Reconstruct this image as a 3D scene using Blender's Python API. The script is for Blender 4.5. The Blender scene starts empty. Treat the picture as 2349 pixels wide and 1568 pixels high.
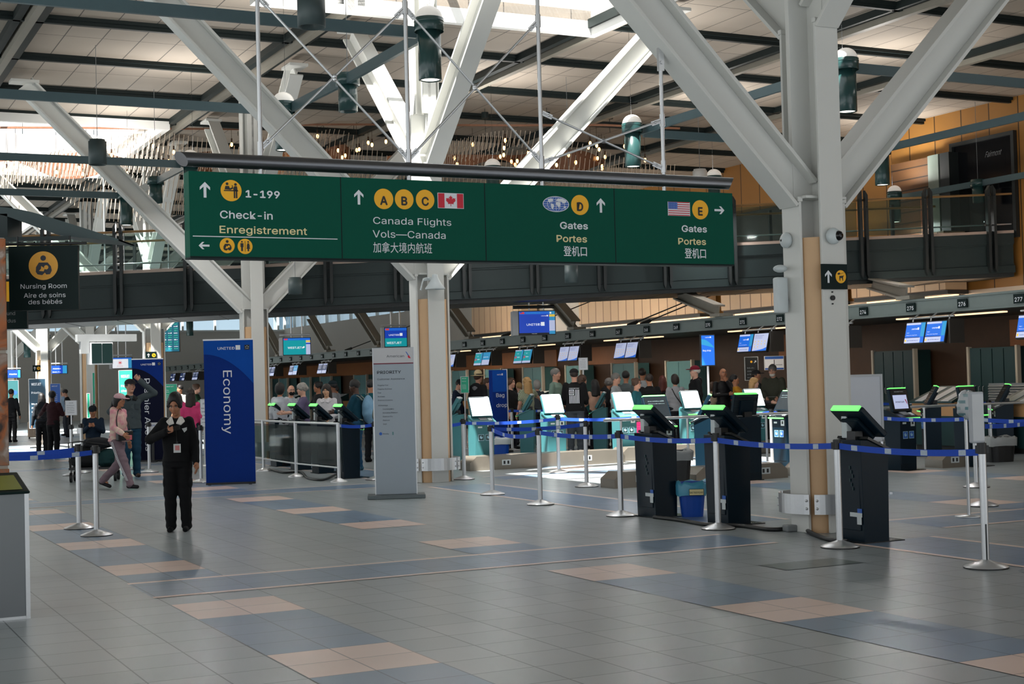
import bpy, math, random
import numpy as np
from mathutils import Vector, Matrix, Euler
random.seed(7)
PI = math.pi
R = math.radians
C = bpy.context.scene.collection
SC = bpy.context.scene

# ------------------------------------------------------------------ camera
F_PX, PITCH, ROLL, CAM_H = 3350.586, R(1.55639), R(-1.48355), 1.6203
YAW = R(63.52016)                       # the hall runs 63.5 degrees off the camera's right
A2 = np.array([math.cos(YAW), -math.sin(YAW)])   # plan direction along the hall, towards the viewer
B2 = np.array([math.sin(YAW), math.cos(YAW)])    # plan direction across the hall
CR = np.array([3.18, 15.2])             # plan position of the nearest column: origin of the (a, b) grid
RZ = PI / 2 - YAW                       # turn that lays local X along B and local -Y along A
_cp, _sp, _c, _s = math.cos(PITCH), math.sin(PITCH), math.cos(ROLL), math.sin(ROLL)
_fwd, _up, _ri = np.array([0, _cp, _sp]), np.array([0, -_sp, _cp]), np.array([1., 0, 0])
_r2, _u2 = _c * _ri + _s * _up, -_s * _ri + _c * _up
cam_data = bpy.data.cameras.new('camera')
cam = bpy.data.objects.new('camera', cam_data)
C.objects.link(cam)
cam_data.sensor_width = 36.0
cam_data.lens = F_PX / 2349 * 36.0
cam_data.clip_end = 400
cam.matrix_world = Matrix(((_r2[0], _u2[0], -_fwd[0], 0), (_r2[1], _u2[1], -_fwd[1], 0),
                           (_r2[2], _u2[2], -_fwd[2], CAM_H), (0, 0, 0, 1)))
SC.camera = cam

# ------------------------------------------------------------------ sky, sun, exposure
SC.view_settings.view_transform = 'Standard'
SC.view_settings.look = 'None'
SC.view_settings.gamma = 1
SC.view_settings.exposure = -0.12
SC.view_settings.use_curve_mapping = False
world = bpy.data.worlds.new('sky')
SC.world = world
world.use_nodes = True
_bg = world.node_tree.nodes['Background']
_bg.inputs[0].default_value = (0.92, 0.965, 1.0, 1)
_bg.inputs[1].default_value = 1.3
def W(a, b, z=0.0):
    p = CR + A2 * a + B2 * b
    return Vector((p[0], p[1], z))
sun_data = bpy.data.lights.new('sun', 'SUN')
sun = bpy.data.objects.new('sun', sun_data)
C.objects.link(sun)
_sd = W(-2.5, 3.5, -8.4) - W(0, 0, 0)
sun.rotation_euler = _sd.to_track_quat('-Z', 'Y').to_euler()
sun_data.energy = 30.0
sun_data.angle = R(0.6)
sun_data.color = (1.0, 0.95, 0.88)

# ------------------------------------------------------------------ rays from the camera, to survey the place
_M = np.array([_r2, -_u2, _fwd])
def ray(x, y):
    return _M.T @ np.array([(x - 1174.5) / F_PX, (y - 784) / F_PX, 1.0])
def gp(x, y, z=0.0):
    d = ray(x, y)
    p = np.array([0, 0, CAM_H]) + d * ((z - CAM_H) / d[2])
    return Vector(p)
def dp(x, y, Y):
    d = ray(x, y)
    return Vector(np.array([0, 0, CAM_H]) + d * (Y / d[1]))
def to_ab(p):
    q = np.array([p[0], p[1]]) - CR
    return float(q @ A2), float(q @ B2)
def on_a(a, x, y):                      # point of the upright plane a = const seen at a pixel
    d = ray(x, y)
    o = np.array([0, 0, CAM_H]); n = np.array([A2[0], A2[1], 0])
    t = (a + CR @ A2 - o @ n) / (d @ n)
    return Vector(o + t * d)
def on_b(b, x, y):
    d = ray(x, y)
    o = np.array([0, 0, CAM_H]); n = np.array([B2[0], B2[1], 0])
    t = (b + CR @ B2 - o @ n) / (d @ n)
    return Vector(o + t * d)

# ------------------------------------------------------------------ materials
def lin(c):
    return tuple(((x / 255) / 12.92 if x / 255 <= 0.04045 else ((x / 255 + 0.055) / 1.055) ** 2.4) for x in c)
_mats = {}
def mat(name, rgb, rough=0.5, metal=0.0, emit=0.0, noise=0.08, scale=6.0, spec=None, coat=0.0, bump=0.0, ecol=None):
    if name in _mats: return _mats[name]
    m = bpy.data.materials.new(name); m.use_nodes = True
    nt = m.node_tree; b = nt.nodes['Principled BSDF']
    col = lin(rgb) + (1,)
    b.inputs['Roughness'].default_value = rough
    b.inputs['Metallic'].default_value = metal
    if spec is not None: b.inputs['Specular IOR Level'].default_value = spec
    if coat: b.inputs['Coat Weight'].default_value = coat
    tc = nt.nodes.new('ShaderNodeTexCoord')
    nz = nt.nodes.new('ShaderNodeTexNoise'); nz.inputs['Scale'].default_value = scale; nz.inputs['Detail'].default_value = 3
    nt.links.new(tc.outputs['Object'], nz.inputs['Vector'])
    mr = nt.nodes.new('ShaderNodeMapRange'); mr.inputs[3].default_value = 1 - noise; mr.inputs[4].default_value = 1 + noise
    nt.links.new(nz.outputs[0], mr.inputs[0])
    hs = nt.nodes.new('ShaderNodeHueSaturation'); hs.inputs['Color'].default_value = col
    nt.links.new(mr.outputs[0], hs.inputs['Value'])
    nt.links.new(hs.outputs[0], b.inputs['Base Color'])
    if emit:
        if ecol: b.inputs['Emission Color'].default_value = lin(ecol) + (1,)
        else: nt.links.new(hs.outputs[0], b.inputs['Emission Color'])
        b.inputs['Emission Strength'].default_value = emit
    if bump:
        bp = nt.nodes.new('ShaderNodeBump'); bp.inputs['Strength'].default_value = bump; bp.inputs['Distance'].default_value = 0.02
        nt.links.new(nz.outputs[0], bp.inputs['Height']); nt.links.new(bp.outputs[0], b.inputs['Normal'])
    _mats[name] = m
    return m
def glass(name, tint=(215, 235, 232), clear=0.8, rough=0.05):
    if name in _mats: return _mats[name]
    m = bpy.data.materials.new(name); m.use_nodes = True
    nt = m.node_tree; b = nt.nodes['Principled BSDF']; out = nt.nodes['Material Output']
    b.inputs['Base Color'].default_value = tuple(c * .12 for c in lin(tint)) + (1,); b.inputs['Roughness'].default_value = rough
    tr = nt.nodes.new('ShaderNodeBsdfTransparent'); tr.inputs[0].default_value = lin(tint) + (1,)
    mx = nt.nodes.new('ShaderNodeMixShader')
    fr = nt.nodes.new('ShaderNodeLayerWeight'); fr.inputs[0].default_value = 0.25
    mr = nt.nodes.new('ShaderNodeMapRange'); mr.inputs[3].default_value = clear; mr.inputs[4].default_value = max(0.05, clear - 0.5)
    nt.links.new(fr.outputs['Facing'], mr.inputs[0]); nt.links.new(mr.outputs[0], mx.inputs[0])
    nt.links.new(b.outputs[0], mx.inputs[1]); nt.links.new(tr.outputs[0], mx.inputs[2]); nt.links.new(mx.outputs[0], out.inputs[0])
    _mats[name] = m
    return m
def brick(name, c1, c2, mortar, bw, bh, ms=0.02, rough=0.5, off=0.0, coat=0.0, axes='XY', bump=0.0, shift=(0, 0), bias=0.0):
    """tiles, planks or ceiling panels laid in the object's own axes"""
    if name in _mats: return _mats[name]
    m = bpy.data.materials.new(name); m.use_nodes = True
    nt = m.node_tree; b = nt.nodes['Principled BSDF']
    tc = nt.nodes.new('ShaderNodeTexCoord')
    sp = nt.nodes.new('ShaderNodeSeparateXYZ'); cb = nt.nodes.new('ShaderNodeCombineXYZ')
    nt.links.new(tc.outputs['Object'], sp.inputs[0])
    for k, ax in enumerate(axes):
        ad = nt.nodes.new('ShaderNodeMath'); ad.operation = 'ADD'; ad.inputs[1].default_value = shift[k]
        nt.links.new(sp.outputs['XYZ'.index(ax)], ad.inputs[0]); nt.links.new(ad.outputs[0], cb.inputs[k])
    br = nt.nodes.new('ShaderNodeTexBrick'); br.offset = off; br.squash = 1.0
    br.inputs['Color1'].default_value = lin(c1) + (1,); br.inputs['Color2'].default_value = lin(c2) + (1,)
    br.inputs['Mortar'].default_value = lin(mortar) + (1,)
    br.inputs['Scale'].default_value = 1.0; br.inputs['Mortar Size'].default_value = ms; br.inputs['Mortar Smooth'].default_value = 0.2
    br.inputs['Bias'].default_value = bias
    br.inputs['Brick Width'].default_value = bw; br.inputs['Row Height'].default_value = bh
    nt.links.new(cb.outputs[0], br.inputs['Vector'])
    nz = nt.nodes.new('ShaderNodeTexNoise'); nz.inputs['Scale'].default_value = 0.9; nz.inputs['Detail'].default_value = 4
    nt.links.new(tc.outputs['Object'], nz.inputs['Vector'])
    mr = nt.nodes.new('ShaderNodeMapRange'); mr.inputs[3].default_value = 0.88; mr.inputs[4].default_value = 1.12
    nt.links.new(nz.outputs[0], mr.inputs[0])
    hs = nt.nodes.new('ShaderNodeHueSaturation')
    nt.links.new(br.outputs['Color'], hs.inputs['Color']); nt.links.new(mr.outputs[0], hs.inputs['Value'])
    nt.links.new(hs.outputs[0], b.inputs['Base Color'])
    rr = nt.nodes.new('ShaderNodeMapRange'); rr.inputs[3].default_value = rough - 0.07; rr.inputs[4].default_value = rough + 0.07
    n2 = nt.nodes.new('ShaderNodeTexNoise'); n2.inputs['Scale'].default_value = 0.35; n2.inputs['Detail'].default_value = 1
    nt.links.new(tc.outputs['Object'], n2.inputs['Vector'])
    nt.links.new(n2.outputs[0], rr.inputs[0]); nt.links.new(rr.outputs[0], b.inputs['Roughness'])
    if coat: b.inputs['Coat Weight'].default_value = coat
    if bump:
        bp = nt.nodes.new('ShaderNodeBump'); bp.inputs['Strength'].default_value = bump; bp.inputs['Distance'].default_value = 0.01
        bp.invert = True
        nt.links.new(br.outputs['Fac'], bp.inputs['Height']); nt.links.new(bp.outputs[0], b.inputs['Normal'])
    _mats[name] = m
    return m

# ------------------------------------------------------------------ mesh builder
class MB:
    def __init__(s):
        s.v, s.f, s.m, s.s = [], [], [], []
    def add(s, vs, fs, mi=0, smooth=False, X=None):
        o = len(s.v)
        s.v += [tuple(X @ Vector(v)) for v in vs] if X is not None else [tuple(v) for v in vs]
        s.f += [tuple(i + o for i in f) for f in fs]
        s.m += [mi] * len(fs); s.s += [smooth] * len(fs)
        return s
    def box(s, x0, x1, y0, y1, z0, z1, mi=0, X=None):
        v = [(x, y, z) for z in (z0, z1) for y in (y0, y1) for x in (x0, x1)]
        return s.add(v, [(0, 2, 3, 1), (4, 5, 7, 6), (0, 1, 5, 4), (2, 6, 7, 3), (0, 4, 6, 2), (1, 3, 7, 5)], mi, False, X)
    def beam(s, p0, p1, w, h, mi=0, up=(0, 0, 1)):
        p0, p1 = Vector(p0), Vector(p1); d = (p1 - p0).normalized(); u = Vector(up)
        r = d.cross(u).normalized() * (w / 2); t = r.cross(d).normalized() * (h / 2)
        v = [p0 - r - t, p0 + r - t, p0 - r + t, p0 + r + t, p1 - r - t, p1 + r - t, p1 - r + t, p1 + r + t]
        return s.add(v, [(0, 1, 3, 2), (4, 6, 7, 5), (0, 4, 5, 1), (2, 3, 7, 6), (0, 2, 6, 4), (1, 5, 7, 3)], mi)
    def cyl(s, p0, p1, r0, n=14, mi=0, r1=None, cap=True):
        p0, p1 = Vector(p0), Vector(p1); r1 = r0 if r1 is None else r1
        d = (p1 - p0).normalized(); a = d.orthogonal().normalized(); b = d.cross(a)
        cs = [(math.cos(2 * PI * i / n), math.sin(2 * PI * i / n)) for i in range(n)]
        v = [p0 + (a * c + b * q) * r0 for c, q in cs] + [p1 + (a * c + b * q) * r1 for c, q in cs]
        s.add(v, [(i, (i + 1) % n, n + (i + 1) % n, n + i) for i in range(n)], mi, True)
        if cap: s.add(v, [tuple(range(n - 1, -1, -1)), tuple(range(n, 2 * n))], mi)
        return s
    def tube(s, pts, r, n=8, mi=0, cap=True):
        pts = [Vector(p) for p in pts]; rs = r if isinstance(r, (list, tuple)) else [r] * len(pts)
        vs, a = [], None
        for i, p in enumerate(pts):
            d = (pts[min(i + 1, len(pts) - 1)] - pts[max(i - 1, 0)]).normalized()
            a = d.orthogonal().normalized() if a is None else (a - d * a.dot(d)).normalized()
            b = d.cross(a)
            vs += [p + (a * math.cos(2 * PI * k / n) + b * math.sin(2 * PI * k / n)) * rs[i] for k in range(n)]
        fs = [(i * n + k, i * n + (k + 1) % n, (i + 1) * n + (k + 1) % n, (i + 1) * n + k) for i in range(len(pts) - 1) for k in range(n)]
        s.add(vs, fs, mi, True)
        if cap: s.add(vs, [tuple(range(n - 1, -1, -1)), tuple(range(len(vs) - n, len(vs)))], mi)
        return s
    def lathe(s, prof, o=(0, 0, 0), n=24, mi=0, smooth=True):
        vs = [(o[0] + r * math.cos(2 * PI * k / n), o[1] + r * math.sin(2 * PI * k / n), o[2] + z) for r, z in prof for k in range(n)]
        fs = [(i * n + k, i * n + (k + 1) % n, (i + 1) * n + (k + 1) % n, (i + 1) * n + k) for i in range(len(prof) - 1) for k in range(n)]
        return s.add(vs, fs, mi, smooth)
    def ball(s, c, r, nu=14, nv=9, mi=0, top=1.0, bot=-1.0, X=None):
        rx, ry, rz = r if isinstance(r, (tuple, list)) else (r, r, r)
        vs = []
        t0, t1 = math.asin(bot), math.asin(top)
        for j in range(nv + 1):
            t = t0 + (t1 - t0) * j / nv
            for k in range(nu):
                p = 2 * PI * k / nu
                vs.append((c[0] + rx * math.cos(t) * math.cos(p), c[1] + ry * math.cos(t) * math.sin(p), c[2] + rz * math.sin(t)))
        fs = [(j * nu + k, j * nu + (k + 1) % nu, (j + 1) * nu + (k + 1) % nu, (j + 1) * nu + k) for j in range(nv) for k in range(nu)]
        return s.add(vs, fs, mi, True, X)
    def poly(s, pts, y0, y1, mi=0, X=None):
        """outline in the XZ plane (seen from -Y, anticlockwise), given thickness y0..y1"""
        n = len(pts)
        v = [(x, y0, z) for x, z in pts] + [(x, y1, z) for x, z in pts]
        fs = [tuple(range(n)), tuple(range(2 * n - 1, n - 1, -1))] + [(i, n + i, n + (i + 1) % n, (i + 1) % n) for i in range(n)]
        return s.add(v, fs, mi, False, X)
    def disc(s, x, z, r, y0, y1, n=28, mi=0, rz=None):
        rz = r if rz is None else rz
        return s.poly([(x + r * math.cos(2 * PI * i / n), z + rz * math.sin(2 * PI * i / n)) for i in range(n)], y0, y1, mi)
    def build(s, name, mats, parent=None, loc=None, rz=0.0, bevel=0.0, ab=False):
        me = bpy.data.meshes.new(name); me.from_pydata(s.v, [], s.f)
        for m in (mats if isinstance(mats, (list, tuple)) else [mats]): me.materials.append(m)
        me.polygons.foreach_set('material_index', s.m); me.polygons.foreach_set('use_smooth', s.s); me.update()
        o = bpy.data.objects.new(name, me); C.objects.link(o)
        if parent: o.parent = parent
        if ab: o.location = (CR[0], CR[1], 0); o.rotation_euler = (0, 0, RZ)
        if loc is not None: o.location = loc; o.rotation_euler = (0, 0, rz)
        if bevel:
            b = o.modifiers.new('bevel', 'BEVEL'); b.width = bevel; b.segments = 2; b.limit_method = 'ANGLE'
        return o
def merge(pairs):                       # several builders with their own materials become one mesh
    out, mats = MB(), []
    for mb, ms in pairs:
        o = len(out.v); k = len(mats)
        out.v += mb.v; out.f += [tuple(i + o for i in f) for f in mb.f]
        out.m += [i + k for i in mb.m]; out.s += mb.s
        mats += ms if isinstance(ms, list) else [ms]
    return out, mats
RZB = -YAW                              # turn that lays local X along A and local -Y along -B
def L(a, b, z=0.0):                     # grid coordinates written in the local axes of an ab=True object
    return (b, -a, z)
def tag(o, label, cat=None, group=None):
    o['label'] = label
    if cat: o['category'] = cat
    if group: o['group'] = group
    return o
def thing(name, label, cat, loc=(0, 0, 0), rz=0.0, group=None):
    o = bpy.data.objects.new(name, None); C.objects.link(o); o.empty_display_size = 0.2
    o.location = loc; o.rotation_euler = (0, 0, rz)
    return tag(o, label, cat, group)
def struct(o):
    o['kind'] = 'structure'; return o
def kids(o): return [c for c in list(C.objects) if c.parent == o]
_kid = {}
def dup(root, loc, rz, label, group=None, scale=None):
    if root not in _kid: _kid[root] = [(c, kids(c)) for c in kids(root)]
    r = root.copy(); C.objects.link(r); r.location = loc; r.rotation_euler = (0, 0, rz)
    if scale: r.scale = (scale, scale, scale)
    tag(r, label, None, group)
    for c, gs in _kid[root]:
        d = c.copy(); C.objects.link(d); d.parent = r
        for g in gs:
            e = g.copy(); C.objects.link(e); e.parent = d
    return r

# ------------------------------------------------------------------ lettering
_txt = {}
try:                                    # the clean sans-serif face that ships with Blender, else its default face
    import os
    _font = bpy.data.fonts.load(os.path.join(bpy.utils.system_resource('DATAFILES'), 'fonts', 'Inter.woff2'))
except Exception:
    _font = None
def text_verts(s, size, bold=0.0, align='LEFT'):
    cu = bpy.data.curves.new('t', 'FONT'); cu.body = s; cu.size = size; cu.align_x = align
    if _font and max(map(ord, s)) < 0x2e80: cu.font = _font
    cu.offset = bold * size; cu.resolution_u = 3; cu.fill_mode = 'FRONT'
    o = bpy.data.objects.new('t', cu); C.objects.link(o)
    dg = bpy.context.evaluated_depsgraph_get()
    me = bpy.data.meshes.new_from_object(o.evaluated_get(dg))
    v = np.zeros(len(me.vertices) * 3); me.vertices.foreach_get('co', v)
    f = [tuple(p.vertices) for p in me.polygons]
    bpy.data.objects.remove(o); bpy.data.curves.remove(cu); bpy.data.meshes.remove(me)
    return v.reshape(-1, 3), f
def txt(mb, s, cap, x, z, y=-0.002, align='LEFT', bold=0.0, mi=0, wid=None, rot=0.0, mirror=False):
    """writes s on the XZ plane facing -Y: cap = capital height, (x, z) = baseline point, wid = width to fit"""
    if not s.strip(): return
    key = s
    if key not in _txt: _txt[key] = text_verts(s, 1.0)
    v, f = _txt[key]
    if len(v) == 0: return
    k = cap / 0.72
    u, w = v[:, 0] * k, v[:, 1] * k
    u = u - u.min()
    if wid: u = u * (wid / u.max())
    if align == 'CENTER': u = u - u.max() / 2
    if align == 'RIGHT': u = u - u.max()
    c, q = math.cos(rot), math.sin(rot)
    xs, zs = x + u * c - w * q, z + u * q + w * c
    e = bold * k * .55
    for j, (ox, oz) in enumerate(((0, 0), (e, 0), (-e, 0), (0, e), (0, -e)) if bold else ((0, 0),)):
        mb.add([(xx + ox, y - .00004 * j, zz + oz) for xx, zz in zip(xs, zs)], f, mi)
def arrow(mb, x, z, h, ang, y0=-0.006, y1=0.0, mi=0):
    """fat arrow, tip direction ang (0 = up)"""
    p = [(0, .5), (-.33, .17), (-.33, -.02), (-.09, .2), (-.09, -.5), (.09, -.5), (.09, .2), (.33, -.02), (.33, .17)]
    c, q = math.cos(ang), math.sin(ang)
    mb.poly([(x + h * (u * c - w * q), z + h * (u * q + w * c)) for u, w in p], y0, y1, mi)
def flat(mb, pts, x, z, k, y, mi=0):
    """a thin convex-or-simple outline glued on a face"""
    mb.add([(x + u * k, y, z + w * k) for u, w in pts], [tuple(range(len(pts)))], mi)
def circ(mb, x, z, r, y, mi=0, n=20, rz=None):
    rz = r if rz is None else rz
    mb.add([(x + r * math.cos(2 * PI * i / n), y, z + rz * math.sin(2 * PI * i / n)) for i in range(n)], [tuple(range(n))], mi)
def rect(mb, x0, x1, z0, z1, y, mi=0):
    mb.add([(x0, y, z0), (x1, y, z0), (x1, y, z1), (x0, y, z1)], [(0, 1, 2, 3)], mi)
# ------------------------------------------------------------------ shared materials
M_STEEL = mat('brushed_steel', (206, 208, 210), 0.33, 0.8, scale=40, noise=0.05)
M_WHITE = mat('white_painted_steel', (206, 207, 203), 0.45, noise=0.04, scale=1.5)
M_TEAL_BAR = mat('slate_blue_painted_metal', (70, 92, 98), 0.4)
M_LAMP = mat('dark_teal_enamel', (38, 70, 70), 0.25, coat=0.3)
M_DARKBEAM = mat('dark_green_grey_steel', (26, 35, 35), 0.55, spec=.25)
M_BEIGEBEAM = mat('beige_painted_steel', (128, 124, 114), 0.5)
M_BRIDGE = mat('charcoal_green_steel', (40, 52, 53), 0.5, noise=0.06, spec=.3)
M_BRIDGE_D = mat('near_black_steel', (30, 36, 37), 0.5)
M_WOOD = mat('pale_maple_veneer', (205, 168, 128), 0.5, noise=0.06, scale=3)
M_RAILWOOD = mat('oiled_wood_rail', (150, 116, 72), 0.45)
M_BLACK = mat('black_plastic', (14, 16, 18), 0.4)
M_GREY = mat('grey_plastic', (120, 124, 126), 0.5)
M_LGREY = mat('light_grey_panel', (190, 193, 196), 0.5)
M_LAMPGLOW = mat('lit_lamp_lens', (255, 246, 232), 0.5, emit=3.0, noise=0.0)
M_DOME = mat('frosted_white_dome', (236, 232, 226), 0.35, emit=0.25, noise=0.0)
M_GLASS = glass('clear_glass', (226, 240, 238), 0.86)
M_SGREEN = mat('sign_green', (0, 78, 62), 0.55, noise=0.03, spec=.12)
M_SDARK = mat('sign_dark_green', (12, 30, 30), 0.5, noise=0.03, spec=.15)
M_SWHITE = mat('sign_white', (222, 226, 232), 0.5, noise=0.0)
M_SYELLOW = mat('sign_yellow', (244, 178, 18), 0.5, noise=0.0)
M_SCREAM = mat('sign_cream', (228, 214, 160), 0.5, noise=0.0)
M_SBLACK = mat('sign_black', (18, 22, 24), 0.5, noise=0.0)
M_RED = mat('flag_red', (200, 16, 46), 0.5, noise=0.0)
M_FBLUE = mat('flag_blue', (40, 92, 178), 0.5, noise=0.0)

# ------------------------------------------------------------------ floor
TA, TB = 0.4072, 0.402
m_tile = brick('grey_green_stone_tiles', (138, 147, 150), (148, 155, 158), (78, 85, 88), TB, TA, 0.0055, 0.3, shift=(3.82, 1.09 + 40 * TA), bump=0.3)
m_tilep = brick('pale_pink_stone_tiles', (214, 190, 178), (206, 182, 170), (132, 120, 116), TB, TA, 0.0055, 0.32, shift=(3.82, 1.09 + 40 * TA), bump=0.3)
m_tileb = brick('blue_grey_stone_tiles', (112, 134, 156), (104, 126, 148), (70, 86, 100), TB, TA, 0.0055, 0.3, shift=(3.82, 1.09 + 40 * TA), bump=0.3)
m_tiled = brick('deep_green_stone_tiles', (92, 104, 100), (86, 98, 95), (62, 72, 70), TB, TA, 0.0055, 0.3, shift=(3.82, 1.09 + 40 * TA), bump=0.3)
m_strip = mat('pale_pink_stone_strip', (222, 200, 188), 0.32, noise=0.05)
fl = MB()
fl.box(-40, 34, -16, 100, -0.3, 0, 0)
def inlay(a0, a1, b0, b1, mi, z=0.002):
    fl.add([(b0, -a1, z), (b1, -a1, z), (b1, -a0, z), (b0, -a0, z)], [(0, 1, 2, 3)], mi)
for n in range(-1, 6):
    ac = -10.18 * n
    for sgn in (-1, 1):
        # paired strips running across the hall from the column
        b0, b1 = sorted((sgn * 1.06, sgn * 7.06))
        inlay(ac - 0.33, ac + 0.58, b0, b1, 2)

        for q in (-0.37, 0.58): inlay(ac + q, ac + q + 0.075, b0, b1, 4, 0.003)
        a0, a1 = sorted((ac + sgn * 1.15, ac + sgn * 5.09))
        inlay(a0, a1, -0.55, 0.37, 2)
        for q in (-0.61, 0.37): inlay(a0, a1, q, q + 0.075, 4, 0.003)
    for sgn, rows in ((-1, (-3.82, -7.03, -13.4)), (1, (3.0, 6.4))):
        for b0 in rows:
            for k in range(4):
                a0 = ac + 1.09 + k * 2.443
                inlay(a0, a0 + 2 * TA, b0, b0 + 2 * TB, 1)
                if not (b0 == -3.82 and k == 2 and n == 1):
                    inlay(a0 + 2 * TA, min(a0 + 6 * TA, ac + 9.78), b0, b0 + 2 * TB, 2)
inlay(1.90, 1.90 + TA, -2.21, -2.21 + 2 * TB, 3, 0.0026)
floor = struct(fl.build('floor', [m_tile, m_tilep, m_tileb, m_tiled, m_strip], ab=True))

# ------------------------------------------------------------------ ceiling with its skylight openings and three added out of view
CZ = 8.4
m_ceil = brick('cream_acoustic_ceiling_panels', (158, 148, 136), (150, 141, 130), (78, 74, 70), 0.72, 3.2, 0.012, 0.8, shift=(0.4, 12.1))
m_curb = mat('white_skylight_curb', (225, 226, 224), 0.6, noise=0.03)
holes = [(8.3, 15.8, -2.2, 4.35), (0.0, 12.0, -21.0, -13.0), (-3.0, 3.0, 9.5, 13.4), (-12.1, -4.6, -2.2, 4.35), (-33.7, -24.85, -11.0, -0.95), (-54.0, -45.2, -11.0, -0.95), (-33.7, -24.85, -20.0, -12.0)]  # first three are unseen openings added to bring more skylight onto the floor
ga = sorted({-75.0, 24.0} | {h[0] for h in holes} | {h[1] for h in holes})
gb = sorted({-24.0, 18.55} | {h[2] for h in holes} | {h[3] for h in holes})
ce = MB(); cu = MB()
for a0, a1 in zip(ga, ga[1:]):
    for b0, b1 in zip(gb, gb[1:]):
        am, bm = (a0 + a1) / 2, (b0 + b1) / 2
        if any(h[0] < am < h[1] and h[2] < bm < h[3] for h in holes): continue
        ce.box(b0, b1, -a1, -a0, CZ + 0.12, CZ + 0.32)
for h in holes:
    for (b0, b1, y0, y1) in ((h[2] - .15, h[2], -h[1], -h[0]), (h[3], h[3] + .15, -h[1], -h[0]), (h[2] - .15, h[3] + .15, -h[1] - .15, -h[1]), (h[2] - .15, h[3] + .15, -h[0], -h[0] + .15)):
        cu.box(b0, b1, y0, y1, CZ - 0.16, CZ + 1.1)
ceiling = struct(ce.build('ceiling', m_ceil, ab=True))
for i, h in enumerate(holes):
    pass
struct(cu.build('trim_1', m_curb, ab=True))
# glazing bars over the openings
gbm = MB()
for h in holes:
    n = int((h[1] - h[0]) / 1.5)
    for k in range(1, n):
        a = h[0] + (h[1] - h[0]) * k / n
        gbm.box(h[2], h[3], -a - .04, -a + .04, CZ + 1.0, CZ + 1.15)
    bm = (h[2] + h[3]) / 2
    gbm.box(bm - .06, bm + .06, -h[1], -h[0], CZ + 1.0, CZ + 1.2)
struct(gbm.build('trim_2', m_curb, ab=True))
# beams along the hall (b = const): a pale soffit between two dark flanges; purlins across the hall
trim_n = [3]
def trim(mb, mats):
    o = struct(mb.build('trim_%d' % trim_n[0], mats, ab=True)); trim_n[0] += 1
    return o
def spans(lo, hi, cuts):
    out = [(lo, hi)]
    for c0, c1 in cuts:
        nx = []
        for s0, s1 in out:
            if c1 <= s0 or c0 >= s1: nx.append((s0, s1)); continue
            if c0 > s0: nx.append((s0, c0))
            if c1 < s1: nx.append((c1, s1))
        out = nx
    return out
for b in (-15.8, -10.7, -5.6, -0.55, 4.55, 9.3, 13.6):
    mb = MB()
    for a0, a1 in spans(-75, 24, [(h[0], h[1]) for h in holes if h[2] < b < h[3]]):
        mb.box(b - .07, b + .07, -a1, -a0, CZ - 0.12, CZ + 0.14, 1)
        for q in (-.2, .2): mb.box(b + q - .07, b + q + .07, -a1, -a0, CZ - .02, CZ + 0.15, 0)
    trim(mb, [M_DARKBEAM, M_BEIGEBEAM])
a = 7.0 + 3.18 * 5
while a > -73:
    mb = MB()
    heavy = abs((a + 18.5) % 10.18) < 0.5 or abs((a + 18.5) % 10.18) > 9.7
    for b0, b1 in spans(-24, 18.5, [(h[2], h[3]) for h in holes if h[0] < a < h[1]]):
        mb.box(b0, b1, -a - .05, -a + .05, CZ - .02, CZ + 0.13, 0)
        mb.box(b0, b1, -a - .11, -a - .05, CZ + .05, CZ + 0.14, 0)
        mb.box(b0, b1, -a + .05, -a + .11, CZ + .05, CZ + 0.14, 1 if heavy else 0)
    trim(mb, [M_DARKBEAM, M_BEIGEBEAM])
    a -= 3.18

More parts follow.
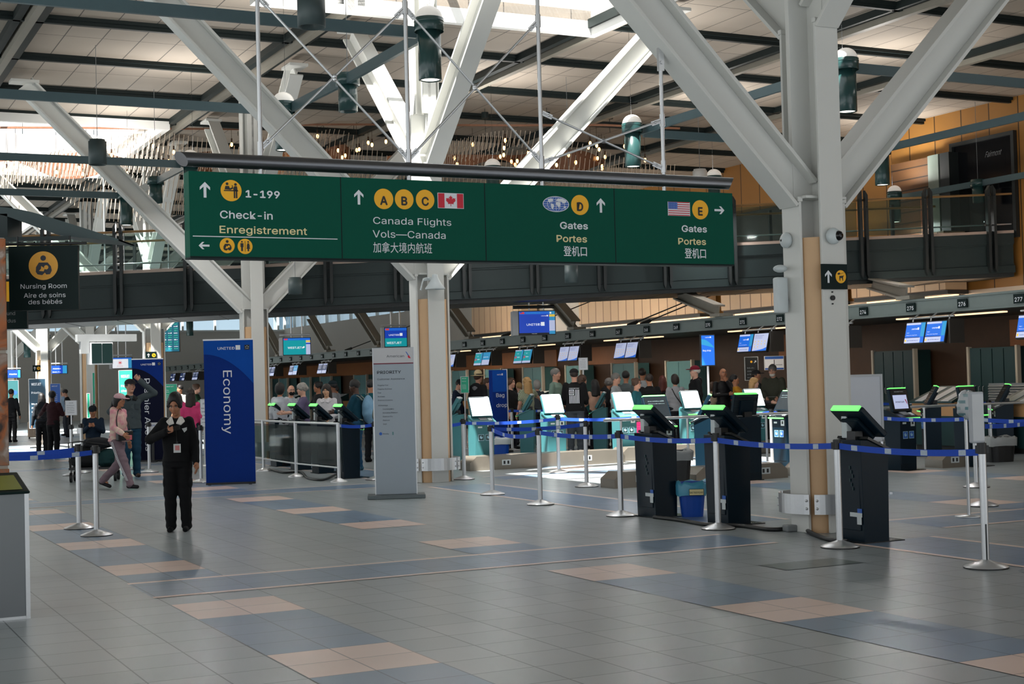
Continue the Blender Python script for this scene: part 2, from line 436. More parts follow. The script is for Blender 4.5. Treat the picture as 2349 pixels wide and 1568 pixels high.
# ------------------------------------------------------------------ tree-like columns
def ibeam(mb, p0, p1, side, w, h, t=0.04, mi=0):
    """I-section from p0 to p1, flanges spread along 'side'"""
    p0, p1, side = Vector(p0), Vector(p1), Vector(side).normalized()
    d = (p1 - p0).normalized(); n = d.cross(side).normalized()
    for q in (-1, 1):
        mb.beam(p0 + n * q * (h / 2 - t / 2), p1 + n * q * (h / 2 - t / 2), w, t, mi, up=n)
    mb.beam(p0, p1, t, h - 2 * t, mi, up=n)
def column(n, label):
    root = thing('column', label, 'column', W(-10.18 * n, 0, 0), RZ, 'tree-shaped steel columns down the hall')
    r, w = 0.30, 0.29
    core = MB()
    for ang in range(4):
        X = Matrix.Rotation(ang * PI / 2, 4, 'Z')
        top = 3.42 if ang in (0, 2) else 5.25
        core.box(r - 0.035, r, -w / 2, w / 2, 0, top, 0, X)
        core.box(0.0, r - 0.03, -0.03, 0.03, 0, 6.1, 0, X); core.box(0.0, .22, -0.03, 0.03, 6.1, CZ - .03, 0, X); core.box(.19, .22, -.12, .12, 6.1, CZ - .03, 0, X)
        core.box(r - 0.045, r + 0.012, -w / 2 - .01, w / 2 + .01, top - .03, top + .02, 0, X)
        core.box(0.02, 0.26, -0.22, 0.22, top + 0.0, top + 0.03, 0, X) if ang in (0, 2) else None
    core.build('shaft', M_WHITE, root, bevel=0.006)
    for ang in range(4):
        mb = MB(); X = Matrix.Rotation(ang * PI / 2, 4, 'Z')
        lower = ang in (0, 2)
        z0, reach = (3.58, 4.95) if lower else (5.42, 3.35)
        z1 = CZ - .08
        sd = X @ Vector((0, 1, 0))
        p0, p1 = X @ Vector((0.18, 0, z0 - 0.1)), X @ Vector((reach, 0, z1 - .05))
        ibeam(mb, p0, p1, sd, w, 0.40)
        mb.box(reach - .28, reach + .3, -.2, .2, z1 - .03, z1 + .03, 0, X)
        mb.build('branch', M_WHITE, root, bevel=0.004)
    for ang in range(4):                                   # maple quarter-rounds between the flanges
        mb = MB(); X = Matrix.Rotation(ang * PI / 2, 4, 'Z')
        arc = [(0.05, 0.05)] + [(0.05 + 0.215 * math.cos(t), 0.05 + 0.215 * math.sin(t)) for t in [PI / 2 * k / 10 for k in range(11)]]
        vs = [(x, y, z) for z in (0.0, 3.02) for x, y in arc]; m_ = len(arc)
        mb.add(vs, [tuple(range(m_ - 1, -1, -1)), tuple(range(m_, 2 * m_))], 0, False, X)
        mb.add(vs, [(i, (i + 1) % m_, m_ + (i + 1) % m_, m_ + i) for i in range(m_)], 0, True, X)
        mb.build('wood_cladding', M_WOOD, root)
    gd = MB()                                              # stainless crash ring
    for ang in range(4):
        a0 = ang * PI / 2 + 0.72; a1 = a0 + PI / 2 - 0.12
        ts = [a0 + (a1 - a0) * k / 12 for k in range(13)]
        vs = []
        for t in ts:
            for rr in (0.425, 0.45):
                for z in (0.2, 0.4): vs.append((rr * math.cos(t), rr * math.sin(t), z))
        fs = []
        for k in range(12):
            o, q = 4 * k, 4 * k + 4
            fs += [(o + 2, q + 2, q + 3, o + 3), (o, o + 1, q + 1, q), (o + 1, o + 3, q + 3, q + 1), (o, q, q + 2, o + 2)]
        fs += [(0, 2, 3, 1), (48, 49, 51, 50)]
        gd.add(vs, fs, 0, False)
        for t in (a0 + .06, a1 - .06):
            for z in (0.26, 0.34):
                gd.ball((0.455 * math.cos(t), 0.455 * math.sin(t), z), 0.014, 8, 5)
        tm = (a0 + a1) / 2
        gd.cyl((0.25 * math.cos(tm), .25 * math.sin(tm), .3), (0.43 * math.cos(tm), .43 * math.sin(tm), .3), .02, 8)
    gd.build('guard_ring', M_STEEL, root)
    return root
col_labels = ['large grey column with spreading branches at the right, maple inserts and black cable at its foot',
              'sunlit white column behind the grey priority totem',
              'white column standing behind the tall blue banner',
              'distant white column behind the navy banner and the raised-arm man',
              'distant white column with maple edge left of the grey hanging monitor',
              'far white column behind the navy priority stand',
              'farthest white column at the left edge of the hall']
cols = []
def dup_col(n):
    return dup(cols[0], W(-10.18 * n, 0, 0), RZ, col_labels[n], 'tree-shaped steel columns down the hall')
cols.append(column(0, col_labels[0]))
for n in range(1, 7): cols.append(dup_col(n))

# ------------------------------------------------------------------ far walls
m_plank = brick('amber_wood_wall_panels', (158, 112, 52), (142, 98, 44), (52, 34, 14), 1.0, 40.0, 0.02, 0.5, axes='YZ')
m_bays = brick('pale_timber_bay_panels', (196, 150, 104), (186, 140, 96), (90, 62, 40), 0.9, 4.0, 0.03, 0.5, axes='YZ')
m_lit = mat('warm_white_plaster', (206, 190, 172), 0.7, noise=0.03)
m_back = mat('brown_veneer_wall', (74, 50, 32), 0.6, noise=0.15)
m_backo = mat('orange_veneer_wall', (150, 92, 46), 0.5, noise=0.1)
m_wwall = mat('off_white_upper_wall', (188, 184, 176), 0.7, noise=0.03)
BB = 18.4
w = MB(); w.box(BB, BB + .3, 36.0, 78, 0, 5.3, 0); struct(w.build('wall_right', m_wwall, ab=True))
w = MB(); w.box(BB, BB + .3, -24, 36.0, 3.72, 9.2, 0); w.box(BB - .0, BB + .3, -24, 36, 0, 3.72, 1); w.box(BB - .12, BB, 22.5, 36.0, 5.35, 6.9, 2); struct(w.build('wall_right_2', [m_plank, m_lit, mat('dark_ledge_stone', (62, 62, 60), 0.8, noise=0.35, scale=5, bump=0.8)], ab=True))
w = MB(); w.box(BB - .02, BB + .28, 36.0, 78, 7.7, 9.0, 0); struct(w.build('wall_right_3', m_wwall, ab=True))
w = MB(); w.box(-24, 19, 76, 76.3, 0, 5.2, 0); w.box(-24, 19, 76, 76.3, 8.2, 9.5, 0); struct(w.build('wall_far', m_wwall, ab=True))
w = MB()
for k in range(22): w.box(-24 + 2 * k - .06, -24 + 2 * k + .06, 75.95, 76.1, 5.2, 8.3)
for z in (5.2, 6.7): w.box(-24, 19, 75.95, 76.1, z - .05, z + .05)
o = struct(w.build('window_1', M_WHITE, ab=True))
g = MB(); g.box(-24, 19, 76.12, 76.14, 5.2, 8.3); g.build('pane', glass('window_glass', (225, 238, 245), 0.9), o)
w = MB()
for k in range(22): w.box(BB - .05, BB + .1, 36 + 2 * k - .06, 36 + 2 * k + .06, 5.3, 7.7)
w.box(BB - .05, BB + .1, 36, 78, 6.1, 6.2)
o = struct(w.build('window_2', M_WHITE, ab=True))
g = MB(); g.box(BB + .12, BB + .14, 36, 78, 5.3, 7.7); g.build('pane', glass('window_glass'), o)
# ------------------------------------------------------------------ the footbridge across the hall
bl = dp(-90, 752, 34.4); br_ = dp(2326, 634, 36.9)
bdir = Vector((br_.x - bl.x, br_.y - bl.y, 0)); blen = bdir.length; bslope = (br_.z - bl.z) / blen
brz = math.atan2(bdir.y, bdir.x)
bridge = thing('footbridge', 'dark grey glazed footbridge spanning the hall behind the columns', 'bridge', (bl.x, bl.y, bl.z), brz)
def sh(mb):
    mb.v = [(x, y, z + bslope * x) for x, y, z in mb.v]; return mb
BD = 2.3
mb = MB(); mb.box(0, blen, 0.0, BD, 0.0, 0.10); mb.box(0, blen, -.02, .02, 0.03, .1)
for k in range(int(blen / 1.2)): mb.box(k * 1.2, k * 1.2 + .02, 0.03, BD - .03, -.008, 0)
sh(mb).build('soffit', M_BRIDGE_D, bridge)
mb = MB()
mb.box(0, blen, -.10, .12, 0.10, 0.28); mb.box(0, blen, -.02, .06, 0.28, 0.84); mb.box(0, blen, -.08, .12, 0.84, 1.10)
mb.box(0, blen, -.05, 0, .80, .84); mb.box(0, blen, -.05, 0, .30, .33)
mb.box(0, blen, BD - .1, BD, 0.10, 1.10)
sh(mb).build('fascia_beam', M_BRIDGE, bridge)
mb = MB(); mb.box(0, blen, .12, BD - .1, 0.95, 1.08); sh(mb).build('deck', M_BRIDGE_D, bridge)
mb = MB(); mb.box(0, blen, -.09, .14, 1.10, 1.17); mb.box(0, blen, BD - .14, BD, 1.10, 1.17)
sh(mb).build('curb', mat('pale_pink_curb', (176, 158, 146), 0.6), bridge)
rail = MB()
for y in (-.02, BD - .05): rail.cyl((0, y, 2.10), (blen, y, 2.10), .028, 8)
sh(rail).build('handrail', M_RAILWOOD, bridge)
rail = MB()
for y in (.05, BD - .1): rail.cyl((0, y, 1.34), (blen, y, 1.34), .02, 8)
sh(rail).build('lower_rail', M_STEEL, bridge)
post_x = []
for px in (-50, 110, 275, 435, 600, 755, 915, 1072, 1226, 1380, 1531, 1680, 1832, 1982, 2130, 2275):
    d = ray(px, 700); t = (bl.x * bdir.y - bl.y * bdir.x) / (d[0] * bdir.y - d[1] * bdir.x)
    post_x.append((Vector((d[0] * t, d[1] * t, 0)) - Vector((bl.x, bl.y, 0))).dot(bdir / blen))
for i, x in enumerate(post_x):
    mb = MB()
    for q in (-.075, .075):
        pts = [(x + q - .035, .22), (x + q, .12), (x + q + .035, .22), (x + q + .035, 2.2), (x + q + (.035 if q < 0 else -.035), 2.32), (x + q - .035, 2.2)]
        mb.poly(pts, -.22, -.06)
        for z in (2.05, 1.9): mb.ball((x + q, -.225, z), .018, 6, 4)
    mb.box(x - .1, x + .1, -.10, -.02, 1.0, 1.16)
    mb.cyl((x, -.1, 2.1), (x, -.02, 2.1), .02, 6)
    sh(mb).build('post', M_BRIDGE_D, bridge)
    mb = MB(); mb.box(x - .035, x + .035, BD - .02, BD + .1, .9, 2.2); sh(mb).build('post', M_BRIDGE_D, bridge)
for x0, x1 in zip(post_x, post_x[1:]):
    mb = MB(); mb.box(x0 + .13, x1 - .13, -.02, -.005, 1.2, 2.06); sh(mb).build('glass_panel', M_GLASS, bridge)

# ------------------------------------------------------------------ the big green direction sign
SB, SZ = -3.82, 2.735
sign = thing('direction_sign', 'long green overhead sign with check-in, A B C, D and E gate directions', 'sign', W(0, SB, SZ), RZ)
def sp(x, y):
    p = on_a(0.085, x, y); return to_ab(p)[1] - SB, p.z - SZ
mb = MB(); mb.box(-2.76, 2.74, -.085, .085, 0, .72, 0); mb.box(-2.76, 2.74, -.088, .088, -.012, .004, 1)
for px in (783, 1113, 1410):
    x = sp(px, 500)[0]; mb.box(x - .004, x + .004, -.087, -.08, 0, .72, 1)
sign_panel = mb
mb = MB()
pts = [(-2.83, -.0), (2.81, 0)]
n_ = 20
ring0 = [(-2.80 - .045 * math.sin(2 * PI * k / n_ + .8), .062 * math.cos(2 * PI * k / n_), .83 + .062 * math.sin(2 * PI * k / n_)) for k in range(n_)]
ring1 = [(2.79 + .045 * math.sin(2 * PI * k / n_ + .8), .062 * math.cos(2 * PI * k / n_), .83 + .062 * math.sin(2 * PI * k / n_)) for k in range(n_)]
mb.add(ring0 + ring1, [(k, (k + 1) % n_, n_ + (k + 1) % n_, n_ + k) for k in range(n_)], 0, True)
mb.add(ring0 + ring1, [tuple(range(n_ - 1, -1, -1)), tuple(range(n_, 2 * n_))], 0)
mb.build('tube', mat('dark_satin_tube', (112, 114, 118), 0.3, 0.9, noise=0.03), sign)
rods = [-5.93 - SB, -4.55 - SB, -3.19 - SB, -1.83 - SB]
for i, x in enumerate(rods):
    mb = MB(); top = 5.6 if i < 3 else 2.02
    mb.cyl((x, 0, .70), (x, 0, top), .019, 10)
    for z in ([.95, 2.3] if i < 3 else [.97, 1.43]): mb.cyl((x, 0, z - .06), (x, 0, z + .06), .026, 10)
    if i == 3:
        mb.box(x - .03, x + .03, -.02, .02, 1.92, 2.2); mb.cyl((x, -.04, 2.0), (x, .04, 2.0), .02, 8)
    mb.build('hanger_rod', M_STEEL, sign)
for (x0, z0, x1, z1) in ((rods[0], .95, rods[1], 2.3), (rods[0], 2.28, rods[1], .92), (rods[1], 2.3, rods[2], .95), (rods[1], .92, rods[2], 2.3), (rods[2], 1.43, rods[3], .95), (rods[2], .95, rods[3], 1.43)):
    mb = MB(); p0, p1 = Vector((x0, 0, z0)), Vector((x1, 0, z1)); d = (p1 - p0).normalized()
    mb.cyl(p0, p1, .011, 8)
    for p, s in ((p0, 1), (p1, -1)):
        mb.beam(p + d * s * .02, p + d * s * .13, .012, .045); mb.ball(p + d * s * .09 + Vector((0, -.01, 0)), .014, 6, 4)
    mb.ball((p0 + p1) / 2, .024, 8, 6)
    mb.build('brace', M_STEEL, sign)
tw, tc, tb = MB(), MB(), MB(); ty = MB(); tr, tu = MB(), MB()
Y0, Y1, Y2 = -.0875, -.0895, -.0915
def put(mb, s, xl, yb, xr, yt, bold=0.0):
    x0, z0 = sp(xl, yb); x1, _ = sp(xr, yb); _, z1 = sp(xl, yt)
    txt(mb, s, z1 - z0, x0, z0, Y0, 'LEFT', bold, 0, x1 - x0)
put(tw, '1-199', 564, 452, 641, 430, .045)
put(tw, 'Check-in', 505, 500, 625, 476, .02)
put(tc, 'Enregistrement', 504, 534, 704, 511, .02)
put(tw, 'Canada Flights', 856, 513, 1035, 491)
put(tw, 'Vols\u2014Canada', 855, 544, 1022, 521)
put(tw, '\u52a0\u62ff\u5927\u5883\u5185\u822a\u73ed', 856, 577, 991, 558)
put(tw, 'Gates', 1285, 524, 1348, 503, .035); put(tc, 'Portes', 1277, 554, 1346, 533, .03); put(tw, '\u767b\u673a\u53e3', 1293, 585, 1346, 567, .02)
put(tw, 'Gates', 1564, 531, 1621, 511, .035); put(tc, 'Portes', 1556, 560, 1619, 540, .03); put(tw, '\u767b\u673a\u53e3', 1571, 590, 1619, 572, .02)
x0, z0 = sp(442, 541); x1, z1 = sp(774, 548); tw.add([(x0, Y0, z0 - .004), (x1, Y0, z0 - .004), (x1, Y0, z0 + .003), (x0, Y0, z0 + .003)], [(0, 1, 2, 3)])
def sarrow(x, y, hpx, ang):
    u, v = sp(x, y); _, v2 = sp(x, y - hpx); arrow(tw, u, v, v2 - v, ang, Y0, Y0 + .001)
for q in ((470, 435, 36, 0), (468, 563, 25, PI / 2), (823, 452, 34, 0), (1378, 471, 33, 0), (1650, 482, 27, -PI / 2)): sarrow(*q)
def scirc(x, y, rx, ry):
    u, v = sp(x, y); u2, _ = sp(x + rx, y); _, v2 = sp(x, y - ry)
    rr = v2 - v; circ(ty, u, v, rr, Y0, 0, 30); return u, v, rr
u, v, r = scirc(530, 437, 24, 24.5)
# check-in pictogram: clerk and traveller at a desk
circ(tb, u - .38 * r, v + .62 * r, .13 * r, Y1); circ(tb, u + .42 * r, v + .58 * r, .13 * r, Y1)
flat(tb, [(-.62, .1), (-.55, .42), (-.2, .42), (-.12, .2), (.1, .32), (.06, .5), (.14, .5), (.2, .2), (-.06, .06)], u, v, r, Y1)
flat(tb, [(.2, .2), (.3, .42), (.56, .42), (.62, -.05), (.22, -.05)], u, v, r, Y1)
flat(tb, [(-.7, -.06), (.66, -.06), (.66, .04), (-.7, .04)], u, v, r, Y1)
flat(tb, [(.24, -.7), (.38, -.7), (.38, -.05), (.24, -.05)], u, v, r, Y1); flat(tb, [(.44, -.7), (.58, -.7), (.58, -.05), (.44, -.05)], u, v, r, Y1)
def nursing(u, v, r, mbk, mfg, y1, y2):
    circ(mbk, u, v + .53 * r, .19 * r, y1)
    flat(mbk, [(-.52, -.42), (-.5, -.1), (-.3, .22), (.3, .22), (.52, -.05), (.58, -.35), (.45, -.6), (.2, -.62), (.1, -.48), (-.08, -.66), (-.4, -.6)], u, v, r, y1)
    circ(mfg, u + .2 * r, v - .12 * r, .15 * r, y2)
    flat(mfg, [(-.3, -.36), (.02, -.4), (.1, -.22), (.0, -.12), (-.14, -.02), (-.16, -.22)], u, v, r, y2)
u, v, r = scirc(521, 563, 17, 17.5); nursing(u, v, r, tb, ty, Y1, Y2)
u, v, r = scirc(562, 565, 17, 17.5)
circ(tb, u - .42 * r, v + .6 * r, .11 * r, Y1); circ(tb, u + .42 * r, v + .6 * r, .11 * r, Y1); flat(tb, [(-.03, -.7), (.03, -.7), (.03, .7), (-.03, .7)], u, v, r, Y1)
flat(tb, [(-.62, -.1), (-.62, .42), (-.22, .42), (-.22, -.1), (-.3, -.1), (-.3, -.62), (-.54, -.62), (-.54, -.1)], u, v, r, Y1)
flat(tb, [(.2, -.02), (.32, .42), (.52, .42), (.64, -.02), (.56, -.02), (.68, -.3), (.52, -.3), (.52, -.62), (.32, -.62), (.32, -.3), (.16, -.3), (.28, -.02)], u, v, r, Y1)
for s, x, y, rx, ry in (('A', 880, 456, 22, 23.5), ('B', 927, 457, 21, 23), ('C', 975, 458, 21, 23), ('D', 1330, 470, 19.5, 23), ('E', 1606, 481, 18, 22)):
    u, v, r = scirc(x, y, rx, ry); txt(tb, s, 1.14 * r, u, v - .57 * r, Y1, 'CENTER', .05)
_m, _ms = merge([(sign_panel, [M_SGREEN, M_SDARK]), (tb, M_SBLACK), (tw, M_SWHITE), (tc, M_SCREAM), (ty, M_SYELLOW)])
_m.build('panel', _ms, sign)
# flags and globe
fc = MB(); x0, z0 = sp(1004, 477); x1, z1 = sp(1063, 444); w_, h_ = x1 - x0, z1 - z0
rect(fc, x0, x1, z0, z1, Y0, 0)
for q in (0.02, .74): rect(fc, x0 + q * w_, x0 + (q + .24) * w_, z0 + .03 * h_, z1 - .03 * h_, Y1, 1)
leaf = [(0, -.5), (.03, -.5), (.03, -.28), (.3, -.3), (.26, -.2), (.5, .03), (.43, .08), (.47, .24), (.3, .2), (.26, .28), (.12, .12), (.17, .38), (.08, .35), (0, .5)]
leaf = leaf + [(-x, z) for x, z in reversed(leaf[1:-1])]
flat(fc, leaf, x0 + w_ / 2, z0 + h_ / 2, .72 * h_, Y1, 1)
fc.build('maple_leaf_flag', [M_SWHITE, M_RED], sign)
def usflag(mb, x0, x1, z0, z1, ya, yb, stars=True):
    w_, h_ = x1 - x0, z1 - z0; rect(mb, x0, x1, z0, z1, ya, 0)
    for k in range(7): rect(mb, x0 + .02 * w_, x1 - .02 * w_, z0 + (2 * k + .15) / 13 * h_, z0 + (2 * k + .95) / 13 * h_, yb, 1)
    rect(mb, x0 + .02 * w_, x0 + .43 * w_, z0 + .48 * h_, z1 - .02 * h_, yb - .001, 2)
    if stars:
        for i in range(5):
            for j in range(4): circ(mb, x0 + (.07 + .08 * i) * w_, z0 + (.55 + .12 * j) * h_, .012 * w_, yb - .002, 0, 5)
fu = MB(); x0, z0 = sp(1532, 494); x1, z1 = sp(1582, 464); usflag(fu, x0, x1, z0, z1, Y0, Y1); fu.build('stars_and_stripes_flag', [M_SWHITE, M_RED, M_FBLUE], sign)
gl = MB(); u, v = sp(1275, 468); rx = sp(1305, 468)[0] - u; rz = sp(1275, 450)[1] - v
circ(gl, u, v, rx, Y0, 0, 32, rz); circ(gl, u, v, rx * .95, Y0 - .001, 1, 32, rz * .92)
for k in (-.6, -.3, 0, .3, .6): gl.add([(u + rx * .95 * math.sqrt(1 - k * k), Y1, v + rz * k * .92 - .0015), (u - rx * .95 * math.sqrt(1 - k * k), Y1, v + rz * k * .92 - .0015), (u - rx * .95 * math.sqrt(1 - k * k), Y1, v + rz * k * .92 + .0015), (u + rx * .95 * math.sqrt(1 - k * k), Y1, v + rz * k * .92 + .0015)], [(0, 1, 2, 3)], 0)
for k in (-.66, -.33, 0, .33, .66):
    arc = [(u + rx * k * math.cos(t), v + rz * .92 * math.sin(t)) for t in [(-.48 + .096 * i) * PI for i in range(11)]]
    for (xa, za), (xb, zb) in zip(arc, arc[1:]): gl.add([(xa - .002, Y1, za), (xa + .002, Y1, za), (xb + .002, Y1, zb), (xb - .002, Y1, zb)], [(0, 1, 2, 3)], 0)
for poly in ([(-.62, .62), (-.3, .7), (-.2, .4), (-.42, .3), (-.45, .08), (-.6, .3)], [(-.42, .02), (-.22, -.02), (-.14, -.25), (-.3, -.72), (-.38, -.4)], [(-.02, .12), (.1, .3), (.3, .2), (.34, 0), (.2, -.5), (.1, -.2), (-.02, -.02)], [(.02, .4), (.1, .7), (.5, .72), (.8, .45), (.72, .2), (.5, .1), (.4, .35), (.2, .32)], [(.6, -.3), (.75, -.22), (.72, -.5), (.58, -.45)]):
    gl.add([(u + a * rx, Y2, v + b * rz) for a, b in poly], [tuple(range(len(poly)))], 0)
gl.build('globe_emblem', [M_SWHITE, M_FBLUE], sign)

# ------------------------------------------------------------------ suspended lighting: bars and cylinder lamps
def uplight(root, power, z):
    l = bpy.data.lights.new('uplight', 'AREA'); l.shape = 'DISK'; l.size = 0.5; l.energy = power; l.color = (1.0, .955, .90)
    o = bpy.data.objects.new('uplight', l); C.objects.link(o); o.parent = root; o.location = (0, 0, z); o.rotation_euler = (PI, 0, 0)
    l = bpy.data.lights.new('downlight', 'AREA'); l.shape = 'DISK'; l.size = 0.26; l.energy = power * .7; l.color = (1.0, .985, .97)
    o = bpy.data.objects.new('downlight', l); C.objects.link(o); o.parent = root; o.location = (0, 0, -.76)
def lamp_dome(loc, label, wire=True):
    t = thing('pendant_lamp', label, 'lamp', loc, RZ, 'domed cylinder lamps on the lighting bars')
    MB().lathe([(.195, -.09), (.2, -.085), (.2, .085), (.195, .09), (.15, .09)]).lathe([(.2, .03), (.203, .035), (.203, .05), (.2, .055)]).build('collar', M_LAMP, t)
    bd_ = MB().lathe([(.13, -.74), (.15, -.74), (.155, -.735), (.155, -.08), (.12, -.08)]).build('body', M_LAMP, t)
    MB().lathe([(.0, -.725), (.13, -.725)]).build('lens', M_LAMPGLOW, bd_)
    MB().ball((0, 0, .09), (.185, .185, .17), 20, 8, 0, 1.0, 0.0).build('dome', M_DOME, t)
    if wire:
        MB().cyl((.1, .19, .05), (.1, .19, CZ - loc[2] + .1), .003, 5).build('suspension_wire', M_BLACK, t)
    uplight(t, 100, .3)
    return t
def lamp_short(loc, label):
    t = thing('pendant_lamp', label, 'lamp', loc, RZ, 'short open cylinder lamps')
    MB().lathe([(.13, -.09), (.19, -.09), (.19, .09), (.14, .09)]).build('collar', M_LAMP, t)
    MB().lathe([(.14, -.3), (.14, -.5), (.15, -.5), (.15, -.08), (.12, -.08)]).lathe([(0, -.3), (.14, -.3)], mi=0).build('body', M_LAMP, t)
    MB().cyl((0, 0, .0), (0, 0, CZ - loc[2] + .1), .006, 5).build('suspension_wire', M_GREY, t)
    return t
def lamp_can(loc, label, r=.175, h=.5):
    t = thing('pendant_lamp', label, 'lamp', loc, RZ, 'plain cylinder lamps on wires')
    MB().lathe([(r - .015, -h + .12), (r - .015, -h), (r, -h), (r, -.04), (r - .025, -.04), (r - .025, 0), (0, 0)]).lathe([(0, -h + .12), (r - .015, -h + .12)]).build('body', mat('matte_slate_enamel', (62, 76, 78), 0.5), t)
    MB().cyl((0, 0, 0), (0, 0, CZ - loc[2] + .1), .006, 5).build('suspension_wire', M_GREY, t)
    return t
LZ = 6.4
lamp_dome(gp(984, 58, LZ), 'nearest domed lamp, before the white sunlit branches at top centre')
lamp_short(gp(797, 183, LZ), 'short open lamp midway along the bar left of the nearest domed lamp')
lamp_dome(gp(650, 246, LZ), 'domed lamp above the sign between its first and second hanger rods')
lamp_can(dp(713, -22, 17.6), 'large plain cylinder lamp cut by the top edge, left of centre', .17, .45)
lamp_can(gp(223, 320, LZ + .22), 'plain cylinder lamp on a wire at the upper left, before the chandelier')
lamp_dome(gp(437, 372, LZ), 'domed lamp peeking over the left end of the sign tube')
lamp_short(gp(357, 415, LZ), 'short open lamp left of the green sign')
lamp_dome(gp(289, 447, LZ), 'small domed lamp at the left, end of the bar beside the green sign')
lamp_dome(gp(1450, 294, LZ), 'domed lamp before the right chandelier')
lamp_dome(gp(1940, 148, LZ), 'domed lamp half behind the large right column')
lamp_dome(dp(2022, 345, 31.0), 'teal lamp partly hidden behind the right branch of the large column', False)
lamp_dome(gp(2052, 447, LZ), 'domed lamp before the dark doorway at the right')
lamp_short(gp(2243, 420, LZ), 'short open lamp below the hotel lettering at the right')
M_WLAMP = mat('white_lamp_enamel', (222, 222, 220), 0.4)
t = lamp_can(gp(1605, 388, LZ + .1), 'white cylinder lamp above the right end of the sign tube', .17, .4); kids(t)[0].data.materials[0] = M_WLAMP
lamp_dome(gp(1638, 412, LZ), 'domed lamp resting in view on the right end of the sign tube')
lamp_dome(gp(1130, 390, LZ), 'domed lamp showing above the sign tube near its middle')
lamp_can(dp(1310, 604, 33.0), 'grey cylinder downlight before the bridge under the globe emblem', .155, .44)
lamp_can(dp(677, 636, 31.0), 'grey cylinder downlight before the bridge right of the white column', .15, .36)
for (x, y, Y) in ((62, 782, 66), (105, 772, 64), (435, 732, 66), (388, 745, 70)): lamp_dome(dp(x, y, Y), {62: 'tiny domed lamp under the bridge at far left', 105: 'tiny domed lamp under the bridge beside the farthest columns', 435: 'small domed lamp under the bridge right of the departures board', 388: 'small domed lamp under the bridge before the departures board'}[x], True)
def bar(a0, b0, a1, b1, label, z=LZ - .01):
    t = MB().beam(W(a0, b0, z), W(a1, b1, z), .06, .155).build('lighting_bar', M_TEAL_BAR)
    tag(t, label, 'lighting bar', 'suspended lighting bars')
bar(-6.1, -1.75, -9.2, -1.75, 'lighting bar running away left of the nearest domed lamp'); bar(-9.3, -1.75, -11.75, -1.85, 'lighting bar between the short lamp and the domed lamp above the sign')
bar(-6.0, -1.9, -6.0, -12.0, 'long lighting bar across the top left corner'); bar(-12.0, -2.1, -12.0, -12.0, 'lighting bar crossing the left ceiling at mid height')
bar(-18.4, -2.1, -18.4, -12.0, 'lighting bar passing behind the plain cylinder at the left'); bar(-18.5, -1.95, -21.0, -2.0, 'lighting bar left of the sign tube end'); bar(-21.2, -2.0, -23.8, -2.08, 'lighting bar ending at the small domed lamp at the left')
bar(-23.75, -2.3, -23.75, -12.0, 'far lighting bar left of the small domed lamp')
bar(-12.0, 5.2, -5.8, 5.2, 'lighting bar passing behind the left branch of the large right column'); bar(-5.75, 5.4, -5.75, 14.0, 'lighting bar right of the large column near the top'); bar(-12.0, 5.4, -12.0, 7.6, 'lighting bar behind the domed lamp before the right chandelier')
bar(-3.0, 11.35, -14.4, 11.5, 'pale lighting bar crossing before the amber wall'); bar(-18.9, 17.8, -16.0, 17.84, 'lighting bar between the two lamps before the dark doorway'); bar(-15.8, 17.84, -10.0, 17.84, 'lighting bar leaving the right edge below the hotel lettering')

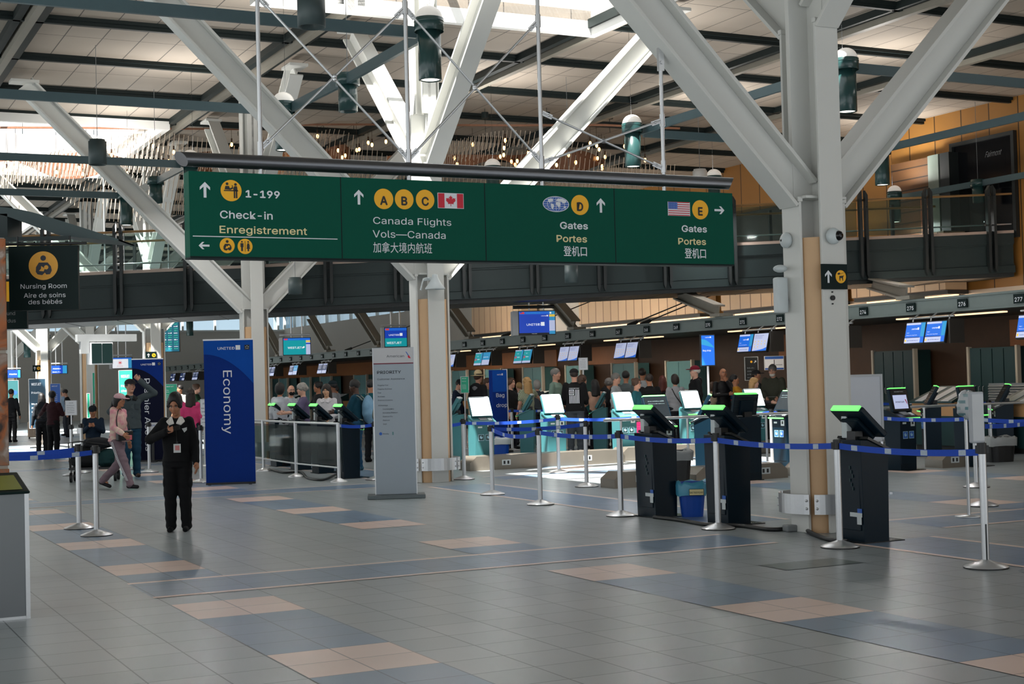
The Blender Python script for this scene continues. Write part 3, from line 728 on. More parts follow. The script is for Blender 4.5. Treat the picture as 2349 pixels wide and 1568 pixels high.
# ------------------------------------------------------------------ chandeliers of hanging rods
M_COPPER = mat('copper_band', (140, 100, 78), 0.45, 0.4, noise=.2, scale=12)
M_ROD = mat('pale_brass_rod', (205, 190, 172), 0.35, 0.3)
M_BULB = mat('lit_bulb', (255, 196, 120), 0.5, emit=6.0, noise=0.0)
def chandelier(label, front, rows, rl, seed):
    """front: plan line points with top heights; rows of rods fall away behind it in a wave"""
    rnd = random.Random(seed)
    base = front[0]
    t = thing('chandelier', label, 'chandelier', base, 0, 'rod chandeliers under the roof')
    rel = [p - base for p in front]
    back = Vector((-A2[0], -A2[1], 0))
    bm = MB()
    NB = 40
    def at(u):
        k = u * (len(rel) - 1); i = min(int(k), len(rel) - 2); return rel[i].lerp(rel[i + 1], k - i)
    for off, z0, z1, wv in ((0.0, 0, -.05, 0), (rows * .4, -.10, -.62, .22)):
        vs = []
        for i in range(NB + 1):
            q = at(i / NB) + back * (off + (.35 * math.sin(i * .42 + seed) if wv else 0)); w_ = math.sin(i * .30 + seed * 1.7)
            vs += [q + Vector((0, 0, z0 - abs(wv) * .4 * (1 - w_))), q + Vector((0, 0, z1 - wv * w_)), q + back * .04 + Vector((0, 0, z1 - wv * w_)), q + back * .04 + Vector((0, 0, z0 - abs(wv) * .4 * (1 - w_)))]
        bm.add(vs, [(4 * i + j, 4 * i + (j + 1) % 4, 4 * i + 4 + (j + 1) % 4, 4 * i + 4 + j) for i in range(NB) for j in range(4)], 0, False)
    bm.build('copper_band', M_COPPER, t)
    rd = MB()
    N = int((rel[-1] - rel[0]).length / .115)
    for j in range(rows):
        for i in range(N):
            u = (i + .5 * (j % 2)) / N
            p = at(min(u, 1)) + back * (j * .5 + .1)
            zb = -.55 - .42 * math.sin(u * 5.2 + j * .35 + seed) - .05 * j
            ln = rl * (.8 + .4 * math.sin(u * 9 + j))
            q = p + Vector((0, 0, zb))
            rd.cyl(q, q - Vector((.06, .03, ln)), .011, 4, 0, cap=False)
    rd.build('hanging_rods', M_ROD, t)['kind'] = 'stuff'
    for i in range(40):
        u = rnd.random(); p = at(u) + back * rnd.uniform(.0, rows * .45) + Vector((0, 0, rnd.uniform(-.9, -.3)))
        b = MB().ball(p, (.035, .035, .06), 8, 6).build('bulb', M_BULB, t)
        MB().cyl(p + Vector((0, 0, .05)), p + Vector((0, 0, .16)), .022, 6).cyl(p + Vector((0, 0, .16)), (p.x, p.y, 0.0), .006, 4, cap=False).build('bulb_holder', M_BULBH, b)
    wr = MB()
    for k in range(5):
        p = at(k / 4) + back * .6; wr.cyl(p + Vector((0, 0, -.1)), p + Vector((0, 0, 1.6)), .008, 4)
        wr.cyl(p + Vector((0, 0, .25)), p + Vector((0, 0, .4)), .09, 10)
    wr.build('suspension_wires', M_DARKBEAM, t)
    return t
M_BULBH = mat('bronze_bulb_holder', (70, 50, 36), 0.5, 0.5)
chandelier('copper and white rod chandelier at the left, seen past the plain cylinder lamp', [dp(-120, 290, 37.6), dp(120, 290, 37.0), dp(330, 292, 37.2), dp(560, 294, 38.5)], 9, .55, 1)
chandelier('brass rod chandelier behind the middle of the sign, left of the sunlit column', [dp(640, 284, 38.5), dp(760, 283, 38), dp(900, 283, 38)], 8, .55, 2)
chandelier('long brass rod chandelier with bulbs, right of the sunlit column', [dp(1010, 284, 36.5), dp(1180, 285, 36), dp(1380, 284, 36.5), dp(1560, 292, 38)], 9, .5, 3)
# ------------------------------------------------------------------ check-in hall along the right side
NUM_A = lambda n: -7.34 + 1.42 * (n - 277)
M_FASCIA = mat('grey_green_fascia', (106, 118, 116), 0.45)
M_SOFFIT = mat('dark_soffit', (34, 38, 38), 0.6)
M_TEALCAB = mat('teal_laminate', (88, 132, 134), 0.4, noise=0.05)
M_TEALD = mat('deep_teal_laminate', (26, 58, 60), 0.4)
M_CREAMEDGE = mat('cream_edge_trim', (196, 186, 168), 0.5)
M_COUNTER = mat('blond_wood_counter', (190, 146, 100), 0.45)
# fascia beam carrying the counter numbers, canopy behind it
mb = MB(); mb.box(-NUM_A(282), -NUM_A(229.4), 10.40, 10.52, 2.76, 3.02, 0); mb.box(-NUM_A(282), -NUM_A(229.4), 10.36, 10.56, 3.0, 3.04, 0); mb.box(-NUM_A(282), -NUM_A(229.4), 10.38, 10.56, 2.74, 2.77, 0)
mb.v = [(y, x, z) for x, y, z in mb.v]; mb.f = [tuple(reversed(f)) for f in mb.f]
struct(mb.build('trim_40', M_FASCIA, ab=True))
mb = MB(); mb.box(10.54, 14.9, -NUM_A(282), -NUM_A(229.4), 2.80, 2.9, 0); struct(mb.build('ceiling_2', M_SOFFIT, ab=True))
mb = MB(); mb.box(14.6, 14.9, -NUM_A(282), -NUM_A(229.4), 0, 2.9, 0)
for n0, n1 in ((278.2, 276.6), (274.6, 273.9), (270, 268), (262.8, 260.6), (259, 250), (248, 230)): mb.box(14.56, 14.62, -NUM_A(n0), -NUM_A(n1), 2.12, 2.7, 1)
struct(mb.build('wall_right_4', [m_back, m_backo], ab=True))
for n in list(range(230, 262)) + list(range(262, 279)):
    t = MB(); t.box(-.125, .125, -.02, .0, -.085, .085, 0)
    tx = MB(); txt(tx, str(n), .105, 0, -.052, -.0215, 'CENTER', .02)
    m_, ms_ = merge([(t, M_SDARK), (tx, M_SWHITE)])
    o = m_.build('number_plate', ms_, None, W(NUM_A(n), 10.375, 2.885), RZB)
    tag(o, 'dark counter number plate reading %d on the grey beam' % n, 'number plate', 'counter numbers on the long beam')
# long beam struts, tie rods
for i, px in enumerate((640, 752, 868, 1078, 1318, 1650, 2082)):
    a = to_ab(on_b(10.46, px, 740))[0]
    mb = MB(); zt = {2082: 3.42, 1650: 3.6}.get(px, 3.85 if px < 1000 else 3.7)
    e = {2082: (-6.3, 4.5, 3.86), 1650: (-2.2, .3, 3.74)}.get(px, (-2.2, 0, 4.6))
    ibeam(mb, W(a, 10.46, 3.2), W(a + e[0], 10.46 + e[1], e[2]), Vector((B2[0], B2[1], 0)), .3, .28)
    mb.box(-.2, .2, -.2, .2, 3.045, 3.12, 0, Matrix.Translation(W(a + .1, 10.46, 0)) @ Matrix.Rotation(RZB, 4, 'Z'))
    tag(mb.build('strut', M_BEIGEBEAM), 'beige diagonal strut above the counter number %d' % round(277 + (a + 7.34) / 1.42), 'strut', 'struts above the number beam')
for px in (1150, 1440, 1470, 790):
    a = to_ab(on_b(10.46, px, 740))[0]
    mb = MB(); mb.cyl(W(a, 10.46, 3.03), W(a - .0, 15.0, 4.6), .018, 6); mb.cyl(W(a, 10.46, 3.03), W(a, 10.75, 3.13), .05, 8)
    tag(mb.build('tie_rod', M_SOFFIT), 'dark tie rod rising from the beam near counter %d' % round(277 + (a + 7.34) / 1.42), 'tie rod', 'tie rods above the number beam')
# timber bulkheads with a light slot, high on the wall behind the counters
M_SLOT = mat('warm_light_slot', (255, 214, 170), 0.5, emit=1.6, noise=0.0)
for x0, x1, lab in ((1082, 1195, 'timber bulkhead behind the hanging blue monitor'), (1328, 1600, 'long timber bulkhead above counters 265 to 269'), (1655, 1900, 'timber bulkhead left of the large column'), (1955, 2170, 'timber bulkhead low behind the bridge at the right')):
    a0 = to_ab(on_b(17.5, x0, 720))[0]; a1 = to_ab(on_b(17.5, x1, 700))[0]
    t = thing('bulkhead', lab, 'bulkhead', W((a0 + a1) / 2, 17.5, 3.72), RZB, 'timber bulkheads on the back wall')
    h = abs(a1 - a0) / 2
    MB().box(-h, h, 0, .74, .0, 1.55).build('timber_face', brick('pale_timber_boards', (198, 170, 138), (188, 160, 128), (90, 66, 46), .55, 3.0, 0.02, 0.5, axes='XZ'), t)
    MB().box(-h, h, .08, .8, -.10, 0).build('shadow_gap', M_SOFFIT, t)
    MB().box(-h + .1, h - .1, .45, .55, -.14, -.10).build('light_slot', M_SLOT, t)
    l = bpy.data.lights.new('slot_light', 'AREA'); l.shape = 'RECTANGLE'; l.size = 2 * h; l.size_y = .15; l.energy = 45 * h; l.color = (1, .78, .58)
    o = bpy.data.objects.new('slot_light', l); C.objects.link(o); o.parent = t; o.location = (0, .5, -.16); o.rotation_euler = (R(18), 0, 0)
# cabinets / partitions at the back
def cabinet(px0, px1, label, doors=0, tall=2.1, m=None, yy=850):
    a0 = to_ab(on_b(14.0, px0, yy))[0]; a1 = to_ab(on_b(14.0, px1, yy))[0]; w = a1 - a0
    t = thing('cabinet', label, 'cabinet', W((a0 + a1) / 2, 14.0, 0), RZB, 'teal cabinets behind the counters')
    MB().box(-w / 2 + .06, w / 2 - .06, 0, .5, 0, tall).build('carcass', m or M_TEALCAB, t)
    MB().box(-w / 2, -w / 2 + .06, -.05, .06, 0, tall + .03).build('edge_trim', M_CREAMEDGE, t); MB().box(w / 2 - .06, w / 2, -.05, .06, 0, tall + .03).build('edge_trim', M_CREAMEDGE, t)
    n = doors or 2
    dw = (w - .14) / n
    for k in range(n):
        x = -w / 2 + .07 + k * dw
        d = MB().box(x + .012, x + dw - .012, -.025, 0, .95, tall - .03).build('door', m or M_TEALCAB, t)
        if doors: MB().tube([(x + (dw - .06 if k % 2 == 0 else .06), -.025, 1.1), (x + (dw - .06 if k % 2 == 0 else .06), -.06, 1.12), (x + (dw - .06 if k % 2 == 0 else .06), -.06, 1.24), (x + (dw - .06 if k % 2 == 0 else .06), -.025, 1.26)], .008, 5).build('handle', M_STEEL, d)
    for k in range(2):
        x = -w / 2 + .07 + k * (w - .14) / 2
        MB().box(x + .012, x + (w - .14) / 2 - .012, -.025, 0, .1, .92).build('drawer_front', m or M_TEALCAB, t)
    return t
cabinet(2003, 2102, 'dark teal four-door cabinet right of the whiteboard', 4, 2.12, M_TEALD)
cabinet(2222, 2338, 'dark teal cabinet behind the roller shutter at the right edge', 4, 2.1, M_TEALD)
for i, (x0, x1) in enumerate(((1528, 1590), (1404, 1460), (1298, 1334), (1200, 1246), (1112, 1152), (1036, 1072), (984, 1012), (812, 842), (735, 760), (690, 712), (640, 660), (600, 622))):
    nm = ['behind the red-capped man', 'behind the grey-haired man in a grey shirt', 'behind the black flag sweatshirt', 'behind the blond woman in green', 'behind the straw hat', 'right beside the white sunlit column', 'hidden partly by the sunlit column', 'behind the man with the pale backpack', 'behind the young woman in white', 'behind the purple-shirted woman', 'behind the seen-from-back white shirt', 'beside the tall blue banner'][i]
    cabinet(x0, x1, 'pale teal cabinet ' + nm)
# roller shutter in front of the right cabinet
p = on_b(13.5, 2310, 880); a = to_ab(p)[0]
t = thing('roller_shutter', 'silver roller shutter unit at the right edge before the teal cabinet', 'shutter', W(a, 13.6, 0), RZB)
MB().box(-.62, .62, 0, .3, 0, 1.18).build('housing', M_TEALD, t)
mb = MB(); mb.box(-.6, .6, -.03, 0, .82, 1.32)
for k in range(8): mb.cyl((-.6, -.03, .87 + .055 * k), (.6, -.03, .87 + .055 * k), .024, 8)
mb.build('slats', mat('silver_slats', (150, 154, 156), 0.35, 0.7), t)
# desks
def desk(px, label, w=1.25, strips=2):
    a = to_ab(on_b(11.4, px, 930))[0]
    t = thing('check_in_desk', label, 'desk', W(a, 11.4, 0), RZB, 'check-in desks')
    MB().box(-w / 2, w / 2, 0, .75, .70, .98).build('front_panel', M_COUNTER, t); MB().box(-w / 2 + .01, w / 2 - .01, .01, .75, .1, .70).build('body', M_TEALD, t)
    MB().box(-w / 2 + .05, w / 2 - .05, .05, .75, 0, .1).build('plinth', M_SOFFIT, t)
    mb = MB(); mb.add([(-w / 2, -.08, 1.0), (w / 2, -.08, 1.0), (w / 2 - .1, .7, 1.3), (-w / 2 + .1, .7, 1.3), (-w / 2, -.08, .96), (w / 2, -.08, .96), (w / 2 - .1, .7, .98), (-w / 2 + .1, .7, .98)],
                      [(0, 1, 2, 3), (5, 4, 7, 6), (0, 4, 5, 1), (2, 6, 7, 3), (0, 3, 7, 4), (1, 5, 6, 2)]); mb.build('sloped_top', M_TEALD, t)
    for k in range(strips + 1):
        x = -w / 2 + .2 + k * (w - .5) / strips
        mb = MB(); mb.add([(x, -.09, 1.012), (x + .22, -.09, 1.012), (x + .22, .6, 1.28), (x, .6, 1.28), (x, -.09, 1.0), (x + .22, -.09, 1.0), (x + .22, .6, 1.262), (x, .6, 1.262)], [(0, 1, 2, 3), (0, 4, 5, 1), (0, 3, 7, 4), (1, 5, 6, 2)])
        mb.build('steel_strip', M_LGREY, t)
desk(2140, 'wooden check-in desk with sloped dark top, left one at the right of the large column'); desk(2352, 'wooden check-in desk cut by the right edge')
for n, lab in ((270.5, 'desk below counter 270 and 271'), (267.5, 'desk below counters 267 and 268'), (264.5, 'desk below counters 264 and 265'), (261.5, 'desk below counters 261 and 262'), (257, 'desk behind the sunlit column'), (252.5, 'desk behind the young woman in white'), (248.5, 'desk behind the purple-shirted woman'), (244, 'desk behind the tall blue banner')):
    p = W(NUM_A(n), 11.4, 1); desk(float(_M[0] @ (np.array(p) - [0, 0, CAM_H]) / (_M[2] @ (np.array(p) - [0, 0, CAM_H])) * F_PX + 1174.5), lab)

# ------------------------------------------------------------------ screens
def emis(name, rgb, k=1.0): return mat(name, rgb, 0.4, emit=k, noise=0.02)
E_BLUE = emis('screen_blue', (20, 96, 200), .8); E_TEAL = emis('screen_teal', (0, 150, 160), .7); E_LAV = emis('screen_pale_lavender', (176, 184, 216), .75)
E_WHITE = emis('screen_white', (226, 230, 236), .8); E_CYAN = emis('screen_cyan', (40, 140, 190), .7); E_YEL = emis('screen_yellow', (226, 190, 60), .7); E_DEEP = emis('screen_deep_blue', (10, 58, 170), .8); E_NAVY = emis('screen_navy', (16, 40, 84), .7)
E_RED = emis('screen_red', (210, 60, 60), .7); E_BLK = emis('screen_black', (12, 14, 18), .2); E_GRN = emis('screen_green', (60, 180, 150), .7)
SM = [E_BLUE, E_TEAL, E_LAV, E_WHITE, E_CYAN, E_YEL, E_DEEP, E_NAVY, E_RED, E_BLK, E_GRN]
def united_mark(mb, cx, z, cap, y, mi, wid=None):
    txt(mb, 'UNITED', cap, cx - cap * .3, z, y, 'CENTER', .015, mi, cap * 4.6)
    x = cx + cap * 2.25
    rect(mb, x, x + cap * 1.25, z - .1 * cap, z + cap * 1.15, y, mi)
def glyph_row(mb, x0, x1, z, h, y, mi, seed=1):
    """unreadably small writing as the photograph shows it: a row of little marks"""
    rnd = random.Random(seed); x = x0
    while x < x1:
        w = h * rnd.uniform(.3, .75); rect(mb, x, min(x + w, x1), z, z + h * rnd.choice((.7, 1, .75)), y, mi); x += w + h * rnd.choice((.2, .2, .5))
def content(mb, kind, w, h, y, seed=0):
    """screen image on the XZ plane, origin at its lower left corner"""
    y2, y3 = y - .0015, y - .003
    if kind == 'united':
        rect(mb, 0, w, 0, h, y, 0); rect(mb, 0, .76 * w, .9 * h, h, y2, 2); rect(mb, .8 * w, w, .3 * h, h, y2, 4)
        united_mark(mb, .47 * w, .66 * h, .085 * h, y2, 3); rect(mb, 0, .82 * w, 0, .25 * h, y2, 2); rect(mb, 0, .76 * w, .26 * h, .29 * h, y2, 7)
        txt(mb, 'Step 1', .06 * h, .08 * w, .49 * h, y2, 'LEFT', 0, 3); txt(mb, 'Drop your bag here', .055 * h, .08 * w, .37 * h, y2, 'LEFT', 0, 3, .55 * w)
        rect(mb, .03 * w, .1 * w, .06 * h, .18 * h, y3, 5); glyph_row(mb, .16 * w, .72 * w, .1 * h, .03 * h, y3, 7, seed)
    elif kind == 'dots':
        rect(mb, 0, w, 0, h, y, 2)
        mb.add([(0, y2, 0), (w, y2, 0), (w, y2, .2 * h), (.75 * w, y2, .1 * h), (.4 * w, y2, .04 * h)], [(0, 1, 2, 3, 4)], 0)
        for r_ in range(3):
            for c_ in range(4 if r_ < 2 else 2): circ(mb, (.14 + .23 * c_) * w, (.55 - .16 * r_) * h, .03 * w, y2, 5, 8)
        for k in range(3): glyph_row(mb, .08 * w, (.6 + .1 * (k == 0)) * w, (.88 - .08 * k) * h, .025 * h, y2, 7, seed + k)
    elif kind == 'teal':
        rect(mb, 0, w, 0, h, y, 1); rect(mb, 0, w, 0, .16 * h, y2, 2); rect(mb, .82 * w, w, .25 * h, h, y2, 4); rect(mb, 0, .8 * w, .93 * h, h, y2, 2)
        txt(mb, 'WESTJET', .06 * h, .4 * w, .7 * h, y2, 'CENTER', .01, 3); rect(mb, .08 * w, .25 * w, .38 * h, .55 * h, y2, 8); rect(mb, .08 * w, .16 * w, .47 * h, .55 * h, y3, 6); glyph_row(mb, .36 * w, .7 * w, .43 * h, .06 * h, y2, 3, seed)
    elif kind == 'plain':
        rect(mb, 0, w, 0, h, y, 4); rect(mb, 0, w, 0, .4 * h, y2, 2); glyph_row(mb, .1 * w, .8 * w, .6 * h, .05 * h, y2, 3, seed)
    elif kind == 'list':
        rect(mb, 0, w, 0, h, y, 7); rect(mb, 0, w, 0, .3 * h, y2, 2); rect(mb, .05 * w, .95 * w, .88 * h, .96 * h, y2, 2)
        for k in range(4): glyph_row(mb, .1 * w, .7 * w, (.78 - .1 * k) * h, .03 * h, y2, 3, seed + k)
    elif kind == 'orange':
        rect(mb, 0, w, 0, h, y, 5 if seed % 2 else 7); rect(mb, .1 * w, .9 * w, .5 * h, .6 * h, y2, 3)
def pair(aL, kinds, label, b=10.12, k=1.0):
    t = thing('monitor_pair', label, 'monitors', W(aL, b, 0), RZB, 'twin monitors under the number beam')
    sw, shh = .53 * k, .40 * k
    MB().cyl((-.62 * k, .12, 2.655), (.62 * k, .12, 2.655), .02, 8).build('mounting_rail', M_STEEL, t)
    br = MB()
    for x in (-.5 * k, 0, .5 * k): br.cyl((x, .12, 2.65), (x, .30, 2.76), .018, 6).ball((x, .09, 2.66), .022, 6, 4).cyl((x, .12, 2.65), (x, .1, 2.55), .015, 6)
    br.build('brackets', M_STEEL, t)
    X = Matrix.Translation((0, 0, 2.56)) @ Matrix.Rotation(R(-14), 4, 'X')
    for q, kd in zip((-1, 1), kinds):
        x0 = -.55 * k if q < 0 else .02 * k
        body = MB().box(x0 - .015, x0 + sw + .015, 0, .06, -shh - .02, .02, 0, X).box(x0 + .1, x0 + sw - .1, .06, .11, -shh + .08, -.06, 0, X)
        s = MB(); content(s, kd, sw, shh, -.003, int(aL * 7)); s.v = [tuple(X @ Vector((x + x0, y, z - shh))) for x, y, z in s.v]
        m_, ms_ = merge([(body, M_BLACK), (s, SM)]); m_.build('monitor', ms_, t)
    MB().box(.60 * k, .64 * k, -.02, .34, 2.14, 2.60).build('side_shield', mat('brown_shield', (52, 48, 44), 0.5), t)
for n, kd, lab in ((277.55, ('united', 'united'), 'twin blue monitors at the right edge below counter 277'), (275.5, ('united', 'united'), 'twin blue monitors below counters 275 and 276'), (273.42, ('dots', 'united'), 'twin monitors half hidden right of the large column below counter 274'),
                   (271.55, ('united', 'dots'), 'twin monitors below counter 271, one blue, one with yellow dots'), (267.6, ('dots', 'dots'), 'twin pale monitors with yellow dots below counters 267 and 268'), (265.4, ('dots', 'dots'), 'twin pale monitors with yellow dots below counters 265 and 266'),
                   (263.4, ('teal', 'teal'), 'twin teal monitors below counters 263 and 264'), (261.4, ('teal', 'plain'), 'teal and blue twin monitors below counters 261 and 262'), (259.5, ('plain', 'dots'), 'twin monitors beside the sunlit column below counter 260'),
                   (250.6, ('list', 'list'), 'twin dark-blue monitors left of the grey priority totem'), (247.9, ('list', 'plain'), 'twin blue monitors above the young woman in white'), (245.6, ('list', 'list'), 'twin blue monitors above the purple-shirted woman'), (242.8, ('list', 'list'), 'twin blue monitors right of the column behind the banner'),
                   (232.4, ('orange', 'list'), 'twin small monitors left of the tall banner'), (234.0, ('orange', 'list'), 'twin small monitors beside the tall banner edge'), (236.0, ('list', 'list'), 'twin small monitors just left of the tall banner')):
    pair(NUM_A(n), kd, lab)

def hanging(px, py, wpx, Y, draw, label, hw=.60, side=True, tube=True, rods=(-.2, .2), rz=.12, ztop=None):
    """monitor hung on two rods; px, py = centre of its face; draw(mb, w, h, y)"""
    p = dp(px, py, Y); w = wpx * Y / F_PX; h = w * hw
    t = thing('hanging_monitor', label, 'monitor', (p.x, p.y, p.z - h / 2), rz)
    body = MB().box(-w / 2 - .02, w / 2 + .02, 0, .12, -.02, h + .02)
    s = MB(); draw(s, w, h, -.004); s.v = [(x - w / 2, y, z) for x, y, z in s.v]
    m_, ms_ = merge([(body, M_BLACK), (s, SM)]); m_.build('screen', ms_, t)
    if side: MB().box(-w / 2 - .17 * w, -w / 2 - .02, .0, .5, -.02, h + .02).build('side_cabinet', M_LGREY, t)
    if tube: MB().cyl((-w / 2 - .15 * w, .1, h + .13 * w), (w / 2, .1, h + .13 * w), .045 * w, 12).build('tube', M_LGREY if Y > 40 else M_BLACK, t)
    zt = (ztop or CZ) - (p.z - h / 2)
    for q in rods: MB().cyl((q * w, .1, h), (q * w, .1, zt), .022, 8).build('rod', M_STEEL, t)
    return t
def d_united(mb, w, h, y):
    rect(mb, 0, w, 0, h, y, 6); rect(mb, 0, .84 * w, .88 * h, h, y - .001, 0); usf = (.03 * w, .15 * w, .9 * h, .98 * h)
    rect(mb, usf[0], usf[1], usf[2], usf[3], y - .002, 8); rect(mb, usf[0], usf[0] + .05 * w, .94 * h, .98 * h, y - .003, 6); glyph_row(mb, .2 * w, .6 * w, .91 * h, .05 * h, y - .002, 4, 5)
    united_mark(mb, .42 * w, .38 * h, .13 * h, y - .001, 3); united_mark(mb, .7 * w, .78 * h, .05 * h, y - .001, 3)
    rect(mb, .84 * w, w, 0, h, y - .001, 4); rect(mb, .84 * w, w, .14 * h, .6 * h, y - .002, 2); rect(mb, .84 * w, w, .76 * h, .86 * h, y - .002, 5); rect(mb, 0, .83 * w, 0, .06 * h, y - .002, 9); circ(mb, .88 * w, .93 * h, .025 * w, y - .002, 3)
    txt(mb, 'STAR ALLIANCE', .03 * h, .42 * w, .015 * h, y - .003, 'CENTER', 0, 3)
def d_westjet(mb, w, h, y):
    rect(mb, 0, w, 0, h, y, 1); rect(mb, 0, w, .87 * h, h, y - .001, 0); rect(mb, .03 * w, .16 * w, .89 * h, .98 * h, y - .002, 8); glyph_row(mb, .2 * w, .6 * w, .91 * h, .05 * h, y - .002, 4, 5)
    txt(mb, 'WESTJET', .17 * h, .42 * w, .36 * h, y - .001, 'CENTER', .02, 3, .52 * w); circ(mb, .76 * w, .45 * h, .035 * w, y - .001, 3, 6); circ(mb, .72 * w, .41 * h, .03 * w, y - .001, 3, 5)
    rect(mb, .84 * w, w, 0, .87 * h, y - .001, 2); rect(mb, .84 * w, w, .75 * h, .84 * h, y - .002, 5); rect(mb, .84 * w, w, .62 * h, .7 * h, y - .002, 6)
def d_both(mb, w, h, y):
    rect(mb, 0, w, .45 * h, h, y, 6); rect(mb, 0, w, 0, .45 * h, y, 1); united_mark(mb, .45 * w, .58 * h, .12 * h, y - .001, 3); txt(mb, 'WESTJET', .16 * h, .42 * w, .14 * h, y - .001, 'CENTER', .02, 3, .68 * w)
    rect(mb, 0, w, .86 * h, h, y - .001, 0); rect(mb, .03 * w, .2 * w, .88 * h, .98 * h, y - .002, 8)
def d_ac(mb, w, h, y):
    rect(mb, 0, w, 0, h, y, 3); rect(mb, 0, w, .88 * h, h, y - .001, 0); rect(mb, .82 * w, w, 0, .88 * h, y - .001, 4)
    circ(mb, .4 * w, .52 * h, .17 * h, y - .001, 8); circ(mb, .4 * w, .52 * h, .14 * h, y - .002, 3); mb.add([(.4 * w + a * .24 * h, y - .003, .52 * h + b * .24 * h) for a, b in leaf], [tuple(range(len(leaf)))], 8); glyph_row(mb, .25 * w, .55 * w, .18 * h, .05 * h, y - .001, 8, 3)
def d_alaska(mb, w, h, y):
    rect(mb, 0, w, 0, h, y, 6); rect(mb, .74 * w, w, 0, h, y - .001, 4); txt(mb, 'Alaska', .18 * h, .37 * w, .55 * h, y - .002, 'CENTER', .015, 3, .5 * w); txt(mb, 'DELTA', .12 * h, .4 * w, .14 * h, y - .002, 'CENTER', .01, 3, .45 * w)
    mb.add([(.1 * w, y - .002, .14 * h), (.18 * w, y - .002, .14 * h), (.14 * w, y - .002, .27 * h)], [(0, 1, 2)], 3)
def d_alaska1(mb, w, h, y):
    rect(mb, 0, w, 0, h, y, 6); rect(mb, .82 * w, w, 0, h, y - .001, 4); txt(mb, 'Alaska', .26 * h, .42 * w, .38 * h, y - .002, 'CENTER', .015, 3, .6 * w)
hanging(1232, 740, 83, 36.9, d_united, 'blue monitor hanging from the bridge right of the sunlit column', .63, ztop=dp(1232, 672, 36.9).z)
hanging(681, 794, 61, 46, d_westjet, 'teal monitor hanging right of the tall blue banner', .62)
hanging(908, 773, 50, 44, d_both, 'blue and teal monitor hanging above the grey priority totem', .85)
hanging(280, 832, 43, 58, d_ac, 'white monitor with a red leaf roundel hanging at the left', .55)
hanging(135, 847, 36, 62, d_alaska, 'small navy monitor with two airline names at far left', .5)
hanging(32, 857, 28, 64, d_alaska1, 'small navy monitor with one airline name at the far left edge', .62)
# dark twin monitor on a bracket, departures board
p = dp(234, 810, 44)
t = thing('hanging_monitor', 'grey box with two dark screens on a white arm at the left', 'monitor', tuple(p), .55)
MB().box(-.33, .33, .0, .4, -.33, .33).build('housing', M_LGREY, t); MB().box(-.31, -.01, -.015, 0, -.3, .3).build('screen', M_SDARK, t); MB().box(.01, .31, -.015, 0, -.3, .3).build('screen', M_SDARK, t)
MB().box(-.7, 1.1, .1, .35, .36, .58).box(-.6, -.35, .1, .3, .0, .36).cyl((.2, .2, .5), (.2, .2, CZ - p.z), .03, 8).build('arm', M_GREY, t)
p = dp(390, 767, 46)
t = thing('departures_board', 'tall tilted teal departures board hanging at the left', 'screen', tuple(p), .15)
bd = MB().box(-.3, .3, 0, .12, -.55, .55); s = MB(); rect(s, -.28, .28, -.53, .53, -.004, 11)
for k in range(14):
    for x0, x1 in ((-.25, -.12), (-.06, .06), (.12, .24)): glyph_row(s, x0, x1, .45 - .07 * k, .035, -.006, 10 if k % 3 else 3, k * 3 + int(x0 * 50))
m_, ms_ = merge([(bd, M_BLACK), (s, SM + [emis('screen_board', (24, 92, 112), .7)])]); m_.build('screen', ms_, t); MB().cyl((0, .1, .5), (0, .1, CZ - p.z), .03, 8).build('rod', M_STEEL, t)
# dark doorway with hotel lettering on the amber wall, glazed tower beside it
p0, p1 = on_b(BB - .06, 2195, 535), on_b(BB - .06, 2322, 300); a0, a1 = to_ab(p0)[0], to_ab(p1)[0]; zt = p1.z - .1
t = thing('doorway', 'tall dark glazed doorway with white script lettering on the amber wall', 'doorway', W((a0 + a1) / 2, BB - .02, br_.z + 1.0), RZB); z_ = zt - br_.z - 1.0; hw_ = abs(a1 - a0) / 2
MB().box(-hw_, hw_, -.05, 0, 0, z_).build('dark_glass', mat('dark_glazing', (18, 20, 24), 0.12), t)
MB().box(-hw_ - .1, -hw_, -.12, 0, 0, z_ + .1).box(hw_, hw_ + .1, -.12, 0, 0, z_ + .1).box(-hw_, hw_, -.12, 0, z_, z_ + .1).build('frame', M_BRIDGE_D, t)
tx = MB(); u = to_ab(on_b(BB, 2282, 350))[0] - (a0 + a1) / 2; txt(tx, 'Fairmont', .2, u, on_b(BB, 2282, 358).z - br_.z - 1.0, -.056, 'CENTER', 0, 0, .55); z0_ = min(v[2] for v in tx.v); tx.v = [(x + (z - z0_) * .4, y, z) for x, y, z in tx.v]; tx.build('lettering', mat('dim_silver_letters', (120, 124, 128), 0.4), t)
p = on_b(BB - 1.0, 2085, 450); a = to_ab(p)[0]
t = thing('glazed_shaft', 'narrow glazed shaft left of the amber wall', 'shaft', W(a, BB - .9, 0), RZB)
MB().box(-1.5, .55, .62, .85, 3.6, 7.4).build('timber_core', brick('dim_brown_boards', (92, 62, 34), (80, 54, 30), (34, 22, 12), 3.0, .3, .02, .6, axes='XZ'), t); MB().box(.1, .5, .5, .6, 3.6, 7.4).build('pale_strip', mat('grey_green_panel', (120, 132, 124), .4), t); MB().box(.56, .9, .5, .85, 3.6, 7.4).build('dark_edge', M_BRIDGE_D, t)

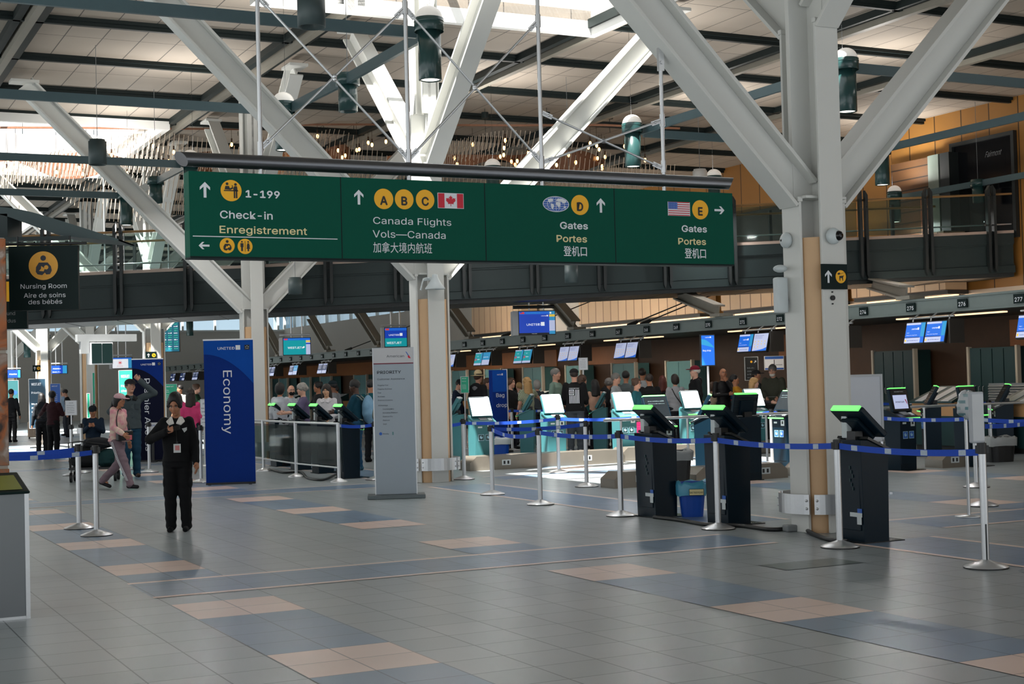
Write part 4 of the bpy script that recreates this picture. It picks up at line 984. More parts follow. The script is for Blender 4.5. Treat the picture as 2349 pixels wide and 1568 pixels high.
# warm wash lights added on top of the canopy to brighten the back wall
for k in range(5):
    a = -4 - 9.0 * k
    t = thing('added_wall_washer', 'added linear wall-washer %s on top of the check-in canopy' % ('nearest the right edge', 'above counter 274', 'above counter 268', 'above counter 262', 'behind the sunlit column')[k], 'lamp', W(a, 14.3, 2.905), RZB, 'added wall-washers on the canopy')
    MB().box(-3.0, 3.0, -.08, .08, 0, .1).build('housing', M_SOFFIT, t); MB().box(-2.95, 2.95, -.05, .05, .1, .105).build('lens', M_SLOT, t)
    l = bpy.data.lights.new('wash', 'AREA'); l.shape = 'RECTANGLE'; l.size = 6; l.size_y = .12; l.energy = (60, 90, 150, 220, 240)[k]; l.color = (1, .88, .75)
    o = bpy.data.objects.new('wash', l); C.objects.link(o); o.parent = t; o.location = (0, 0, .14); o.rotation_euler = (R(180 - 62), 0, 0)

for k in range(6):
    a = -5 - 6.5 * k
    t = thing('canopy_downlight', 'recessed light strip under the check-in canopy %s' % ('at the right edge', 'behind the large column', 'left of the large column', 'near counter 266', 'near counter 262', 'behind the sunlit column')[k], 'lamp', W(a, 12.6, 2.8), RZB, 'light strips under the canopy')
    MB().box(-1.6, 1.6, -.06, .06, -.03, 0).build('lens', M_SLOT, t)
    l = bpy.data.lights.new('strip', 'AREA'); l.shape = 'RECTANGLE'; l.size = 3.2; l.size_y = .12; l.energy = (14, 20, 45, 55, 60, 60)[k]; l.color = (1, .86, .70)
    o = bpy.data.objects.new('strip', l); C.objects.link(o); o.parent = t; o.location = (0, 0, -.05)
# ------------------------------------------------------------------ stanchions and belts
M_BELT = mat('royal_blue_webbing', (10, 70, 184), 0.7, noise=0.1, scale=80)
M_BELTW = mat('pale_belt_print', (176, 190, 206), 0.7, noise=0.2, scale=60)
def stanchion_at(g, label, h=1.0, base=.18):
    t = thing('stanchion', label, 'stanchion', (g.x, g.y, 0), 0, 'steel belt stanchions')
    bs_ = MB().lathe([(base, .012), (base - .005, .018), (.10, .045), (.045, .062), (.032, .07)], n=28).build('base', M_STEEL, t)
    MB().lathe([(0, 0), (base, 0), (base, .012)], n=28, smooth=False).build('base_rim', M_BLACK, bs_)
    MB().cyl((0, 0, .06), (0, 0, h - .07), .031, 18).build('post', M_STEEL, t)
    MB().cyl((0, 0, h - .09), (0, 0, h), .036, 16).box(-.05, .05, -.02, .02, h - .085, h - .02).build('belt_head', M_BLACK, t)
    return t
def belt(t, p1, z0=.945, z1=.945, sag=.03, wdt=.055, phase=0.0):
    """belt pulled from a stanchion's head to world point p1"""
    p0 = t.location.copy(); p0.z = z0; q1 = Vector((p1.x, p1.y, z1)); d = q1 - p0; ln = Vector((d.x, d.y, 0)).length
    n = Vector((-d.y, d.x, 0)).normalized() * .004
    N = 24
    mb = MB()
    def at(u): return p0 + d * u - Vector((0, 0, sag * 4 * u * (1 - u))) - t.location
    us = [.04 / max(ln, .1) + (1 - .08 / max(ln, .1)) * k / N for k in range(N + 1)]
    vs = []
    for u in us:
        p = at(u)
        vs += [p - n - Vector((0, 0, wdt / 2)), p - n + Vector((0, 0, wdt / 2)), p + n + Vector((0, 0, wdt / 2)), p + n - Vector((0, 0, wdt / 2))]
    fs = []
    for k in range(N):
        for j in range(4): fs.append((4 * k + j, 4 * k + (j + 1) % 4, 4 * k + 4 + (j + 1) % 4, 4 * k + 4 + j))
    mb.add(vs, fs, 0)
    u = (.18 + phase) / ln
    while u < .97:
        for sg in (-1, 1):
            a_, b_ = at(u), at(min(u + .085 / ln, .99))
            o = n * 1.35 * sg
            mb.add([a_ + o - Vector((0, 0, wdt * .42)), b_ + o - Vector((0, 0, wdt * .42)), b_ + o + Vector((0, 0, wdt * .42)), a_ + o + Vector((0, 0, wdt * .42))], [(0, 1, 2, 3)], 1)
        u += .46 / ln
    mb.build('belt', [M_BELT, M_BELTW], t)
G_ = gp
sR = stanchion_at(G_(2262, 1302), 'nearest steel stanchion at the lower right with a black slot on its foot', 1.02)
MB().box(-.006, .006, -.0335, -.028, .07, .36).build('slot', M_BLACK, sR)
s19 = stanchion_at(G_(1927, 1255), 'steel stanchion just left of the right-hand dark kiosk')
s16 = stanchion_at(G_(1648, 1213), 'steel stanchion in front of the blue bin pair of kiosks', 1.02)
s14 = stanchion_at(G_(1425, 1183), 'steel stanchion left of the first dark kiosk', 1.01)
s12 = stanchion_at(G_(1240, 1157), 'steel stanchion between the grey totem and the first dark kiosk')
s11 = stanchion_at(G_(1130, 1134), 'steel stanchion right of the white column ring, front row', 1.0)
s10 = stanchion_at(G_(1065, 1099), 'steel stanchion closest to the sunlit column', 1.02)
s128 = stanchion_at(G_(1282, 1084), 'bright sunlit stanchion on the light patch', 1.02)
s134 = stanchion_at(G_(1346, 1116), 'steel stanchion between the sunlit patch and the hexagonal plinth', 1.0)
s22 = stanchion_at(G_(222, 1228), 'left foreground stanchion nearer the viewer', 1.02)
s18 = stanchion_at(G_(182, 1212), 'left foreground stanchion just behind its twin', 1.01)
s2255 = stanchion_at(G_(2255, 1160), 'stanchion seen behind the nearest right one', 1.0)
s2240 = stanchion_at(G_(2240, 1117), 'stanchion under the hand sanitizer cover at the right', 1.02)
s2110 = stanchion_at(G_(2112, 1020), 'stanchion between the two right front-facing kiosks', 1.0)
s855 = stanchion_at(G_(862, 1100), 'stanchion half hidden by the grey totem', 1.0)
s460 = stanchion_at(G_(462, 1106), 'stanchion behind the uniformed woman, left of the tall banner', 1.0)
s345 = stanchion_at(G_(343, 1083), 'stanchion in front of the navy banner', 1.0)
s315 = stanchion_at(G_(312, 1076), 'stanchion behind the man with the raised arm', 1.0)
s170 = stanchion_at(G_(165, 1090), 'thin stanchion behind the luggage cart', 1.0)
s186 = stanchion_at(G_(188, 1084), 'stanchion behind the luggage cart next to the seated person', 1.0)
s1180 = stanchion_at(G_(1176, 1034), 'stanchion right of the blue bag-drop totem', 1.0)
s1335 = stanchion_at(G_(1335, 1032), 'sunlit stanchion behind the man in the black sweatshirt', 1.0)
s1352 = stanchion_at(G_(1354, 1022), 'stanchion right behind the black sweatshirt', 1.0)
s1775 = stanchion_at(G_(1772, 1064), 'sunlit stanchion left of the large column', 1.0)
s1500 = stanchion_at(G_(1478, 1020), 'stanchion in the queue behind the magenta panel', 1.0)
s2300 = stanchion_at(G_(2272, 1032), 'stanchion behind the sanitizer stand', 1.0)
belt(sR, s19.location); belt(s19, s16.location, phase=.1); belt(s16, s14.location, phase=.2); belt(s14, s12.location); belt(s12, s11.location, sag=.08, phase=.3)
belt(s11, s134.location, phase=.1); belt(s10, s128.location); belt(s128, G_(1480, 1080), phase=.2); belt(s10, G_(1000, 1103) , phase=.2)
belt(s22, G_(-60, 1250)); belt(s18, G_(-60, 1226), phase=.2)
belt(s2240, G_(2000, 1100), phase=.1); belt(s2240, G_(2420, 1130)); belt(s2255, G_(2440, 1120), phase=.1); belt(s2110, G_(2010, 1024)); belt(s2110, s2300.location)
belt(s2300, G_(2420, 1020)); belt(s855, G_(775, 1100)); belt(s1180, G_(1270, 1030)); belt(s1180, G_(1110, 1040)); belt(s1335, G_(1270, 1034)); belt(s1352, G_(1480, 1014)); belt(s1500, G_(1600, 1012)); belt(s1775, G_(1660, 1070)); belt(s1775, G_(1830, 1060))

# ------------------------------------------------------------------ kiosks
M_KDARK = mat('dark_navy_enamel', (5, 26, 38), 0.35, noise=0.1, spec=.2)
M_KTEAL = mat('teal_enamel', (54, 104, 109), 0.4, noise=0.05, spec=.3)
M_LEDG = mat('lit_green_strip', (110, 230, 110), 0.5, emit=1.3, noise=0.0)
M_KWHITE = mat('off_white_plastic', (196, 204, 206), 0.4)
M_KSCR = mat('sun_glare_display', (246, 248, 250), 0.4, emit=2.4, noise=0.0)  # sun glare on the teal kiosks' screens, put in as a white glow
M_KPAN = mat('dark_display_bezel', (16, 22, 26), 0.25)
M_RIB = mat('ribbed_dark_plastic', (40, 46, 50), 0.5)
M_ICON = mat('icon_pale_blue', (150, 190, 210), 0.5)
def kiosk(label, loc, rz, body, display, group, back_label=False, tilt=24, ribs=False):
    t = thing('check_in_kiosk', label, 'kiosk', (loc.x, loc.y, 0), rz, group)
    prof = [(.15, 0), (.17, .98), (.0, .98), (-.165, .86), (-.145, 0)]
    mb = MB(); n = len(prof); w = .20
    mb.add([(-w, y, z) for y, z in prof] + [(w, y, z) for y, z in prof], [tuple(range(n)), tuple(range(2 * n - 1, n - 1, -1))] + [(i, n + i, n + (i + 1) % n, (i + 1) % n) for i in range(n)])
    mb.box(-w + .02, w - .02, -.155, -.145, .1, .80); mb.box(-.16, .16, .152, .164, .12, .7)
    kb = mb.build('body', body, t, bevel=.012)
    mb = MB(); X = Matrix.Translation((0, -.05, .935)) @ Matrix.Rotation(R(24), 4, 'X')
    mb.box(-.225, .225, -.19, .16, -.012, .012, 0, X).box(-.08, .08, -.1, .04, .012, .022, 1, X).box(.10, .17, -.12, -.02, .012, .02, 2, X)
    ks = mb.build('shelf', [M_KPAN if body is M_KDARK else M_KTEAL, M_GREY, M_KWHITE], t)
    MB().box(-.225, .225, -.197, -.188, -.012, .010, 0, X).build('shelf_light', M_LEDG, ks)
    S = Matrix.Translation((0, .02, 1.15)) @ Matrix.Rotation(R(-tilt), 4, 'X')
    mb = MB(); mb.box(-.225, .225, -.03, .03, -.20, .19, 0, S)
    mb.box(-.12, .12, .03, .075, -.18, .1, 0, S)
    if ribs:
        for k in range(14): mb.box(-.215, .215, .03, .036, -.18 + .026 * k, -.168 + .026 * k, 1, S)
    kh = mb.build('screen_housing', [body if body is M_KDARK else M_KTEAL, M_RIB], t, bevel=.012)
    MB().box(-.2, .2, -.028, .028, .19, .208, 0, S).build('top_light', M_LEDG if body is M_KDARK else M_KWHITE, kh)
    s = MB(); rect(s, -.205, .205, -.185, .178, -.0315, 0)
    if display == 'white': s = MB(); rect(s, -.21, .21, -.19, .182, -.0315, 0); ms = [M_KSCR]
    elif display == 'airline':
        txt(s, 'PRESS SCREEN TO BEGIN', .018, 0, .13, -.033, 'CENTER', 0, 1, .22); rect(s, -.17, .17, -.15, .08, -.033, 2); txt(s, 'American', .045, -.02, -.05, -.035, 'CENTER', .01, 3, .22)
        s.add([(.11, -.035, .01), (.14, -.035, .0), (.16, -.035, -.07), (.145, -.035, -.07)], [(0, 1, 2, 3)], 4); ms = [M_KPAN, M_SWHITE, E_LAV, M_SBLACK, M_RED]
    else:
        rect(s, -.18, .18, .02, .14, -.033, 1); glyph_row(s, -.15, .15, .09, .02, -.035, 2, 5); glyph_row(s, -.15, .15, .05, .015, -.035, 2, 6); ms = [M_KPAN, M_KPAN, mat('dim_screen_text', (70, 84, 86), .5)]
    s.v = [tuple(S @ Vector(v)) for v in s.v]; s.build('display', ms, kh)
    MB().box(-.07, .07, .03, .12, .93, 1.06).build('neck', M_BLACK, t)
    if tilt > 40: MB().box(.05, .13, .055, .125, .99, 1.21).build('card_reader', M_KWHITE, kh, bevel=.012)
    mb = MB()
    for x in (-.075, .075):
        rect(mb, x - .06, x + .06, .52, .64, -.1635, 0); rect(mb, x - .052, x + .052, .528, .632, -.1645, 1)
        circ(mb, x, .585, .03, -.1655, 0, 10); circ(mb, x + .01, .60, .012, -.1665, 1, 8)
    rect(mb, .06, .16, .72, .82, -.1645, 2); rect(mb, .09, .13, .75, .80, -.1655, 3); rect(mb, -.14, -.05, .76, .79, -.1645, 2)
    mb.build('pictograms', [M_ICON, M_FBLUE if body is M_KDARK else M_TEALD, M_KWHITE, M_SBLACK], kb)
    if back_label:
        mb = MB(); mb.box(-.19, -.02, .166, .172, .25, .29, 0).box(-.19, -.13, .166, .173, .29, .33, 1).box(-.18, -.12, .166, .172, .18, .25, 0)
        for k in range(6): mb.box(-.08 - .0 + .02 * (k % 3), -.07 + .02 * (k % 3), .168, .174, .50 + .04 * k, .53 + .04 * k, 2)
        mb.build('back_stickers', [M_KWHITE, M_FBLUE, M_TEALD], kb)
    MB().box(-.22, .22, -.32, .18, 0, .012).build('base_plate', M_KPAN, t)
    return t
RSIDE = -R(98)                         # kiosks seen edge-on, facing left
RKB = PI - YAW                          # kiosks that face +B (users on the far right side)
GD, GT = 'dark self-service kiosks', 'teal self-service kiosks'
def inward(px, py, d=.22):
    g = gp(px, py); return g + Vector((0, d, 0))
kiosk('dark kiosk seen from behind left of the blue bin', inward(1513, 1188), RKB, M_KDARK, 'plain', GD, True, 48)
kiosk('dark kiosk seen from behind right of the blue bin', inward(1680, 1206), RKB, M_KDARK, 'plain', GD, True, 48)
kiosk('dark kiosk seen from behind, right of the large column', inward(1994, 1246), RKB, M_KDARK, 'plain', GD, True, 48)
kiosk('dark front-facing kiosk just behind the first dark kiosk', inward(1515, 1105), RZ, M_KDARK, 'plain', GD)
kiosk('dark kiosk turned away with a ribbed back, behind the second dark kiosk', inward(1716, 1103), RZ + PI, M_KDARK, 'plain', GD, False, 14, True)
kiosk('dark kiosk turned sideways behind the nearest row, at the middle', inward(1622, 1088), RSIDE, M_KDARK, 'plain', GD, False, 30)
kiosk('dark kiosk half hidden by the left flange of the large column', inward(1812, 1070), RZB, M_KDARK, 'plain', GD, False, 30)
kiosk('dark kiosk with a lit airline page, right of the whiteboard', inward(2077, 1079), RZ + .15, M_KDARK, 'airline', GD, False, 12)
kiosk('dark front-facing kiosk behind the sanitizer stand', inward(2236, 1070), RZ + .15, M_KDARK, 'plain', GD, False, 12)
kiosk('dark kiosk turned sideways between the two front-facing kiosks at the right', inward(2146, 1046), RSIDE, M_KDARK, 'plain', GD, False, 30)
kiosk('dark kiosk turned sideways near the right edge', inward(2312, 1042), RSIDE, M_KDARK, 'plain', GD, False, 30)
for px, py, lab in ((640, 1070, 'dark kiosk behind the glass barrier, nearest the tall banner'), (687, 1078, 'dark kiosk behind the glass barrier before the purple-shirted woman'), (738, 1086, 'dark kiosk behind the glass barrier before the young woman in white'), (796, 1098, 'dark kiosk at the right end of the glass barrier')):
    kiosk(lab, inward(px, py), RKB, M_KDARK, 'plain', GD, False, 48)
for px, py, lab in ((1105, 1074, 'teal kiosk with a bright white screen, first right of the sunlit column'), (1272, 1062, 'teal kiosk with a bright white screen behind the sunlit stanchion'), (1436, 1052, 'teal kiosk with a bright white screen before the grey-shirted man'), (1592, 1046, 'teal kiosk with a bright white screen before the red-capped man'), (1738, 1040, 'teal kiosk with a bright white screen before the bearded man')):
    kiosk(lab, inward(px, py), RZ, M_KTEAL, 'white', GT)
for px, py, lab in ((1212, 1042, 'teal kiosk in profile left of the black sweatshirt'), (1380, 1034, 'teal kiosk in profile right of the black sweatshirt'), (1044, 1062, 'teal kiosk in profile beside the sunlit column'), (1535, 1026, 'teal kiosk in profile before the grey top with a strap'), (1692, 1020, 'teal kiosk in profile before the mustard top')):
    kiosk(lab, inward(px, py), RSIDE, M_KTEAL, 'plain', GT, False, 30)
# plinths with sockets, guard rails, glass barrier
def plinth(a0, b0, b1, label, h=.26, d=.5):
    t = thing('plinth', label, 'plinth', W(a0, (b0 + b1) / 2, 0), RZ, 'floor plinths for the kiosks'); w = (b1 - b0) / 2
    pts = [(-w, 0), (w, 0), (w - .0, h * .55), (w - .14, h), (-w + .14, h), (-w, h * .55)]
    MB().poly(pts, -d / 2, d / 2).build('casing', mat('satin_beige_steel', (128, 122, 112), 0.35, 0.6), t)
    for x in ((-w * .55, w * .5) if w > .8 else (0,)):
        mb = MB(); rect(mb, x - .09, x + .09, .08, .18, -d / 2 - .003, 0); rect(mb, x - .06, x - .02, .1, .16, -d / 2 - .005, 1); rect(mb, x + .02, x + .06, .1, .16, -d / 2 - .005, 1); mb.build('socket_plate', [M_KWHITE, M_SBLACK], t)
plinth(-12.45, 1.6, 4.9, 'long steel plinth right of the sunlit column'); plinth(-12.9, 5.1, 10.2, 'long steel plinth behind the middle kiosks')
plinth(-6.75, 1.34, 2.25, 'short plinth end left of the first dark kiosk', .24, .42); plinth(-6.75, 2.78, 4.5, 'plinth between the two front dark kiosks', .24, .42); plinth(-6.6, 7.55, 8.1, 'plinth between the front-facing kiosks at the right', .24, .42); plinth(-6.75, 4.75, 6.0, 'plinth behind the large column', .24, .42)
def guard(a0, b0, b1, posts, label, z=1.0):
    t = thing('guard_rail', label, 'rail', W(a0, b0, 0), RZ, 'steel guard rails')
    MB().cyl((0, 0, z), (b1 - b0, 0, z), .022, 10).build('rail', M_STEEL, t)
    for q in posts: MB().cyl((q - b0, 0, .24), (q - b0, 0, z), .018, 10).build('post', M_STEEL, t)
guard(-7.0, 1.45, 5.9, (1.75, 2.95, 4.45), 'steel guard rail running behind the dark kiosks to the large column'); guard(-6.95, 6.2, 10.5, (7.7, 9.2), 'steel guard rail behind the kiosks at the right', 1.02)
MB_ = thing('glass_barrier', 'steel and glass barrier before the kiosks right of the tall banner', 'barrier', tuple(gp(692, 1093)), 0)
org = gp(692, 1093)
bp = [gp(560, 1073), gp(605, 1080), gp(680, 1093), gp(778, 1105)]
for p in bp:
    q = p - org
    MB().lathe([(.15, 0), (.15, .015), (.04, .06), (.03, .07)], (q.x, q.y, 0), 22).cyl((q.x, q.y, .05), (q.x, q.y, 1.0), .03, 14).build('post', M_STEEL, MB_)
for p, q in zip(bp, bp[1:]):
    p, q = p - org, q - org; u = (q - p).normalized()
    MB().cyl(p + Vector((0, 0, .985)), q + Vector((0, 0, .985)), .022, 10).cyl(p + Vector((0, 0, .24)), q + Vector((0, 0, .24)), .016, 10).build('rail', M_STEEL, MB_)
    MB().beam(p + u * .08 + Vector((0, 0, .60)), q - u * .08 + Vector((0, 0, .60)), .008, .66).build('glass_panel', glass('grey_glass', (206, 220, 218), .93), MB_)
# cables
def cable(pts, r, label, name='cable'):
    o = MB().tube(pts, r, 8).build(name, M_BLACK); tag(o, label, 'cable')
def smooth(ps, n=6):
    out = []
    for i in range(len(ps) - 1):
        p0, p1, p2, p3 = ps[max(i - 1, 0)], ps[i], ps[i + 1], ps[min(i + 2, len(ps) - 1)]
        for k in range(n):
            t = k / n
            out.append(.5 * ((2 * p1) + (p2 - p0) * t + (2 * p0 - 5 * p1 + 4 * p2 - p3) * t * t + (3 * p1 - p0 - 3 * p2 + p3) * t ** 3))
    return out + [ps[-1]]
cable(smooth([gp(x, y, .022) for x, y in ((1500, 1185), (1560, 1192), (1620, 1202), (1700, 1205), (1760, 1213), (1800, 1212), (1830, 1203), (1862, 1222), (1900, 1236), (1945, 1241))]), .022, 'thick black cable snaking along the foot of the kiosks and large column')
cable(smooth([gp(x, y, .02) for x, y in ((618, 1075), (650, 1083), (690, 1082), (706, 1096), (740, 1100), (765, 1090), (780, 1082))]), .02, 'black cable loop under the kiosks behind the glass barrier')
tag(MB().box(-.09, .09, -.06, .06, 0, .07).build('cable_box', M_GREY, None, gp(1818, 1218), .3, bevel=.015), 'small grey connector box on the cable at the column foot', 'connector')
# bins
def bin_(g, label, m, h, r0, r1, bag=None, rz=.3):
    t = thing('waste_bin', label, 'bin', (g.x, g.y, 0), rz)
    def ring(r, z, k=.82): return [(math.copysign(abs(math.cos(a)) ** .5, math.cos(a)) * r, math.copysign(abs(math.sin(a)) ** .5, math.sin(a)) * r * k, z) for a in [2 * PI * i / 24 for i in range(24)]]
    rs = [ring(r0, 0), ring(r1, h), ring(r1 + .012, h), ring(r1 + .012, h + .012), ring(r1 - .012, h + .012), ring(r0 - .01, .03)]
    vs = [v for rr in rs for v in rr]
    fs = [(i * 24 + k, i * 24 + (k + 1) % 24, (i + 1) * 24 + (k + 1) % 24, (i + 1) * 24 + k) for i in range(5) for k in range(24)] + [tuple(range(23, -1, -1)), tuple(range(120, 144))]
    MB().add(vs, fs, 0, False).build('tub', m, t)
    if bag:
        rnd = random.Random(4); vs = []
        for j, (rr, z) in enumerate(((r1 + .016, h - .13), (r1 + .022, h - .02), (r1 + .01, h + .025), (r1 - .03, h - .03))):
            vs += [(x * (1 + rnd.uniform(-.04, .04)), y * (1 + rnd.uniform(-.04, .04)), z + rnd.uniform(-.02, .02)) for x, y, _ in ring(rr, z)]
        MB().add(vs, [(i * 24 + k, i * 24 + (k + 1) % 24, (i + 1) * 24 + (k + 1) % 24, (i + 1) * 24 + k) for i in range(3) for k in range(24)], 0, True).build('bin_liner', bag, t)
    return t
t = bin_(gp(1591, 1186) + Vector((0, .12, 0)), 'blue waste bin with a pale blue liner between the two front dark kiosks', mat('blue_plastic', (10, 72, 170), 0.4), .39, .125, .165, mat('pale_blue_liner', (70, 150, 180), 0.3), -.05)
tx = MB(); rect(tx, -.04, .13, .255, .33, -.164, 0); rect(tx, -.035, .125, .26, .325, -.165, 2); txt(tx, 'BAG TAGS PLEASE', .03, .045, .278, -.166, 'CENTER', .01, 1, .15); tx.build('paper_label', [M_SBLACK, M_SBLACK, M_SCREAM], t)
bin_(gp(1558, 1112) + Vector((0, .2, 0)), 'black waste bin with a grey liner behind the first dark kiosk', M_BLACK, .5, .16, .21, mat('grey_liner', (120, 124, 126), 0.3))
bin_(gp(1145, 1042) + Vector((0, .2, 0)), 'blue recycling box with papers at the foot of the bag-drop totem', mat('blue_plastic', (10, 72, 170), 0.4), .36, .2, .24, M_KWHITE)
bin_(gp(2300, 1060) + Vector((0, .25, 0)), 'black tub with yellow tags and a clear liner at the right edge', M_BLACK, .42, .24, .28, mat('clear_liner', (150, 154, 154), 0.2))

# ------------------------------------------------------------------ banners, totems, boards
M_NAVY = mat('navy_banner_cloth', (10, 15, 40), 0.75, noise=0.08, spec=.15); M_ROYAL = mat('royal_blue_banner_cloth', (6, 44, 122), 0.75, spec=.15, noise=0.06, bump=0.1, scale=14); M_SKY = mat('light_blue_banner_print', (8, 72, 160), 0.75, spec=.15)
def banner(pxL, pxR, ytop, ybot, rz, word, bg, fg, label, base=True):
    gL, gR = gp(pxL, ybot), gp(pxR, ybot); c = (gL + gR) / 2; w = (pxR - pxL) * c.y / F_PX / math.cos(rz)
    p = dp((pxL + pxR) / 2, ytop, c.y); h = p.z
    t = thing('banner_stand', label, 'banner', (c.x, c.y, 0), rz)
    b = MB(); b.box(-w / 2, w / 2, -.012, .012, .03, h)
    s = MB()
    pts = [(-w / 2, -.014, h)] + [(-w / 2 + w * k / 10, -.014, h - .28 * w - (k / 10) ** 2 * .62 * w) for k in range(11)] + [(w / 2, -.014, h)]
    s.add(pts, [tuple(range(len(pts) - 1, -1, -1))], 0)
    n = MB(); united_mark(n, -.02 * w, h - .19 * w, .075 * w, -.016, 0)
    txt(n, word, .25 * w, -.115 * w, h - .62 * w, -.016, 'LEFT', .0, 0, (1.3 if len(word) < 9 else 2.36) * w, -PI / 2)
    k = MB(); rect(k, .33 * w, .43 * w, h - .2 * w, h - .1 * w, -.016, 0)
    for q in range(5): circ(k, .38 * w + .028 * w * math.cos(q * 1.257 + PI / 2), h - .15 * w + .028 * w * math.sin(q * 1.257 + PI / 2), .008 * w, -.017, 1, 6)
    m_, ms_ = merge([(b, bg), (s, fg), (n, M_SWHITE), (k, [M_SBLACK, M_SWHITE])]); m_.build('cloth', ms_, t)
    MB().box(-w / 2 - .01, w / 2 + .01, -.015, .015, h, h + .025).build('top_bar', M_STEEL, t); MB().box(-w / 2, w / 2, -.05, .05, .0, .035).box(-w / 2 + .05, -w / 2 + .1, -.2, .2, 0, .012).box(w / 2 - .1, w / 2 - .05, -.2, .2, 0, .012).build('base', M_BLACK, t)
banner(475, 586, 780, 1110, R(6), 'Economy', M_ROYAL, M_SKY, 'tall royal blue banner reading Economy'); banner(308, 378, 824, 1058, R(4), 'Premier Access', M_NAVY, M_ROYAL, 'tall navy banner reading Premier behind the raised-arm man')
c = (gp(857, 1146) + gp(957, 1142)) / 2 + Vector((0, .2, 0))
t = thing('totem_sign', 'grey freestanding priority totem before the sunlit column', 'sign', (c.x, c.y, 0), R(5))
h = dp(900, 797, c.y).z; w = .575
b = MB().box(-w / 2, w / 2, -.06, .06, .06, h); s = MB(); rect(s, -w / 2 + .004, w / 2 - .004, h - .22, h - .005, -.0615, 0); rect(s, -w / 2 + .004, w / 2 - .004, h - .235, h - .22, -.0615, 1)
n = MB(); Yf = -.0625
txt(n, 'American', .048, .03, h - .14, Yf, 'CENTER', .0, 0, .25); txt(n, 'PRIORITY', .055, -.235, h - .37, Yf, 'LEFT', .025, 0, .34); txt(n, 'Customer Assistance', .032, -.235, h - .46, Yf, 'LEFT', 0, 0, .39)
for i, (q, ind) in enumerate((('Flagship First', 0), ('Flagship Business', 0), ('First', 0), ('Business', 0), ('Premium Economy', 0), ('AAdvantage', 0), ('ConciergeKey', 1), ('Executive Platinum', 1), ('Platinum Pro', 1), ('Platinum', 1), ('Gold', 1))):
    txt(n, q, .025, -.232 + .065 * ind, h - .545 - .0535 * i - (.02 if i > 4 else 0), Yf, 'LEFT', 0, 0)
txt(n, 'Priority', .026, -.17, h - 1.24, Yf, 'LEFT', 0, 0)
q = MB(); circ(q, -.205, h - 1.228, .022, Yf, 0, 14); rect(q, -.04, -.02, h - 1.25, h - 1.205, Yf, 2)
q.add([(.175, Yf, h - .06), (.19, Yf, h - .065), (.225, Yf, h - .12), (.21, Yf, h - .12)], [(3, 2, 1, 0)], 0); q.add([(.215, Yf, h - .155), (.25, Yf, h - .16), (.225, Yf, h - .115), (.205, Yf, h - .125)], [(0, 1, 2, 3)], 1)
m_, ms_ = merge([(b, mat('cool_grey_totem_panel', (152, 164, 174), 0.45, noise=0.02)), (s, [mat('pale_grey_totem_head', (184, 186, 190), 0.45, noise=0.02), mat('maroon_line', (110, 30, 52), 0.5)]), (n, mat('charcoal_print', (46, 52, 60), 0.5)), (q, [M_FBLUE, M_RED, M_TEALCAB])]); m_.build('panel', ms_, t)
MB().box(-.41, .41, -.22, .22, 0, .055).build('base_plate', mat('dark_brushed_base', (96, 104, 106), 0.4, 0.6), t, bevel=.008)
for sgn in (-1, 1): MB().box(sgn * (w / 2 + .006) - .006, sgn * (w / 2 + .006) + .006, -.065, .065, .055, h).build('edge_strip', M_STEEL, t)
# bag-drop totem, bag-drop screen, small signs
c = gp(1150, 1038)
t = thing('bag_drop_totem', 'blue bag-drop totem with pale side, beside the straw-hatted man', 'sign', (c.x, c.y, 0), R(52)); h = dp(1150, 848, c.y).z
b = MB().box(-.26, .26, 0, .10, .05, h); s = MB(); rect(s, -.26, .26, h - .5, h - .01, -.003, 0); n = MB(); united_mark(n, 0, h - .12, .035, -.005, 0); txt(n, 'Bag', .12, -.14, h - .62, -.005, 'LEFT', 0, 0, .3); txt(n, 'drop', .12, -.14, h - .85, -.005, 'LEFT', 0, 0, .4)
m_, ms_ = merge([(b, M_ROYAL), (s, M_SKY), (n, M_SWHITE)]); m_.build('panel', ms_, t); MB().box(.262, .28, -.02, .12, .0, h + .02).build('side_post', M_LGREY, t); MB().box(-.3, .3, -.12, .2, 0, .05).build('base', M_BLACK, t)
p = dp(1624, 803, 29.5); g = Vector((p.x, p.y, 0))
t = thing('bag_drop_screen', 'slim blue bag-drop screen on a steel pole behind the red-capped man', 'screen', tuple(g), R(10)); w, h = .27, .60
b = MB().box(-w / 2 - .015, w / 2 + .015, 0, .06, p.z - h / 2 - .02, p.z + h / 2 + .02); s = MB(); rect(s, -w / 2, w / 2, p.z - h / 2, p.z + h / 2, -.004, 0)
z0 = p.z + h / 2; s.add([(-w / 2, -.006, z0 - .3 * h)] + [(-w / 2 + w * k / 8, -.006, z0 - .12 * h - .3 * h * (k / 8) ** 2) for k in range(9)][::-1], [tuple(range(10))], 4); united_mark(s, 0, z0 - .08 * h, .02, -.008, 3); txt(s, 'Bag drop', .045, -.11, p.z - .02, -.008, 'LEFT', 0, 3, .17)
m_, ms_ = merge([(b, M_BLACK), (s, SM)]); m_.build('screen', ms_, t); MB().cyl((0, .03, .03), (0, .03, p.z - h / 2), .025, 10).lathe([(0, 0), (.2, 0), (.2, .02), (.03, .04)], (0, .03, 0), 20).build('pole', M_STEEL, t)
